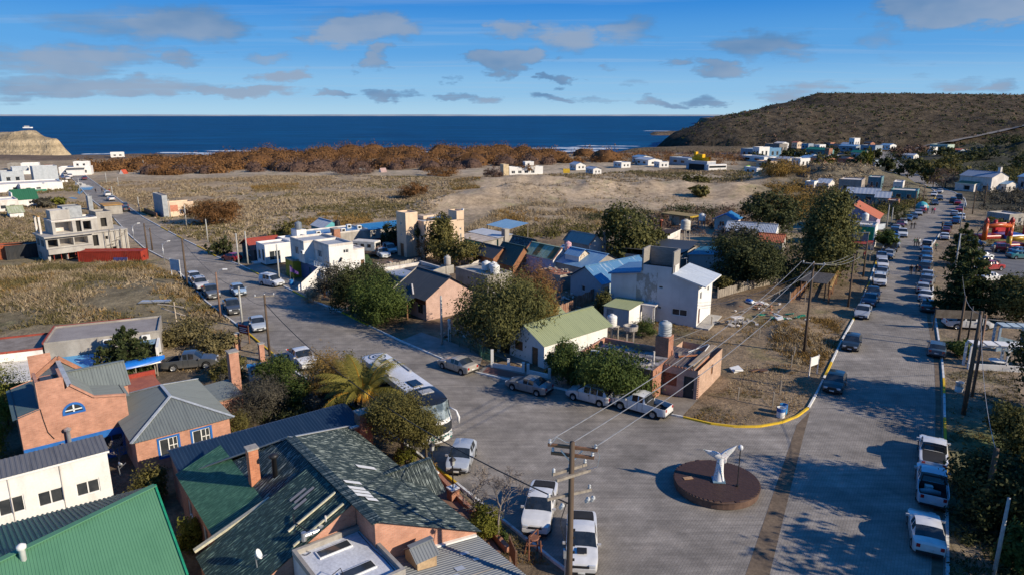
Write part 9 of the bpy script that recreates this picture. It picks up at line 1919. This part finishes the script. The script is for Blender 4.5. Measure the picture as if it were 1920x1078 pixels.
simple('teal_roof_hut','pale blue roofed hut right of the long white hall',1885,362,25,1862,6,2.8,M_OFFW,M_RBLUE,.8);simple('grey_edge_house','grey-blue house at the right edge above the park',1935,362,25,1905,8,5.0,mat('town_blue_grey',(.30,.36,.42)),M_RBLUE,1.0);simple('park_kiosk','white roofed kiosk beside the hedge in the park',1890,425,20,1848,5,2.6,M_CEM,M_OFFW,None,None,'kiosk')
T('clipped_hedge','clipped round hedge beside the park kiosk',1878,428,410,44,'olive',900,.4,cat='hedge',base=0)
# playground: inflatable arches
for lab,px,py,c1_,c2_,w_,h_ in(('orange inflatable arch at the playground',1868,452,(.50,.10,.02),(.35,.04,.03),6.0,3.4),('yellow inflatable slide at the playground',1908,466,(.5,.28,.02),(.4,.05,.04),4.5,2.4)):
    o = empty('bouncy_arch',gz(px,py),R(10),lab,'inflatable');m_ = mat('inflatable_'+lab.split()[0],c1_,rough=.35);m2 = mat('inflatable2_'+lab.split()[0],c2_,rough=.35)
    for x_ in(-w_/2,w_/2):MB().tube([(x_,0,0),(x_,0,h_)],.5,10).build('column',m_,o,True);MB().lathe([(.1,h_),(.5,h_+.2),(.3,h_+.9),(.05,h_+1.2)],10,(x_,0,0)).build('finial',m2,o,True)
    MB().tube([(-w_/2,0,h_-.6),(0,0,h_-.4),(w_/2,0,h_-.6)],.45,10).build('beam',m_,o,True);MB().box(-w_/2,.4,0,w_/2,3.4,.8).build('base',m2,o,bevel=.2)
o = empty('bouncy_castle',gz(1890,448),R(10),'red and blue bouncy castle behind the orange arch','inflatable');MB().box(-2.5,-2,0,2.5,2,1.0).build('base',mat('inflatable_blue',(.03,.08,.4),rough=.35),o,bevel=.3)
for x_ in(-2.1,2.1):
    for y_ in(-1.6,1.6):MB().tube([(x_,y_,.8),(x_,y_,3.6)],.4,10).build('tower',mat('inflatable_red',(.5,.03,.03),rough=.35),o,True)
MB().box(-2.2,1.4,1,2.2,1.9,3.0).build('back_wall',mat('inflatable_red',(.5,.03,.03)),o,bevel=.2)
tt = empty('teal_tent',gz(1728,392),0,'small teal dome tent on the grass beside the avenue','tent');MB().lathe([(1.7,0),(1.6,.8),(1.0,1.6),(.1,2.0)],10).build('canvas',mat('teal_canvas',(.05,.35,.42)),tt,True);MB().box(-.4,-1.75,0,.4,-1.4,1.2).build('door_flap',M_WFRAME,tt)
tr = empty('blue_tarp_boat',gz(1580,380),R(20),'boat under bright blue tarpaulin behind the orange roof','boat');MB().lathe([(2.4,0),(2.2,.8),(1.2,1.6),(.1,1.8)],12).build('cover',mat('blue_tarp',(.015,.16,.55)),tr,True).scale =(1.2,.6,1);MB().box(-2,-.6,0,2,.6,.3).build('trailer',M_STEEL,tr)
# boats and lighthouse
wb = empty('white_boat',g(52,241,SEA),R(20),'white whale watching boat far out on the sea','boat');b = MB();b.prism([(-9,-2.4),(6,-2.4),(10,0),(6,2.4),(-9,2.4)],0,2.4);b.build('hull',M_WHITE,wb);MB().box(-6,-2,2.4,3,2,5).build('cabin',M_WHITE,wb);MB().box(-6.1,-2.05,3.4,3.1,2.05,4.3).build('window_band',M_CGLASS,wb)
lh = empty('cliff_hut',Vector((700,2320,15)),0,'tiny white hut on the far rocky point','hut');MB().box(-7,-5,0,7,5,8).build('wall',M_WHITE,lh);b = MB();b.prism([(-8,-6),(8,-6),(8,6),(-8,6)],8,9);b.build('roof',M_OFFW,lh)
# hill track: pale sloping road
def on_hill(px,py):
    d = g(px,py,-50.0)-Vector((0,0,CAM_H));best = None;ts = np.linspace(.02,1,2400)*(2200/d.y);X_,Y_,Z_ = d.x*ts,d.y*ts,CAM_H+d.z*ts;k = np.where((Z_<mesa_h(X_,Y_))&(Y_>450))[0];i = k[0]if len(k)else-1
    return Vector((X_[i],Y_[i],float(mesa_h(np.array([X_[i]]),np.array([Y_[i]]))[0])))
V =[];tk =[on_hill(1700+8*i,284-.0-48*(i/29)**1.05)for i in range(30)]
for i,q in enumerate(tk):
    d_ =(tk[min(i+1,29)]-tk[max(i-1,0)]);n_ = Vector((-d_.y,d_.x,0)).normalized()*3.2
    for s_ in(-1,1):w_ = q+n_*s_;V.append((w_.x,w_.y,q.z+.9))
me = bpy.data.meshes.new('hill_track');me.from_pydata(V,[],[(2*i,2*i+2,2*i+3,2*i+1)for i in range(29)]);me.materials.append(mat('track_gravel',(.26,.23,.19),(.2,.17,.14),sc=.1));tag(link('hill_track',me),kind='structure')
# ================================================================ people
def person_mesh(pose):
    me = bpy.data.meshes.new('skel');J ={'pelvis':(0,0,.95),'waist':(0,0,1.08),'chest':(0,.01,1.3),'neck':(0,0,1.47),'head':(0,.02,1.58),'crown':(0,0,1.72)}
    R_ ={'pelvis':.15,'waist':.14,'chest':.165,'neck':.06,'head':.095,'crown':.07};E_ =[('pelvis','waist'),('waist','chest'),('chest','neck'),('neck','head'),('head','crown')]
    sw = .26 if pose=='walk' else.03
    for s_,n_ in((-1,'l'),(1,'r')):
        k = s_*sw
        for nm,co,r in(('hip',(s_*.10,0,.90),.105),('knee',(s_*.10,k*.55+.03,.50),.075),('ankle',(s_*.10,k-.02,.10),.048),('toe',(s_*.11,k+.15,.04),.04),('sho',(s_*.18,0,1.40),.075),('elb',(s_*.25,-k*.5,1.13),.055),('wri',(s_*.23,-k+.08,.90),.04),('hand',(s_*.22,-k+.11,.80),.035)):J[nm+n_] = co;R_[nm+n_] = r
        E_ +=[('pelvis','hip'+n_),('hip'+n_,'knee'+n_),('knee'+n_,'ankle'+n_),('ankle'+n_,'toe'+n_),('chest','sho'+n_),('sho'+n_,'elb'+n_),('elb'+n_,'wri'+n_),('wri'+n_,'hand'+n_)]
    ks = list(J);me.from_pydata([J[k]for k in ks],[(ks.index(a),ks.index(b))for a,b in E_],[]);o = bpy.data.objects.new('skel',me);COL.objects.link(o);sk_ = o.modifiers.new('s','SKIN');
    for i,k in enumerate(ks):v = me.skin_vertices[0].data[i];v.radius =(R_[k],R_[k]*(.72 if k in('chest','waist','pelvis')else 1));v.use_root = k=='pelvis'
    o.modifiers.new('u','SUBSURF').levels = 1;dg = bpy.context.evaluated_depsgraph_get();out = bpy.data.meshes.new_from_object(o.evaluated_get(dg));bpy.data.objects.remove(o)
    for m_ in(objmat('jacket',.8,0,0,.1,.2),mat('trousers',(.03,.035,.05),(.05,.05,.06),rough=.9,rnd=1),mat('skin',(.42,.25,.17),rough=.6),mat('hair',(.03,.02,.015),rough=.7),mat('shoes',(.03,.028,.026),rough=.7)):out.materials.append(m_)
    for p_ in out.polygons:
        c_ = p_.center;p_.material_index = 4 if c_.z<.12 else 3 if(c_.z>1.62 or(c_.z>1.50 and c_.y<-.01))else 2 if(c_.z>1.44 and abs(c_.x)<.12)or(c_.z<.88 and abs(c_.x)>.17)else 0 if c_.z>.93 else 1
    out.shade_smooth();out.name = 'person';return out
PM =[person_mesh('walk'),person_mesh('stand')]
def person(label,px,py,col,rz,pose=0,s=1.0,group=None):
    p = g(px,py);o = link('person',PM[pose],None,(p.x,p.y,.08),(0,0,rz),(s,s,s),col);tag(o,label,'person',group)
DK,NV,PK,GN,RD,WT,GY =(.02,.02,.022),(.03,.04,.08),(.5,.05,.16),(.05,.12,.08),(.4,.03,.03),(.6,.6,.58),(.2,.2,.2)
for i,(px,py,c_,a,ps,lab)in enumerate(((1707,517,DK,150,0,'walker in black on the avenue, left of the nearest pair'),(1717,516,DK,150,0,'walker in black on the avenue, right of the nearest pair'),(1714,463,GN,0,0,'leftmost of the three walkers by the white pickup row'),(1718,463,DK,0,0,'middle of the three walkers by the white pickup row'),(1722,463,WT,0,1,'walker in white, right of the three by the pickup row'),(1708,431,DK,20,0,'left of the pair walking mid avenue'),(1714,431,DK,20,0,'right of the pair walking mid avenue'),(1734,402,RD,10,0,'walker in red in the far group of four'),(1738,402,NV,10,0,'walker in navy in the far group of four'),(1747,402,DK,10,0,'walker in black in the far group of four'),(1751,402,PK,10,0,'walker in pink in the far group of four'),(1673,484,DK,60,0,'person stepping out beside the silver hatchback'),(1605,488,NV,90,1,'person standing left of the leafless street tree'),(1619,487,RD,90,1,'person in red at the door by the leafless street tree'),(1766,430,DK,30,1,'person beside the maroon car, upper one'),(1765,440,DK,30,1,'person beside the maroon car, lower one'),(1754,472,GN,200,0,'person walking on the right pavement by the pines'),(1831,478,DK,40,1,'tall figure in black at the playground edge'),(1838,484,TEAL,40,1,'figure in teal at the playground edge'),(1843,474,DK,10,1,'figure in black beside the inflatable arch'),(1862,476,GY,10,1,'figure in grey before the maroon jeep'),(1886,480,DK,10,1,'figure in black right of the maroon jeep'),(180,364,DK,0,0,'left walker on the far left street'),(192,363,DK,0,0,'middle walker on the far left street'),(206,365,RD,0,0,'walker in red on the far left street'))):person(lab,px,py,c_,R(a),ps)
# yard fences: posts and boards
def yard_fence(label,pts,hh,m_,bd=.55):
    q =[gz(*c_)for c_ in pts];o = empty('yard_fence',q[0],0,label,'fence');O_ = q[0];k = 0;rs = random.Random(len(label))
    for a_,c_ in zip(q,q[1:]):
        d_ = c_-a_;n_ = max(1,int(d_.length/bd))
        for i in range(n_):
            u_,v_ = a_.lerp(c_,i/n_)-O_,a_.lerp(c_,(i+.9)/n_)-O_;t_ = hh*rs.uniform(.9,1.06)
            MB().poly([(u_.x,u_.y,u_.z),(v_.x,v_.y,v_.z),(v_.x,v_.y,v_.z+t_),(u_.x,u_.y,u_.z+t_)]).build('board',m_,o)
        MB().bar(a_-O_,a_-O_+Vector((0,0,hh+.2)),.12).build('post',M_GWOOD,o)
for lab,pts,hh,m_ in(('grey board fence between the pink gable house and the pepper tree',[(868,612),(905,590),(945,572)],1.6,M_GWOOD),('rusty sheet fence behind the big pepper tree',[(1045,600),(1085,578),(1120,560)],1.7,mat('rust_panel',(.22,.10,.06))),('pale block wall left of the moss green roof',[(905,665),(950,640),(985,622)],1.3,M_CEM),('grey board fence behind the white house',[(1345,560),(1400,545),(1470,530)],1.3,M_GWOOD),('dark board fence beside the timber pergola',[(1480,570),(1510,545),(1535,520)],1.4,M_WOOD),('pale board fence beside the teal shop',[(880,515),(905,500),(925,488)],1.6,M_OFFW),('cement wall along the camper yard',[(700,512),(750,505),(790,495)],1.2,M_CEM),('sheet fence behind the boxed shed on the avenue',[(1560,480),(1590,462),(1612,445)],1.8,M_RZINC)):yard_fence(lab,pts,hh,m_)
for lab,px,py,n_,r_,sd in(('firewood and boards in the yard behind the big pepper tree',1080,585,22,1.4,11),('scrap heap beside the rubble lean-to',1062,560,22,1.2,12),('bricks and planks beside the timber fronted house',850,628,16,1.0,13),('scrap boards behind the brick flat roofed house',1150,655,16,1.2,14),('yard clutter beside the camper',712,500,12,1.4,15)):pile(lab,px,py,n_,r_,[M_GWOOD,M_BRICK,M_OFFW,M_CEM],sd,(.15,.8))
# flag by the van
fl = empty('purple_flag',gz(545,528),0,'purple feather flag beside the silver panel van','flag');MB().tube([(0,0,0),(.05,0,2.4)],.025,6).build('staff',M_STEEL,fl);b = MB()
for i in range(6):t0,t1 = i/6,(i+1)/6;b.quad((t0*1.3,.12*math.sin(t0*7),2.3-.9*t0),(t1*1.3,.12*math.sin(t1*7),2.3-.9*t1),(t1*1.3,.12*math.sin(t1*7),1.5-.5*t1),(t0*1.3,.12*math.sin(t0*7),1.5-.5*t0))
b.build('cloth',mat('purple_cloth',(.10,.05,.22)),fl)
o = empty('white_planter',gz(617,552),R(-50),'white planter box at the kerb by the concrete pole','planter');MB().box(-.7,-.3,0,.7,.3,.6).build('trough',M_WFRAME,o);MB().box(-.6,-.22,.6,.6,.22,.63).build('soil',M_DIRT,o)
o = empty('wooden_marker',gz(609,558),0,'orange wooden marker post at the kerb','post');MB().box(-.12,-.12,0,.12,.12,1.5).build('shaft',mat('orange_timber',(.42,.17,.07)),o);MB().box(-.16,-.16,1.5,.16,.16,1.58).build('cap',M_WOOD,o)
# wet patch on the far left street
sheet('puddle',GP([(136,345),(150,342),(176,352),(170,357),(158,357),(150,366),(140,358)]),.081,mat('wet_paving',(.05,.055,.06),rough=.05,spec=.8))
sheet('puddle',GP([(118,374),(135,371),(146,373),(130,378)]),.12,mat('wet_paving',(.05,.055,.06)))
